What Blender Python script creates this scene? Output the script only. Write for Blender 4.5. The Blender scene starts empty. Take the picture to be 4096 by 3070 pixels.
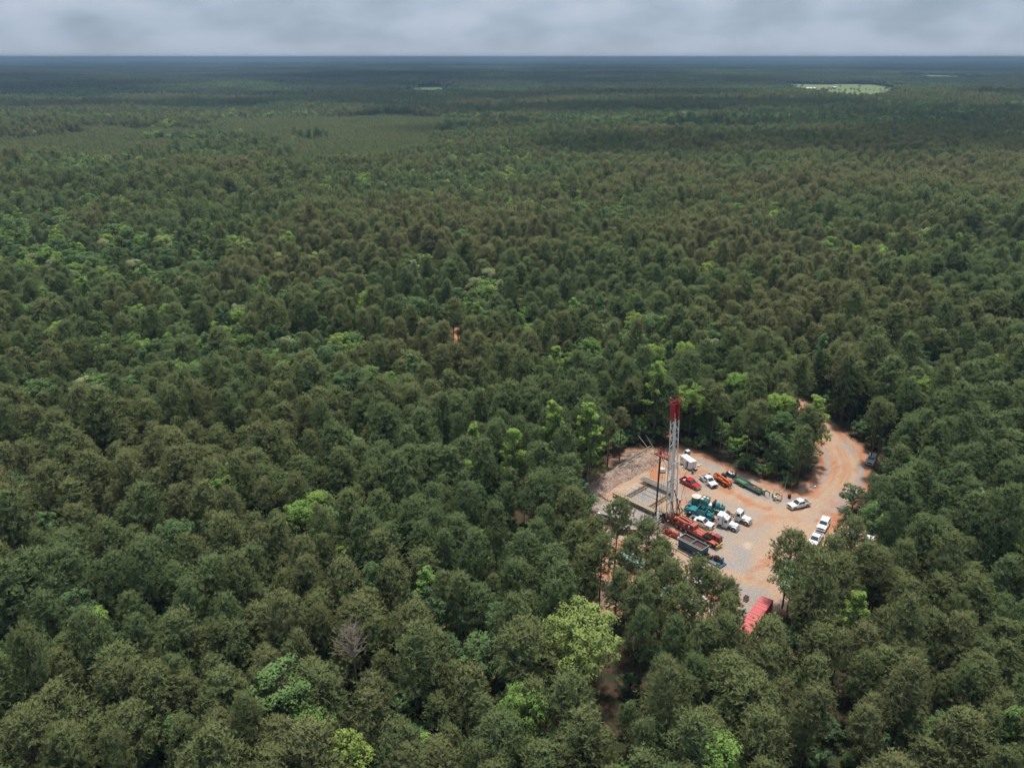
import bpy, math, random
import numpy as np
from mathutils import Vector, Matrix

R = math.radians
scene = bpy.context.scene
col = scene.collection
random.seed(7)

# ---------------------------------------------------------------- camera, sky, sun, exposure
EYE = 104.0
cam_d = bpy.data.cameras.new('camera')
cam = bpy.data.objects.new('camera', cam_d)
col.objects.link(cam)
cam.location = (0, 0, EYE)
cam.rotation_euler = (R(90 - 22.75), 0, 0)
cam_d.sensor_width = 36.0
cam_d.lens = 36.0 * 779.0 / 1024.0
cam_d.clip_start = 1.0
cam_d.clip_end = 120000.0
scene.camera = cam

SUN_TO = Vector((0.04, 0.17, 0.98)).normalized()      # direction towards the sun
SUN_EL = math.asin(SUN_TO.z)
SUN_AZ = math.atan2(SUN_TO.x, SUN_TO.y)
world = bpy.data.worlds.new('World')
scene.world = world
world.use_nodes = True
wn, wl = world.node_tree.nodes, world.node_tree.links
wn.clear()
def W(t, **k):
    n = wn.new(t)
    for a, b in k.items():
        setattr(n, a, b)
    return n
def wmath(op, a, b=None, clamp=False):
    n = W('ShaderNodeMath', operation=op, use_clamp=clamp)
    for i, x in enumerate((a, b)):
        if x is None:
            continue
        if isinstance(x, (int, float)):
            n.inputs[i].default_value = x
        else:
            wl.new(x, n.inputs[i])
    return n.outputs[0]
sky = W('ShaderNodeTexSky', sky_type='NISHITA')
sky.sun_disc = False
sky.sun_elevation = SUN_EL
sky.sun_rotation = SUN_AZ
sky.air_density = 1.2
sky.dust_density = 2.5
skymul = W('ShaderNodeMix', data_type='RGBA', blend_type='MULTIPLY')
skymul.inputs[0].default_value = 1.0
wl.new(sky.outputs[0], skymul.inputs[6])
skymul.inputs[7].default_value = (0.1, 0.1, 0.1, 1)
geo = W('ShaderNodeTexCoord')
sep = W('ShaderNodeSeparateXYZ')
wl.new(geo.outputs['Generated'], sep.inputs[0])
def wnoise(scale, detail, rough, off):
    mp = W('ShaderNodeMapping')
    mp.inputs['Location'].default_value = off
    mp.inputs['Scale'].default_value = scale
    wl.new(geo.outputs['Generated'], mp.inputs[0])
    n = W('ShaderNodeTexNoise')
    n.inputs['Scale'].default_value = 1.0
    n.inputs['Detail'].default_value = detail
    n.inputs['Roughness'].default_value = rough
    wl.new(mp.outputs[0], n.inputs['Vector'])
    return n.outputs[0]
cloud_a = wnoise((10.0, 10.0, 24.0), 4.0, 0.5, (3.1, 7.7, 0.4))
cloud_b = cloud_a
# cloud cover: a nearly closed deck with thinner places
ramp = W('ShaderNodeValToRGB')
ramp.color_ramp.elements[0].position = 0.26
ramp.color_ramp.elements[0].color = (0.352, 0.468, 0.615, 1)
ramp.color_ramp.elements[1].position = 0.70
ramp.color_ramp.elements[1].color = (0.550, 0.632, 0.752, 1)
wl.new(cloud_a, ramp.inputs[0])
cover = W('ShaderNodeValToRGB')
cover.color_ramp.elements[0].position = 0.30
cover.color_ramp.elements[0].color = (0.80, 0.80, 0.80, 1)
cover.color_ramp.elements[1].position = 0.55
cover.color_ramp.elements[1].color = (0.97, 0.97, 0.97, 1)
wl.new(cloud_b, cover.inputs[0])
skymix = W('ShaderNodeMix', data_type='RGBA')
wl.new(cover.outputs[0], skymix.inputs[0])
wl.new(skymul.outputs[2], skymix.inputs[6])
# low clouds merge in the distance into an even pale deck
even = W('ShaderNodeMapRange')
even.inputs[1].default_value = 0.0; even.inputs[2].default_value = 0.035
wl.new(sep.outputs[2], even.inputs[0])
deck = W('ShaderNodeMix', data_type='RGBA')
wl.new(even.outputs[0], deck.inputs[0])
deck.inputs[6].default_value = (0.498, 0.580, 0.700, 1)
wl.new(ramp.outputs[0], deck.inputs[7])
wl.new(deck.outputs[2], skymix.inputs[7])
bg = W('ShaderNodeBackground')
bg.inputs['Strength'].default_value = 0.72
wl.new(skymix.outputs[2], bg.inputs['Color'])
world.cycles.sampling_method = 'MANUAL'
world.cycles.sample_map_resolution = 256
wout = W('ShaderNodeOutputWorld')
wl.new(bg.outputs[0], wout.inputs[0])

sun_d = bpy.data.lights.new('sun', 'SUN')
sun_d.energy = 3.2
sun_d.angle = R(5.0)
sun_d.color = (1.0, 0.95, 0.88)
sun = bpy.data.objects.new('sun', sun_d)
col.objects.link(sun)
sun.location = (0, 0, 300)
sun.rotation_euler = SUN_TO.to_track_quat('Z', 'Y').to_euler()

vs = scene.view_settings
vs.view_transform = 'Standard'
vs.look = 'None'
vs.exposure = 0.35
vs.gamma = 1.0
vs.use_curve_mapping = False
scene.render.engine = 'CYCLES'
scene.cycles.max_bounces = 5
scene.cycles.diffuse_bounces = 2
scene.cycles.glossy_bounces = 2
scene.cycles.transmission_bounces = 3
scene.cycles.volume_bounces = 0
scene.cycles.transparent_max_bounces = 6
scene.cycles.debug_use_spatial_splits = True
scene.cycles.use_denoising = True
scene.cycles.use_adaptive_sampling = True
scene.cycles.adaptive_threshold = 0.03
scene.cycles.adaptive_min_samples = 12

# ---------------------------------------------------------------- materials
def mat(name, color, rough=0.6, metal=0.0, var=0.12, scale=3.0, dirt=None, dirt_amt=0.5, dirt_scale=1.2, coat=0.0, bump=0.0, bump_scale=20.0, spec=0.5):
    m = bpy.data.materials.new(name)
    m.use_nodes = True
    n, l = m.node_tree.nodes, m.node_tree.links
    b = n['Principled BSDF']
    b.inputs['Roughness'].default_value = rough
    b.inputs['Metallic'].default_value = metal
    b.inputs['Specular IOR Level'].default_value = spec
    if coat:
        b.inputs['Coat Weight'].default_value = coat
        b.inputs['Coat Roughness'].default_value = 0.1
    tc = n.new('ShaderNodeTexCoord')
    nz = n.new('ShaderNodeTexNoise')
    nz.inputs['Scale'].default_value = scale
    nz.inputs['Detail'].default_value = 5.0
    l.new(tc.outputs['Object'], nz.inputs['Vector'])
    mr = n.new('ShaderNodeMapRange')
    mr.inputs[1].default_value = 0.25; mr.inputs[2].default_value = 0.75
    mr.inputs[3].default_value = 1 - var; mr.inputs[4].default_value = 1 + var
    l.new(nz.outputs[0], mr.inputs[0])
    mul = n.new('ShaderNodeVectorMath'); mul.operation = 'SCALE'
    mul.inputs[0].default_value = color[:3]
    l.new(mr.outputs[0], mul.inputs['Scale'])
    out = mul.outputs[0]
    if dirt:
        nd = n.new('ShaderNodeTexNoise')
        nd.inputs['Scale'].default_value = dirt_scale
        nd.inputs['Detail'].default_value = 7.0
        nd.inputs['Roughness'].default_value = 0.65
        l.new(tc.outputs['Object'], nd.inputs['Vector'])
        rr = n.new('ShaderNodeMapRange')
        rr.inputs[1].default_value = 0.48; rr.inputs[2].default_value = 0.68
        rr.inputs[4].default_value = dirt_amt
        l.new(nd.outputs[0], rr.inputs[0])
        mx = n.new('ShaderNodeMix'); mx.data_type = 'RGBA'
        l.new(rr.outputs[0], mx.inputs[0])
        l.new(out, mx.inputs[6])
        mx.inputs[7].default_value = (*dirt, 1)
        out = mx.outputs[2]
    l.new(out, b.inputs['Base Color'])
    if bump:
        nb = n.new('ShaderNodeTexNoise')
        nb.inputs['Scale'].default_value = bump_scale
        nb.inputs['Detail'].default_value = 6.0
        l.new(tc.outputs['Object'], nb.inputs['Vector'])
        bp = n.new('ShaderNodeBump')
        bp.inputs['Strength'].default_value = bump
        bp.inputs['Distance'].default_value = 0.05
        l.new(nb.outputs[0], bp.inputs['Height'])
        l.new(bp.outputs[0], b.inputs['Normal'])
    return m

CLAY = (0.42, 0.20, 0.10)
MUD = (0.20, 0.13, 0.09)
M = {
 'white': mat('white_paint', (0.83, 0.83, 0.84), 0.35, var=0.04, dirt=(0.62, 0.55, 0.47), dirt_amt=0.22, coat=0.4),
 'silver': mat('silver_paint', (0.46, 0.49, 0.51), 0.35, 0.2, var=0.06, dirt=(0.3, 0.25, 0.2), dirt_amt=0.25, coat=0.4),
 'redp': mat('red_car_paint', (0.50, 0.022, 0.028), 0.35, var=0.08, dirt=(0.35, 0.12, 0.08), dirt_amt=0.3, coat=0.4),
 'red': mat('rig_red_paint', (0.33, 0.045, 0.034), 0.55, var=0.3, scale=2.2, dirt=(0.075, 0.04, 0.03), dirt_amt=0.85, dirt_scale=1.6),
 'crownred': mat('crown_red_paint', (0.50, 0.035, 0.045), 0.45, var=0.1, dirt=(0.30, 0.04, 0.04), dirt_amt=0.4),
 'redlt': mat('faded_red_paint', (0.50, 0.13, 0.085), 0.55, var=0.2, dirt=(0.18, 0.08, 0.06), dirt_amt=0.6),
 'redcont': mat('salmon_red_steel', (0.62, 0.13, 0.13), 0.6, var=0.14, scale=1.2, dirt=(0.42, 0.20, 0.16), dirt_amt=0.75, dirt_scale=0.9),
 'rust': mat('rust', (0.17, 0.055, 0.028), 0.85, var=0.35, dirt=(0.07, 0.03, 0.02), dirt_amt=0.7),
 'mast': mat('mast_cream_paint', (0.84, 0.81, 0.74), 0.5, var=0.08, dirt=(0.60, 0.52, 0.40), dirt_amt=0.35, dirt_scale=0.8),
 'black': mat('black_steel', (0.022, 0.021, 0.021), 0.5, var=0.3, dirt=(0.06, 0.045, 0.035), dirt_amt=0.5),
 'grease': mat('greasy_steel', (0.045, 0.033, 0.027), 0.45, 0.2, var=0.4, dirt=(0.10, 0.05, 0.03), dirt_amt=0.7),
 'steel': mat('grey_steel', (0.27, 0.265, 0.255), 0.45, 0.5, var=0.2, dirt=(0.22, 0.17, 0.13), dirt_amt=0.4),
 'pipe': mat('drill_pipe_steel', (0.24, 0.225, 0.20), 0.5, 0.35, var=0.2, dirt=(0.16, 0.11, 0.08), dirt_amt=0.6),
 'chrome': mat('chrome', (0.62, 0.62, 0.63), 0.18, 0.9, var=0.05),
 'tan': mat('tan_plank_deck', (0.40, 0.31, 0.20), 0.8, var=0.25, scale=5, dirt=(0.20, 0.14, 0.09), dirt_amt=0.6),
 'brownst': mat('brown_steel', (0.14, 0.10, 0.065), 0.7, var=0.3, dirt=(0.25, 0.17, 0.10), dirt_amt=0.5),
 'blue': mat('navy_tank_paint', (0.030, 0.085, 0.155), 0.5, var=0.15, dirt=(0.07, 0.10, 0.13), dirt_amt=0.4),
 'rail': mat('pale_grey_rail', (0.33, 0.36, 0.37), 0.5, var=0.1),
 'mudfluid': mat('brown_drilling_mud', (0.10, 0.052, 0.033), 0.35, var=0.2, dirt=(0.06, 0.03, 0.02)),
 'teal': mat('teal_paint', (0.014, 0.225, 0.255), 0.42, var=0.2, dirt=(0.05, 0.10, 0.105), dirt_amt=0.75, coat=0.2),
 'teald': mat('dull_teal_paint', (0.022, 0.17, 0.185), 0.5, var=0.2, dirt=(0.05, 0.08, 0.08), dirt_amt=0.6),
 'cream': mat('cream_paint', (0.70, 0.67, 0.58), 0.5, var=0.08, dirt=(0.45, 0.38, 0.28), dirt_amt=0.5),
 'orange': mat('orange_paint', (0.60, 0.14, 0.040), 0.45, var=0.12, dirt=(0.30, 0.13, 0.07), dirt_amt=0.5),
 'greenst': mat('green_trailer_paint', (0.028, 0.060, 0.043), 0.6, var=0.2, dirt=(0.12, 0.10, 0.07), dirt_amt=0.5),
 'limepipe': mat('green_coated_tube', (0.10, 0.27, 0.11), 0.5, var=0.15),
 'palegreen': mat('pale_green_steel', (0.27, 0.42, 0.33), 0.6, var=0.12, dirt=(0.22, 0.27, 0.21), dirt_amt=0.5),
 'yellow': mat('safety_yellow', (0.62, 0.42, 0.06), 0.5, var=0.12, dirt=(0.3, 0.18, 0.08)),
 'glass': mat('dark_glass', (0.035, 0.045, 0.05), 0.08, var=0.05, spec=0.8),
 'tyre': mat('tyre_rubber', (0.022, 0.021, 0.020), 0.85, var=0.2, dirt=(0.16, 0.10, 0.07), dirt_amt=0.45),
 'rim': mat('wheel_rim_steel', (0.42, 0.42, 0.42), 0.4, 0.5, var=0.1, dirt=(0.25, 0.16, 0.1), dirt_amt=0.4),
 'plastic': mat('black_plastic', (0.018, 0.018, 0.019), 0.6, var=0.1),
 'lamp': mat('headlight_lens', (0.62, 0.64, 0.66), 0.15, var=0.05),
 'tail': mat('tail_light_lens', (0.30, 0.01, 0.012), 0.25, var=0.05),
 'amber': mat('amber_lens', (0.65, 0.22, 0.02), 0.25, var=0.05),
 'bark': mat('pine_bark', (0.105, 0.075, 0.055), 0.95, var=0.35, scale=2.0, bump=0.6, bump_scale=6),
 'palebark': mat('pale_bark', (0.27, 0.235, 0.195), 0.95, var=0.25, scale=1.5, bump=0.4, bump_scale=6),
 'deadwood': mat('weathered_dead_wood', (0.30, 0.245, 0.195), 0.95, var=0.3, scale=2.5),
 'skin': mat('skin', (0.42, 0.24, 0.17), 0.6, var=0.05),
 'navycloth': mat('navy_work_cloth', (0.035, 0.045, 0.075), 0.9, var=0.2),
 'greycloth': mat('blue_grey_work_cloth', (0.16, 0.19, 0.25), 0.9, var=0.2),
 'redcloth': mat('red_work_cloth', (0.42, 0.03, 0.035), 0.9, var=0.2),
 'blackcloth': mat('black_work_cloth', (0.018, 0.017, 0.018), 0.9, var=0.2),
 'hat': mat('white_hard_hat', (0.78, 0.78, 0.78), 0.35, var=0.03),
 'redhat': mat('red_hard_hat', (0.5, 0.03, 0.03), 0.35, var=0.03),
 'roofgrey': mat('grey_metal_roof', (0.55, 0.57, 0.58), 0.45, 0.1, var=0.1),
 'water': mat('muddy_water', (0.16, 0.15, 0.16), 0.06, var=0.1, spec=0.7),
}

# ---------------------------------------------------------------- mesh helpers
def rotm(rz=0, ry=0, rx=0):
    return Matrix.Rotation(rz, 3, 'Z') @ Matrix.Rotation(ry, 3, 'Y') @ Matrix.Rotation(rx, 3, 'X')

class MB:
    def __init__(s):
        s.v, s.f = [], []
    def add(s, vs_, fs_):
        o = len(s.v)
        s.v += [tuple(v) for v in vs_]
        s.f += [tuple(i + o for i in f) for f in fs_]
        return s
    def box(s, c, d, rz=0, ry=0, rx=0, top=(1, 1), sh=(0, 0)):
        m = rotm(rz, ry, rx); c = Vector(c); vs_ = []
        for z in (-.5, .5):
            kx, ky = (top if z > 0 else (1, 1))
            ox, oy = (sh if z > 0 else (0, 0))
            for x, y in ((-.5, -.5), (.5, -.5), (.5, .5), (-.5, .5)):
                vs_.append(c + m @ Vector((x * d[0] * kx + ox, y * d[1] * ky + oy, z * d[2])))
        return s.add(vs_, [(3, 2, 1, 0), (4, 5, 6, 7), (0, 1, 5, 4), (1, 2, 6, 5), (2, 3, 7, 6), (3, 0, 4, 7)])
    def bar(s, p0, p1, w, h=None):
        p0, p1 = Vector(p0), Vector(p1); d = p1 - p0
        h = h or w
        z = d.normalized(); a = Vector((0, 0, 1)) if abs(z.z) < .9 else Vector((1, 0, 0))
        x = a.cross(z).normalized(); y = z.cross(x)
        vs_ = []
        for p in (p0, p1):
            for i, j in ((-.5, -.5), (.5, -.5), (.5, .5), (-.5, .5)):
                vs_.append(p + x * i * w + y * j * h)
        return s.add(vs_, [(3, 2, 1, 0), (4, 5, 6, 7), (0, 1, 5, 4), (1, 2, 6, 5), (2, 3, 7, 6), (3, 0, 4, 7)])
    def cyl(s, p0, p1, r0, r1=None, n=12, caps=True):
        r1 = r0 if r1 is None else r1
        p0, p1 = Vector(p0), Vector(p1); z = (p1 - p0).normalized()
        a = Vector((0, 0, 1)) if abs(z.z) < .9 else Vector((1, 0, 0))
        x = a.cross(z).normalized(); y = z.cross(x); vs_ = []
        for p, r in ((p0, r0), (p1, r1)):
            for i in range(n):
                t = 2 * math.pi * i / n
                vs_.append(p + x * math.cos(t) * r + y * math.sin(t) * r)
        fs_ = [(i, (i + 1) % n, n + (i + 1) % n, n + i) for i in range(n)]
        if caps:
            fs_ += [tuple(range(n))[::-1], tuple(range(n, 2 * n))]
        return s.add(vs_, fs_)
    def tube(s, pts, r, n=6, r1=None):
        r1 = r if r1 is None else r1
        k = len(pts)
        pts = [Vector(p) for p in pts]; vs_ = []
        for i, p in enumerate(pts):
            z = (pts[min(i + 1, k - 1)] - pts[max(i - 1, 0)]).normalized()
            a = Vector((0, 0, 1)) if abs(z.z) < .9 else Vector((1, 0, 0))
            x = a.cross(z).normalized(); y = z.cross(x)
            rr = r + (r1 - r) * i / max(1, k - 1)
            for j in range(n):
                t = 2 * math.pi * j / n
                vs_.append(p + x * math.cos(t) * rr + y * math.sin(t) * rr)
        fs_ = []
        for i in range(k - 1):
            for j in range(n):
                fs_.append((i * n + j, i * n + (j + 1) % n, (i + 1) * n + (j + 1) % n, (i + 1) * n + j))
        fs_ += [tuple(range(n))[::-1], tuple(range((k - 1) * n, k * n))]
        return s.add(vs_, fs_)
    def prism(s, prof, y0, y1):
        n = len(prof)
        vs_ = [(x, y0, z) for x, z in prof] + [(x, y1, z) for x, z in prof]
        fs_ = [(i, (i + 1) % n, n + (i + 1) % n, n + i) for i in range(n)]
        fs_ += [tuple(range(n))[::-1], tuple(range(n, 2 * n))]
        return s.add(vs_, fs_)
    def ball(s, c, r, sc=(1, 1, 1), n=10, z0=-1.0):
        m = max(4, n // 2); vs_ = []; fs_ = []
        for i in range(m + 1):
            ph = math.asin(z0) + (math.pi / 2 - math.asin(z0)) * i / m
            for j in range(n):
                t = 2 * math.pi * j / n
                vs_.append((c[0] + r * sc[0] * math.cos(ph) * math.cos(t), c[1] + r * sc[1] * math.cos(ph) * math.sin(t), c[2] + r * sc[2] * math.sin(ph)))
        for i in range(m):
            for j in range(n):
                fs_.append((i * n + j, i * n + (j + 1) % n, (i + 1) * n + (j + 1) % n, (i + 1) * n + j))
        fs_.append(tuple(range(n))[::-1])
        return s.add(vs_, fs_)
    def quad(s, a, b, c, d):
        return s.add([a, b, c, d], [(0, 1, 2, 3)])
    def build(s, name, m, parent=None, loc=None, rz=0.0, bevel=0.0, smooth=False):
        me = bpy.data.meshes.new(name)
        me.from_pydata([tuple(v) for v in s.v], [], s.f)
        me.validate(); me.update()
        me.materials.append(M[m] if isinstance(m, str) else m)
        if smooth:
            me.polygons.foreach_set('use_smooth', [True] * len(me.polygons))
        o = bpy.data.objects.new(name, me)
        col.objects.link(o)
        if parent is not None:
            o.parent = parent
        if loc is not None:
            o.location = loc
        o.rotation_euler.z = rz
        if bevel:
            b = o.modifiers.new('bevel', 'BEVEL')
            b.width = bevel; b.segments = 2; b.limit_method = 'ANGLE'; b.angle_limit = R(40)
        return o

def tag(o, label, cat, group=None):
    o['label'] = label; o['category'] = cat
    if group:
        o['group'] = group
    return o
def thing(name, label, cat, loc=(0, 0, 0), rz=0.0, group=None):
    o = bpy.data.objects.new(name, None)
    o.empty_display_size = 0.3
    col.objects.link(o)
    o.location = loc; o.rotation_euler.z = rz
    return tag(o, label, cat, group)
def struct(o, kind='structure'):
    o['kind'] = kind
    return o
def mesh_obj(name, verts, faces, m, parent=None):
    me = bpy.data.meshes.new(name)
    me.from_pydata(verts, [], faces)
    me.materials.append(m)
    o = bpy.data.objects.new(name, me)
    col.objects.link(o)
    if parent is not None:
        o.parent = parent
    return o

ORD = ['first', 'second', 'third', 'fourth', 'fifth', 'sixth', 'seventh', 'eighth', 'ninth', 'tenth', 'eleventh', 'twelfth', 'thirteenth', 'fourteenth', 'fifteenth', 'sixteenth', 'seventeenth', 'eighteenth', 'nineteenth', 'twentieth']
def nth(i):
    if i < 20:
        return ORD[i]
    tens = {2: 'twenty', 3: 'thirty', 4: 'forty', 5: 'fifty', 6: 'sixty'}[(i + 1) // 10]
    return tens[:-1] + 'ieth' if (i + 1) % 10 == 0 else tens + '-' + ORD[(i + 1) % 10 - 1]

# lattice noise for terrain and forest patches
_rng = np.random.RandomState(11)
_LAT = _rng.rand(256, 256)
def vnoise(x, y, s, ox=0.0, oy=0.0):
    x = np.asarray(x, float) / s + 50.3 + ox; y = np.asarray(y, float) / s + 91.7 + oy
    xi, yi = np.floor(x).astype(int), np.floor(y).astype(int)
    fx, fy = x - xi, y - yi
    fx, fy = fx * fx * (3 - 2 * fx), fy * fy * (3 - 2 * fy)
    a = _LAT[xi % 256, yi % 256]; b = _LAT[(xi + 1) % 256, yi % 256]
    c = _LAT[xi % 256, (yi + 1) % 256]; d = _LAT[(xi + 1) % 256, (yi + 1) % 256]
    return a * (1 - fx) * (1 - fy) + b * fx * (1 - fy) + c * (1 - fx) * fy + d * fx * fy
def fbm(x, y, s, o=0.0):
    return (vnoise(x, y, s, o) * .55 + vnoise(x, y, s * .47, o + 17) * .29 + vnoise(x, y, s * .21, o + 31) * .16)
def inpoly(x, y, poly):
    x = np.asarray(x, float); y = np.asarray(y, float)
    r = np.zeros(x.shape, bool); n = len(poly)
    for i in range(n):
        x0, y0 = poly[i]; x1, y1 = poly[(i + 1) % n]
        c = ((y0 > y) != (y1 > y)) & (x < (x1 - x0) * (y - y0) / ((y1 - y0) or 1e-9) + x0)
        r ^= c
    return r
def segdist(x, y, pts):
    d = np.full(np.shape(x), 1e9)
    for (x0, y0), (x1, y1) in zip(pts[:-1], pts[1:]):
        dx, dy = x1 - x0, y1 - y0
        t = np.clip(((x - x0) * dx + (y - y0) * dy) / (dx * dx + dy * dy + 1e-9), 0, 1)
        d = np.minimum(d, np.hypot(x - x0 - t * dx, y - y0 - t * dy))
    return d

# ---------------------------------------------------------------- the ground
# the cleared site in metres (camera stands above the origin, looking along +y)
CLEAR = [(16.2,129.0),(17.9,151.6),(20.0,165.3),(17.7,171.3),(15.6,176.1),(22.4,186.2),(32.6,197.4),(40.5,200.8),(49.8,200.8),(57.5,194.5),(61.8,187.1),(68.7,181.0),(71.6,176.9),(77.2,181.0),(83.1,188.0),(87.4,197.4),(89.9,209.7),(92.3,222.1),(96.0,226.9),(98.4,222.1),(100.5,209.7),(101.1,197.4),(103.4,196.4),(99.8,188.0),(94.2,181.0),(91.3,176.1),(84.8,168.2),(80.3,161.7),(87.4,160.3),(83.7,151.6),(72.4,144.2),(63.9,136.3),(56.4,128.0),(47.5,117.8),(40.7,117.3),(40.5,124.1),(29.5,126.5)]
# part of it that lies open to the sky and to the south
OPEN = [(21.2,167.5),(23.2,181.0),(33.2,194.5),(40.3,199.3),(48.6,199.8),(56.8,191.7),(61.1,184.5),(71.6,174.4),(77.3,177.7),(85.7,188.0),(89.7,201.3),(93.1,218.6),(96.1,218.6),(97.1,195.4),(103.6,199.0),(105.5,194.0),(102.5,187.5),(97.6,185.5),(93.9,184.5),(89.2,176.1),(78.9,163.1),(75.5,158.2),(70.2,154.2),(63.6,153.5),(61.4,147.8),(55.1,142.4),(52.3,134.1),(54.4,132.0),(46.3,120.9),(44.4,122.2),(49.9,132.5),(49.3,137.9),(44.6,142.4),(40.1,151.6),(36.5,158.2),(33.9,161.0),(28.9,158.2),(28.6,161.7),(23.9,161.7),(20.2,159.6)]
ROAD = [(60.0,153.0),(65.5,158.2),(71.8,165.3),(79.3,172.9),(85.1,179.3),(89.4,186.2),(91.7,192.6),(92.9,199.3),(93.4,208.6),(93.9,217.4),(94.2,226.0),(92.0,236.0)]
RED = [([(55.5,177.7),(57.8,173.6),(60.4,169.8),(64.0,167.1)],1.3,.9),([(52.5,141.9),(56.2,144.8),(60.2,148.4)],.8,.8),([(48.6,137.9),(51.9,139.6),(53.5,137.9)],1.2,.75),([(39.0,191.7),(39.5,184.5),(37.4,179.3)],1.7,.95),([(30.0,172.0),(34.5,177.2)],.9,.7),([(21.8,167.5),(23.7,169.8),(26.0,175.0)],1.5,.7),([(47.5,199.3),(53.4,195.4),(57.0,192.0),(60.5,186.5)],1.5,.9),([(79.4,179.0),(83.2,184.0),(86.8,190.0),(88.2,198.0),(89.4,208.0),(91.5,218.0)],2.1,1.0),([(71.0,174.2),(75.5,174.6),(80.2,178.5)],1.8,1.0),([(76.5,160.0),(80.5,164.0),(86.3,170.0),(92.3,177.7),(96.0,185.5)],2.1,1.0),([(98.0,212.0),(98.3,203.3),(98.6,194.6),(99.5,188.5)],1.3,.85),
       ([(44.5,178.5),(47.5,172.5),(44.0,170.0)],1.6,.75),([(52.0,185.5),(47.0,185.0),(44.0,187.0)],1.5,.7),([(66.0,163.0),(72.0,168.5),(80.0,176.5)],.8,.45),([(62.5,173.0),(68.5,171.0)],.6,.5),([(26.0,148.0),(24.0,140.0),(30.0,136.0),(36.0,130.0),(44.0,131.0)],5.0,.9),([(58.0,160.0),(64.0,164.0),(70.0,163.0)],1.4,.5),([(88.0,182.0),(91.5,188.0),(93.0,196.0)],.7,.55),([(57.0,182.5),(64.0,178.0),(70.5,177.0)],1.2,.75)]
GRAV = [([(22.7,168.2),(28.6,161.7),(34.4,163.8),(30.0,170.0)],4.2,.95),([(31.9,173.6),(36.0,175.5),(40.0,177.7)],3.2,1.0),([(58.5,183.6),(63.7,173.9),(69.8,171.6)],2.0,.95),([(45.8,146.0),(51.2,143.6),(52.3,149.6)],2.6,.8),([(46.8,136.3),(51.3,134.2),(49.0,130.0),(45.0,123.0)],2.6,.85),([(52.6,192.6),(56.6,188.4)],1.4,.9),([(82.2,181.0),(86.1,186.6),(88.6,193.5),(89.9,201.3)],.8,1.0),([(81.6,167.6),(86.9,172.9),(92.3,180.4),(95.6,188.0)],.95,1.0),([(97.4,204.3),(97.3,195.5)],.6,1.0),([(44.5,187.5),(42.5,180.0),(45.0,174.0)],1.8,.6),([(50.0,157.0),(46.0,150.0)],2.4,.7),([(54.0,170.0),(60.0,164.5)],2.0,.55),([(56.5,154.0),(60.0,160.0)],2.0,.5)]

def terrain_z(x, y):
    x = np.asarray(x, float); y = np.asarray(y, float)
    r = np.hypot(x, y)
    a = np.clip((r - 500) / 1500, 0, 1)
    a = a * a * (3 - 2 * a)
    hills = (fbm(x, y, 2100, 5) - .5) * 52
    field = np.exp(-(((x - 1150) / 800) ** 2 + ((y - 2500) / 1300) ** 2) ** 2) * .85
    far = np.clip((r - 2500) / 9000, 0, 1) * 10
    return -0.25 + a * hills * (1 - field) - far * a * 0.6

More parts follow.
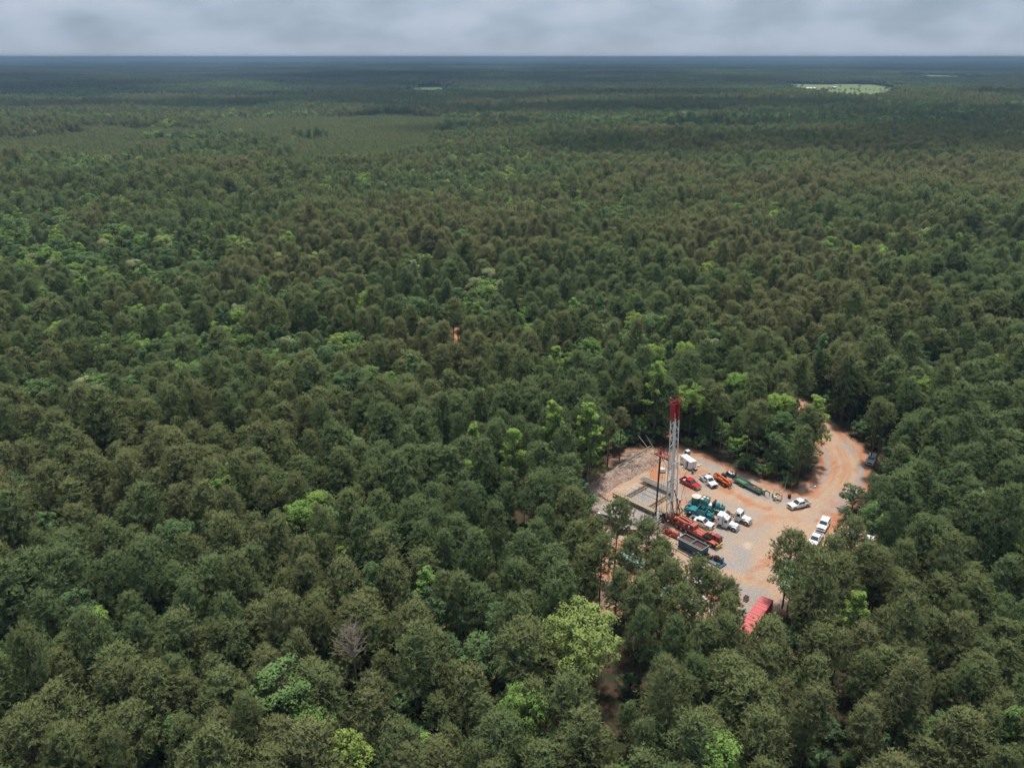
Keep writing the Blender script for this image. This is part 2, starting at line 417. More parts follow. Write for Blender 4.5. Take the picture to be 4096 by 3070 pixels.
def ground_material():
    m = bpy.data.materials.new('site_ground')
    m.use_nodes = True
    n, l = m.node_tree.nodes, m.node_tree.links
    b = n['Principled BSDF']
    b.inputs['Roughness'].default_value = 0.95
    b.inputs['Specular IOR Level'].default_value = 0.15
    tc = n.new('ShaderNodeTexCoord')
    def noise(s, d=6, r=.6, stretch=None):
        k = n.new('ShaderNodeTexNoise')
        k.inputs['Scale'].default_value = s; k.inputs['Detail'].default_value = d; k.inputs['Roughness'].default_value = r
        if stretch:
            mp = n.new('ShaderNodeMapping')
            mp.inputs['Rotation'].default_value = (0, 0, stretch[1]); mp.inputs['Scale'].default_value = (1, stretch[0], 1)
            l.new(tc.outputs['Object'], mp.inputs[0]); l.new(mp.outputs[0], k.inputs['Vector'])
        else:
            l.new(tc.outputs['Object'], k.inputs['Vector'])
        return k.outputs[0]
    def att(a):
        k = n.new('ShaderNodeAttribute'); k.attribute_name = a
        return k.outputs['Fac']
    def mix(f, a, c):
        k = n.new('ShaderNodeMix'); k.data_type = 'RGBA'
        for i, v in ((0, f), (6, a), (7, c)):
            if isinstance(v, tuple):
                k.inputs[i].default_value = (*v, 1)
            else:
                l.new(v, k.inputs[i])
        return k.outputs[2]
    def rng(v, a, c, d=0., e=1.):
        k = n.new('ShaderNodeMapRange')
        for i, w in ((1, a), (2, c), (3, d), (4, e)):
            k.inputs[i].default_value = w
        l.new(v, k.inputs[0])
        return k.outputs[0]
    def mth(op, a, c):
        k = n.new('ShaderNodeMath'); k.operation = op; k.use_clamp = True
        for i, v in ((0, a), (1, c)):
            if isinstance(v, (int, float)):
                k.inputs[i].default_value = v
            else:
                l.new(v, k.inputs[i])
        return k.outputs[0]
    fine = noise(3.2, 4, .85)
    stone = n.new('ShaderNodeTexVoronoi'); stone.inputs['Scale'].default_value = 5.0
    l.new(tc.outputs['Object'], stone.inputs['Vector'])
    tracks = noise(.55, 4, .65, (4.5, R(-42)))
    tracks2 = noise(.5, 4, .65, (4.0, R(28)))
    tan = mix(rng(tracks, .38, .62), (0.395, 0.271, 0.181), (0.508, 0.330, 0.209))
    tan = mix(rng(tracks2, .48, .70, 0, .6), tan, (0.365, 0.304, 0.253))
    tan = mix(rng(fine, .45, .75, 0, .55), tan, (0.537, 0.435, 0.345))
    fineA = noise(1.5, 3, .6, (10, R(-44)))
    fineB = noise(1.5, 3, .6, (10, R(34)))
    tan = mix(rng(fineA, .50, .62, 0, .55), tan, (0.305, 0.198, 0.130))
    tan = mix(rng(fineB, .52, .64, 0, .5), tan, (0.599, 0.452, 0.328))
    grav = mix(rng(stone.outputs['Color'], 0, 1), (0.218, 0.208, 0.202), (0.405, 0.380, 0.359))
    grav = mix(rng(fine, .5, .75, 0, .5), grav, (0.334, 0.258, 0.208))
    red = mix(rng(fine, .3, .7), (0.365, 0.137, 0.067), (0.506, 0.238, 0.131))
    lit = mix(rng(noise(1.4, 4, .7), .35, .65), (0.036, 0.026, 0.018), (0.108, 0.068, 0.044))
    lit = mix(rng(noise(.35, 4, .6), .48, .62, 0, .8), lit, (0.028, 0.042, 0.018))
    c = mix(mth('MULTIPLY', att('grav'), rng(fine, .2, .5, .75, 1.)), tan, grav)
    c = mix(mth('MULTIPLY', att('clay'), rng(noise(1.1, 4, .7), .22, .46)), c, red)
    c = mix(mth('MULTIPLY', att('pale'), rng(fine, .35, .6)), c, (0.608, 0.496, 0.405))
    c = mix(att('litter'), c, lit)
    l.new(c, b.inputs['Base Color'])
    bp = n.new('ShaderNodeBump'); bp.inputs['Strength'].default_value = .7; bp.inputs['Distance'].default_value = .12
    l.new(noise(3.0, 4, .7), bp.inputs['Height'])
    l.new(bp.outputs[0], b.inputs['Normal'])
    return m

gx, gy = np.meshgrid(np.arange(-6, 113.01, .5), np.arange(96, 240.01, .5), indexing='ij')
edge = segdist(gx, gy, CLEAR + [CLEAR[0]])
ins = inpoly(gx, gy, CLEAR)
sd = np.where(ins, edge, -edge) + (fbm(gx, gy, 5, 3) - .5) * 5.0
rd = segdist(gx, gy, ROAD)
litter = np.clip(.5 - sd / 1.6, 0, 1)
litter = litter * np.clip((rd - 3.4 + (fbm(gx, gy, 3, 2) - .5) * 2.5) / 1.4, 0, 1)
clay = np.clip(1.0 - sd / 2.6, 0, 1) * .85 * (sd > -3)
wob = (fbm(gx, gy, 3.0, 9) - .5) + .9 * (fbm(gx * .8 + gy * .6, (gy * .8 - gx * .6) * 3.5, 3.5, 14) - .5)
for p, w, a in RED:
    clay = np.maximum(clay, a * np.clip(1.25 - segdist(gx, gy, p) / (w * 1.25) + wob * 2.6, 0, 1))
grav = np.clip((fbm(gx, gy, 9, 40) - .50) * 3.0, 0, .45)
for p, w, a in GRAV:
    k = np.clip(1.5 - segdist(gx, gy, p) / w + wob * 1.2, 0, 1)
    grav = np.maximum(grav, a * k); clay = clay * (1 - .75 * a * k)
grav = grav * np.clip((rd - 1.0) / 2.0, .25, 1)
ruts = np.exp(-((rd - 1.05) / .45) ** 2) + .8 * np.exp(-((rd - 2.3) / .4) ** 2)
clay = np.maximum(clay, ruts * np.clip((gy - 160) / 14, 0, 1) * np.clip((fbm(gx, gy, 6, 15) - .38) * 3.2, 0, .75))
pale = .9 * np.clip(1.3 - segdist(gx, gy, [(54.0, 151.0), (54.6, 152.2)]) / 1.1 + wob, 0, 1)
pale = np.maximum(pale, .55 * np.clip(1.0 - segdist(gx, gy, [(24.5, 168.0), (27.0, 176.0), (33.0, 179.5)]) / 2.6 + wob * 2.8, 0, 1))
pale = np.maximum(pale, .75 * np.clip(1.2 - segdist(gx, gy, [(82.5, 187.5), (86.0, 198.0), (88.5, 210.0)]) / 1.2 + wob * 2.2, 0, 1))
pale = np.maximum(pale, .75 * np.clip(1.2 - segdist(gx, gy, [(101.5, 206.0), (100.0, 214.0), (97.8, 222.0)]) / 1.4 + wob * 2.2, 0, 1))
gz = (fbm(gx, gy, 2.2, 1) - .5) * .12
gz -= .14 * np.exp(-((rd - 1.0) / .35) ** 2) * (gy > 160)                     # wheel ruts
gz += .45 * np.exp(-((rd - 5.3) / .8) ** 2) * (gy > 172) * (.5 + fbm(gx, gy, 3, 8))   # graded windrow beside the road
gz += litter * (fbm(gx, gy, 3, 6)) * .35
gz -= .30 * np.exp(-(((gx - 78.6) / 2.2) ** 2 + ((gy - 178.6) / 1.3) ** 2))   # puddle hollow
nx_, ny_ = gx.shape
road_c = (rd < 3.9) & (gy > 168)
pad_c = ins & ~road_c
cellv = lambda a: a[:-1, :-1]
GM = ground_material()
def cells(name, mask):
    idx = np.arange(nx_ * ny_).reshape(nx_, ny_)
    q = np.stack([idx[:-1, :-1], idx[1:, :-1], idx[1:, 1:], idx[:-1, 1:]], -1)[cellv(mask)]
    used, inv = np.unique(q, return_inverse=True)
    inv = inv.reshape(-1, 4)
    vv = np.stack([gx.ravel()[used], gy.ravel()[used], gz.ravel()[used]], 1)
    o = mesh_obj(name, vv.tolist(), inv.tolist(), GM)
    for nm, arr in (('litter', litter), ('clay', clay), ('grav', grav), ('pale', pale)):
        at = o.data.attributes.new(nm, 'FLOAT', 'POINT')
        at.data.foreach_set('value', arr.ravel()[used].astype(np.float32))
    o.data.polygons.foreach_set('use_smooth', [True] * len(o.data.polygons))
    return struct(o)
cells('gravel_pad', pad_c)
cells('dirt_road', road_c)
cells('forest_floor', ~(pad_c | road_c))

# terrain out to the horizon
def floor_material():
    m = bpy.data.materials.new('forest_terrain')
    m.use_nodes = True
    n, l = m.node_tree.nodes, m.node_tree.links
    b = n['Principled BSDF']
    b.inputs['Roughness'].default_value = 1.0
    b.inputs['Specular IOR Level'].default_value = 0.0
    tc = n.new('ShaderNodeTexCoord')
    a = n.new('ShaderNodeTexNoise'); a.inputs['Scale'].default_value = .012; a.inputs['Detail'].default_value = 9
    l.new(tc.outputs['Object'], a.inputs['Vector'])
    r = n.new('ShaderNodeValToRGB')
    r.color_ramp.elements[0].position = .4; r.color_ramp.elements[0].color = (.026, .034, .018, 1)
    r.color_ramp.elements[1].position = .62; r.color_ramp.elements[1].color = (.055, .062, .030, 1)
    l.new(a.outputs[0], r.inputs[0]); l.new(r.outputs[0], b.inputs['Base Color'])
    return m
rings = np.concatenate([[0, 40], np.geomspace(80, 46000, 150)])
az = np.linspace(0, 2 * np.pi, 241)[:-1]
tv, tf = [], []
for r_ in rings:
    xs, ys = r_ * np.sin(az), r_ * np.cos(az)
    tv += np.stack([xs, ys, terrain_z(xs, ys)], 1).tolist()
na = len(az)
for i in range(len(rings) - 1):
    for j in range(na):
        tf.append((i * na + j, i * na + (j + 1) % na, (i + 1) * na + (j + 1) % na, (i + 1) * na + j))
terr = struct(mesh_obj('ground', tv, tf, floor_material()))
terr.location.z = -0.15

# pale pastures far off and a bare clay patch in the woods
def sheet(name, m, poly, lift=.15, n=14):
    xs = [p[0] for p in poly]; ys = [p[1] for p in poly]
    a, b_ = np.meshgrid(np.linspace(min(xs), max(xs), n * 2), np.linspace(min(ys), max(ys), n * 3), indexing='ij')
    z = terrain_z(a, b_) + lift
    keep = inpoly(a[:-1, :-1] + (a[1, 0] - a[0, 0]) / 2, b_[:-1, :-1] + (b_[0, 1] - b_[0, 0]) / 2, poly)
    idx = np.arange(a.size).reshape(a.shape)
    q = np.stack([idx[:-1, :-1], idx[1:, :-1], idx[1:, 1:], idx[:-1, 1:]], -1)[keep]
    return struct(mesh_obj(name, np.stack([a.ravel(), b_.ravel(), z.ravel()], 1).tolist(), q.tolist(), m))
M['pasture'] = mat('pasture_grass', (.175, .235, .082), .95, var=.15, scale=.02, dirt=(.24, .245, .10), dirt_amt=.6, dirt_scale=.012)
M['claysoil'] = mat('bare_clay', (.46, .225, .125), .95, var=.2, scale=1.0, dirt=(.30, .14, .08), bump=.5, bump_scale=3)
FIELDS = [[(790, 2150), (870, 2060), (950, 2120), (990, 2020), (1060, 2300), (1170, 2420), (1240, 2760), (1370, 2900), (1490, 3420), (1410, 3500), (1270, 3440), (1110, 3560), (1020, 3020), (950, 2900), (900, 2500)],
          [(1900, 3760), (2150, 3680), (2420, 4650), (2150, 4800)],
          [(-372, 2760), (-330, 2700), (-260, 2800), (-235, 3050), (-290, 3420), (-400, 3380), (-350, 3050)]]
for f_ in FIELDS:
    sheet('pasture_field', M['pasture'], f_, .6)
CLAYSPOTS = [(-26.9, 300.0, 7.0), (-181.0, 520.0, 8.0)]
for x_, y_, r_ in CLAYSPOTS:
    struct(mesh_obj('clay_patch', [(x_ + r_ * 2 * math.cos(t * .6283) * (.8 + .2 * math.sin(3.1 * t)), y_ + r_ * 2 * math.sin(t * .6283), -.1) for t in range(10)], [tuple(range(10))], M['claysoil']))

# ---------------------------------------------------------------- trees
def leaf_material(name, stops, trans=.30, vamt=.25):
    m = bpy.data.materials.new(name)
    m.use_nodes = True
    n, l = m.node_tree.nodes, m.node_tree.links
    n.clear()
    out = n.new('ShaderNodeOutputMaterial')
    at = n.new('ShaderNodeAttribute'); at.attribute_type = 'INSTANCER'; at.attribute_name = 'tint'
    rp = n.new('ShaderNodeValToRGB')
    els = rp.color_ramp.elements
    while len(els) < len(stops):
        els.new(.5)
    for e, (p, c) in zip(els, stops):
        e.position = p; e.color = (*c, 1)
    l.new(at.outputs['Fac'], rp.inputs[0])
    va = n.new('ShaderNodeAttribute'); va.attribute_name = 'var'
    mr = n.new('ShaderNodeMapRange'); mr.inputs[3].default_value = 1 - vamt; mr.inputs[4].default_value = 1 + vamt
    l.new(va.outputs['Fac'], mr.inputs[0])
    sc = n.new('ShaderNodeVectorMath'); sc.operation = 'SCALE'
    l.new(rp.outputs[0], sc.inputs[0]); l.new(mr.outputs[0], sc.inputs['Scale'])
    nv = n.new('ShaderNodeAttribute'); nv.attribute_name = 'nrm'
    vt = n.new('ShaderNodeVectorTransform'); vt.vector_type = 'NORMAL'; vt.convert_from = 'OBJECT'; vt.convert_to = 'WORLD'
    l.new(nv.outputs['Vector'], vt.inputs[0])
    df = n.new('ShaderNodeBsdfDiffuse'); tr = n.new('ShaderNodeBsdfTranslucent'); mx = n.new('ShaderNodeMixShader')
    l.new(sc.outputs[0], df.inputs[0]); l.new(sc.outputs[0], tr.inputs[0])
    mx.inputs[0].default_value = trans
    if trans > 0:
        l.new(vt.outputs[0], df.inputs['Normal'])
    l.new(df.outputs[0], mx.inputs[1]); l.new(tr.outputs[0], mx.inputs[2])
    l.new(mx.outputs[0], out.inputs[0])
    return m
M['needles'] = leaf_material('pine_needles', [(0, (.246, .256, .118)), (.5, (.226, .262, .110)), (1, (.184, .244, .104))], .34, .12)
M['leaves'] = leaf_material('broad_leaves', [(0, (.120, .190, .095)), (.35, (.175, .265, .105)), (.62, (.255, .390, .108)), (.82, (.335, .440, .108)), (1, (.370, .415, .215))], .34)

def tri_mesh(name, V, F, m, var=None, nrm=None):
    me = bpy.data.meshes.new(name)
    V = np.asarray(V, np.float32); F = np.asarray(F, np.int32)
    k = F.shape[1]
    me.vertices.add(len(V)); me.vertices.foreach_set('co', V.ravel())
    me.loops.add(F.size); me.loops.foreach_set('vertex_index', F.ravel())
    me.polygons.add(len(F)); me.polygons.foreach_set('loop_start', np.arange(0, F.size, k, dtype=np.int32))
    me.update(calc_edges=True)
    if var is not None:
        a = me.attributes.new('var', 'FLOAT', 'FACE'); a.data.foreach_set('value', np.asarray(var, np.float32))
    if nrm is not None:       # leaves share the rounded lie of their spray, so a crown shades softly
        a = me.attributes.new('nrm', 'FLOAT_VECTOR', 'FACE'); a.data.foreach_set('vector', np.asarray(nrm, np.float32).ravel())
    me.materials.append(m)
    return me
def unit(v):
    return v / (np.linalg.norm(v, axis=-1, keepdims=True) + 1e-9)

def pine(seed, h, rad, frac, npuff, tufts=15, spikes=8, slen=.60, sw=.15, puff=.56, bare=False):
    g = np.random.RandomState(seed)
    z0 = h * (1 - frac)
    lean = g.uniform(-.25, .25, 2)
    mb = MB()
    tr = .0105 * h + .02
    axis = lambda z: np.array([lean[0] * (z / h) ** 2 * 2, lean[1] * (z / h) ** 2 * 2, z])
    mb.tube([tuple(axis(z) - (0, 0, .6 if z == 0 else 0)) for z in np.linspace(0, h * .97, 7)], tr, 7, .03)
    cen, cw = [], []
    for i in range(npuff):
        u = (i + g.uniform(.1, .9)) / npuff
        u = u ** .85
        z = z0 + u * (h - z0)
        prof = (1 - u ** 2.0) ** .62 * (.62 + .38 * min(1, u / .25))
        a = i * 2.39996 + g.uniform(-.5, .5)
        rr = rad * prof * g.uniform(.60, 1.02) if g.rand() < .82 else rad * prof * g.uniform(.15, .6)
        c = axis(min(z, h)) + np.array([math.cos(a) * rr, math.sin(a) * rr, 0])
        zb = max(z0 * .93, z - rr * g.uniform(.15, .5))
        b = axis(zb)
        midp = (b + c) / 2 + np.array([0, 0, -.06 * rr])
        mb.tube([tuple(b), tuple(midp), tuple(c - (0, 0, .25))], .04 + .008 * rr, 3, .015)
        cen.append(c); cw.append(g.rand())
    # dead snags under the crown
    for i in range(5):
        z = z0 * g.uniform(.55, 1.0); a = g.uniform(0, 6.28); L = g.uniform(.8, 2.2)
        b = axis(z)
        mb.tube([tuple(b), tuple(b + np.array([math.cos(a) * L, math.sin(a) * L, g.uniform(-.2, .4)]))], .035, 3, .01)
    cen = np.array(cen)
    P, N = len(cen), tufts
    pos = np.repeat(cen, N, 0) + g.normal(0, 1, (P * N, 3)) * (puff, puff, puff * .62)
    outw = pos - np.repeat(np.stack([np.zeros(P), np.zeros(P), cen[:, 2] - rad * .35], 1), N, 0)
    d = unit(unit(outw) * .55 + np.array([0, 0, .75]) + g.normal(0, .28, (P * N, 3)))
    pos = np.repeat(pos, spikes, 0); d = np.repeat(d, spikes, 0)
    n_ = len(pos)
    d = unit(d * .8 + g.normal(0, .62, (n_, 3)))
    on = np.repeat(unit(outw) + np.array([0, 0, .45]), spikes, 0)
    side = unit(np.cross(d, on + g.normal(0, .45, (n_, 3))))
    L = slen * g.uniform(.7, 1.25, (n_, 1))
    w = sw * g.uniform(.8, 1.3, (n_, 1))
    V = np.stack([pos - side * w * .5, pos + side * w * .5, pos + d * L], 1).reshape(-1, 3)
    F = np.arange(n_ * 3).reshape(-1, 3)
    var = np.repeat(np.array(cw), N * spikes) * .6 + g.rand(n_) * .4
    fn = unit(np.cross(V.reshape(-1, 3, 3)[:, 1] - V.reshape(-1, 3, 3)[:, 0], V.reshape(-1, 3, 3)[:, 2] - V.reshape(-1, 3, 3)[:, 0]))
    on_ = unit(np.repeat(outw, spikes, 0)); fn = fn * np.sign((fn * on_).sum(1, keepdims=True) + 1e-9)
    crown = tri_mesh('pine_crown', V, F, M['needles'], var, unit(on_ + np.array([0, 0, .35]) + fn * .35))
    me = bpy.data.meshes.new('pine_trunk')
    me.from_pydata(mb.v, [], mb.f); me.materials.append(M['bark'])
    return crown, me

def broad(seed, h, rad, z0, npuff, leaves=46, size=.40, puff=1.05, shape='round', bark='bark', lobes_n=0):
    g = np.random.RandomState(seed)
    mb = MB()
    top = h - .4
    mb.tube([(0, 0, -.6), (g.uniform(-.1, .1), g.uniform(-.1, .1), h * .3), (g.uniform(-.3, .3), g.uniform(-.3, .3), h * .55), (0, 0, h * .8)], .011 * h + .05, 7, .06)
    cz, hh = (z0 + h) / 2, (h - z0) / 2
    cen, cw = [], []
    # boughs: a few main lobes, each carrying leaf clumps
    lobes = []
    nl = lobes_n or (9 if shape == 'round' else 14)
    for i in range(nl):
        if shape == 'round':
            u = g.uniform(-.35, .95); a = i * 2.39996 + g.uniform(-.3, .3)
            pr = math.sqrt(max(0, 1 - u * u))
            lobes.append(((rad * pr * .58 * math.cos(a), rad * pr * .58 * math.sin(a), cz + hh * u * .62), rad * g.uniform(.40, .58)))
        else:
            u = (i + .5) / nl; a = i * 2.39996
            pr = (1 - u) ** .7 * (.5 + .5 * min(1, u / .2))
            lobes.append(((rad * pr * .6 * math.cos(a), rad * pr * .6 * math.sin(a), z0 + (h - z0) * u * .95), rad * (.62 * (1 - u) + .30)))
    per = max(1, npuff // nl)
    for (lc, lr) in lobes:
        lc = np.array(lc)
        b = np.array([0, 0, max(h * .2, lc[2] - lr - .8)])
        mb.tube([tuple(b), tuple((b + lc) / 2 + (0, 0, .3)), tuple(lc)], .12, 4, .04)
        for j in range(per):
            v = unit(g.normal(0, 1, 3) + (0, 0, .35)); s = g.uniform(.72, 1.0)
            c = lc + v * lr * s
            c[2] = min(c[2], top)
            cen.append(c); cw.append(g.rand())
            mb.tube([tuple(lc), tuple(c)], .03, 3, .01)
    cen = np.array(cen); P = len(cen)
    v = unit(g.normal(0, 1, (P * leaves, 3)) + (0, 0, .45))
    pr = puff * g.uniform(.55, 1.0, (P * leaves, 1)) * np.repeat(g.uniform(.7, 1.15, (P, 1)), leaves, 0)
    pos = np.repeat(cen, leaves, 0) + v * pr * (1, 1, .72)
    nrm = unit(v + g.normal(0, .55, v.shape) + (0, 0, .3))
    t1 = unit(np.cross(nrm, g.normal(0, 1, v.shape))); t2 = np.cross(nrm, t1)
    s = size * g.uniform(.55, 1.2, (len(pos), 1))
    V = np.stack([pos - t1 * s * .62, pos - t2 * s * .34, pos + t1 * s * .62, pos + t2 * s * .34], 1).reshape(-1, 3)
    F = np.arange(len(pos) * 4).reshape(-1, 4)
    var = np.repeat(np.array(cw), leaves) * .6 + g.rand(len(pos)) * .4
    rad_ = unit(pos - np.array([0, 0, cz - hh * .3]))
    crown = tri_mesh('leaf_crown', V, F, M['leaves'], var, unit(rad_ * .55 + v * .55 + nrm * .45))
    me = bpy.data.meshes.new('broadleaf_trunk')
    me.from_pydata(mb.v, [], mb.f); me.materials.append(M[bark])
    return crown, me

# (crown mesh, trunk mesh, height, crown radius)
PINE = []
for k, (h, rad, fr, npf) in enumerate([(19.5, 3.9, .56, 78), (18.0, 3.5, .60, 72), (20.5, 4.2, .52, 84), (17.0, 3.7, .66, 76), (19.0, 3.2, .58, 66), (18.5, 4.4, .50, 80), (20.0, 3.1, .40, 46), (18.5, 2.6, .34, 34)]):
    PINE.append((*pine(100 + k, h, rad, fr, npf), h, rad))
YOUNG = [(*pine(140 + k, h, rad, .80, 30, 8, 6, .42, .11, .34), h, rad) for k, (h, rad) in enumerate([(8.5, 1.7), (9.5, 1.9), (7.5, 1.6)])]
OAK = []
for k, (h, rad, z0, npf) in enumerate([(16.5, 4.6, 5.0, 90), (17.5, 5.2, 5.5, 99), (15.0, 4.0, 3.5, 81), (18.0, 4.3, 5.0, 90)]):
    OAK.append((*broad(200 + k, h, rad, z0, npf), h, rad))
GIANT = [(*broad(250, 19.5, 6.9, 1.0, 300, 46, .42, 1.15, lobes_n=22), 19.5, 6.9)]
POPLAR = [(*broad(230 + k, h, rad, z0, npf, 40, .42, .85, 'tall', 'palebark'), h, rad) for k, (h, rad, z0, npf) in enumerate([(19.5, 3.5, 3.5, 112), (17.0, 3.1, 3.5, 98)])]
SHRUB = [(*broad(260 + k, h, rad, .4, npf, 34, .34, .62), h, rad) for k, (h, rad, npf) in enumerate([(4.2, 2.2, 36), (6.5, 2.6, 45), (2.6, 1.7, 27)])]
# the same trees with fewer, larger sprays for the middle distance
PINE_LO = [(*pine(100 + k, h, rad, fr, npf // 2, 8, 6, .95, .28, .8), h, rad) for k, (h, rad, fr, npf) in enumerate([(19.5, 3.9, .56, 78), (18.0, 3.5, .60, 72), (20.5, 4.2, .52, 84), (17.0, 3.7, .66, 76), (19.0, 3.2, .58, 66), (18.5, 4.4, .50, 80), (20.0, 3.1, .40, 46), (18.5, 2.6, .34, 34)])]
BROAD_LO = [(*broad(200 + k, h, rad, z0, npf // 2, 16, .85, 1.25), h, rad) for k, (h, rad, z0, npf) in enumerate([(16.5, 4.6, 5.0, 90), (17.5, 5.2, 5.5, 99), (15.0, 4.0, 3.5, 81), (18.0, 4.3, 5.0, 90)])]
BROAD_LO += [(*broad(230 + k, h, rad, z0, npf // 2, 14, .85, 1.0, 'tall', 'palebark'), h, rad) for k, (h, rad, z0, npf) in enumerate([(19.5, 2.9, 4.5, 84), (17.0, 2.5, 5.0, 70)])]
PINE_H, PINE_R = [p[2] for p in PINE], [p[3] for p in PINE]
BROAD = OAK + POPLAR
BROAD_H, BROAD_R = [p[2] for p in BROAD], [p[3] for p in BROAD]

# ---- where the trees stand
rs = np.random.RandomState(5)
def jitter_grid(x0, x1, y0, y1, s, j=.49):
    a, b = np.meshgrid(np.arange(x0, x1, s), np.arange(y0, y1, s), indexing='ij')
    b = b + (np.arange(a.shape[0])[:, None] % 2) * s * .5
    a = a + rs.uniform(-j, j, a.shape) * s; b = b + rs.uniform(-j, j, a.shape) * s
    return a.ravel(), b.ravel()
def in_wedge(x, y, m=70):
    return (np.abs(x) < .70 * y + m) & (y > 30)
def in_fields(x, y):
    r = np.zeros(np.shape(x), bool)
    for f_ in FIELDS:
        r |= inpoly(x, y, f_)
    return r
def blocked(x, y, h, rad):
    """trees that would close the open side of the site are not standing in the photograph either"""
    b = inpoly(x, y, CLEAR)
    for f in (.42, .6, .8, .97):
        k = EYE / (EYE - h * f)
        w = rad * (.8 if f < .9 else .35)
        for sx in (-1, 0, 1):
            b |= inpoly((x + sx * w) * k, y * k, OPEN)
    b |= segdist(x, y, ROAD) < 5.2
    for cx_, cy_, cr in CLAYSPOTS:
        b |= (np.hypot((x - cx_), (y - cy_)) < cr) | (np.hypot((x - cx_ * .93), (y - cy_ * .93)) < cr * .8)
    for cx_, cy_ in ((141.0, 240.0), (104.0, 262.0), (-234.0, 420.0), (-262.0, 436.0)):      # the power line's gap
        b |= (np.hypot(x - cx_, y - cy_) < 5.5) | (np.hypot(x - cx_ * .95, y - cy_ * .95) < 6.5)
    b |= segdist(x, y, [(141, 240), (104, 262)]) < 4.5
    # sparse trees on the clay at the near end, the bank inside the road bend
    thin = inpoly(x, y, [(13, 107), (46, 107), (46, 118), (40, 126), (15, 130)])
    b |= thin & (vnoise(x * 7.3, y * 5.1, 3.0) < .68)
    b |= inpoly(x, y, [(72, 175), (78, 177), (86, 184), (91, 200), (92, 216), (86, 206), (80, 193), (76, 184)])
    b |= np.hypot(x - 10.4, y - 98.8) < 6.2
    b |= (y > 172) & (y < 212) & (x > 28) & (segdist(x, y, CLEAR) < 6.5) & (vnoise(x * 5.3, y * 6.1, 3.0, 7) < .62)
    b |= np.hypot(x + 23.2, y - 80.0) < 3.6
    b |= np.hypot(x + 26.6, y - 103.0) < 3.2
    b |= np.hypot(x + 25.3, y - 97.5) < 4.6
    return b
PLANT = [(-900, 1180), (-360, 1600), (-40, 1500), (0, 1300), (-60, 960), (-150, 760), (-290, 690), (-360, 760), (-520, 880), (-640, 1000)]
PLANT2 = [(-330, 1760), (-60, 1640), (60, 1560), (40, 1640), (-150, 1780)]
x, y = jitter_grid(-1750, 1750, 34, 2350, 5.0)
k = in_wedge(x, y) & ~in_fields(x, y)
x, y = x[k], y[k]
def plantation(x, y):
    wx, wy = (fbm(x, y, 160, 21) - .5) * 150, (fbm(x, y, 160, 22) - .5) * 190
    return (inpoly(x + wx, y + wy, PLANT) | inpoly(x + wx, y + wy, PLANT2)) & (fbm(x, y, 130, 23) < .62)
young = plantation(x, y)
hwn = fbm(x, y, 120, 60) * .65 + fbm(x, y, 33, 77) * .35
r_ = np.hypot(x, y)
band = np.exp(-((y - (1330 + .12 * x + 120 * (fbm(x, y, 300, 12) - .5))) / 170) ** 2) * (x > 20) * .70
band += np.exp(-(((x + 420) / 190) ** 2 + ((y - 760) / 130) ** 2)) * .6
band += np.exp(-((y - (1130 + .25 * x)) / 60) ** 2) * (x < -60) * .55
band += np.exp(-(((x - 200) / 90) ** 2 + ((y - 210) / 60) ** 2)) * .25
band += np.exp(-(((x + 60) / 110) ** 2 + ((y - 420) / 40) ** 2)) * .22
dark = np.exp(-(((x + 130) / 210) ** 2 + ((y - 1900) / 120) ** 2)) + np.exp(-(((x - 450) / 260) ** 2 + ((y - 900) / 130) ** 2)) * .8
creek = np.clip(1 - np.abs(fbm(x, y, 420, 44) - .5) / .022, 0, 1) * np.clip((y - 300) / 300, 0, 1)
creek = np.maximum(creek, .8 * np.clip(1 - np.abs(fbm(x, y, 240, 47) - .47) / .016, 0, 1) * np.clip((y - 250) / 200, 0, 1))
calm = np.clip((y - 120) / 120, .35, 1)
pb = calm * np.clip(.11 + creek * .6 + np.clip((hwn - .545) * 4.2, 0, .55) + band - dark * .3, .03, .85)
isb = (rs.rand(len(x)) < pb) & ~young
stand = fbm(x, y, 190, 52)
keep = rs.rand(len(x)) < np.where(isb, .78, .96) - np.clip((fbm(x, y, 26, 53) - .66) * 4, 0, .6)
stand_s = np.clip(1 + (stand - .5) * 1.15, .70, 1.18)
stand_s = np.where(y < 330, 1 + (stand_s - 1) * .35, stand_s)
keep &= ~(young & True)
x, y, isb, stand_s, creek = x[keep], y[keep], isb[keep], stand_s[keep], creek[keep]
vi = np.where(isb, rs.choice([0, 1, 2, 3, 4, 5], len(x), p=[.24, .16, .24, .18, .10, .08]), rs.choice(8, len(x), p=[.16, .16, .16, .15, .14, .11, .07, .05]))
sc = np.where(isb, rs.uniform(.62, 1.10, len(x)), rs.uniform(.70, 1.22, len(x)) * stand_s)
H = np.where(isb, np.array(BROAD_H)[vi % 6], np.array(PINE_H)[vi]) * sc
RAD = np.where(isb, np.array(BROAD_R)[vi % 6], np.array(PINE_R)[vi]) * sc
near = (y < 450) | ((y > 480) & (y < 560)) 
bad = np.zeros(len(x), bool)
bad[near] = blocked(x[near], y[near], H[near], RAD[near])
x, y, isb, vi, sc, H, RAD, creek, stand_s = [a[~bad] for a in (x, y, isb, vi, sc, H, RAD, creek, stand_s)]
pn = fbm(x, y, 75, 90)
tint = np.where(isb, np.clip(.12 + .22 * creek + .62 * rs.rand(len(x)) ** 1.35 + (rs.rand(len(x)) < np.where(y < 190, .07, .17)) * rs.uniform(.2, .6, len(x)), 0, 1),
                np.clip((pn - .5) * 2.8 + .58 + (1 - stand_s) * .8 + rs.uniform(-.32, .32, len(x)), 0, 1))
rot = rs.uniform(0, 6.283, len(x))
wid, tall = rs.uniform(.80, 1.22, len(x)), rs.uniform(.86, 1.16, len(x))

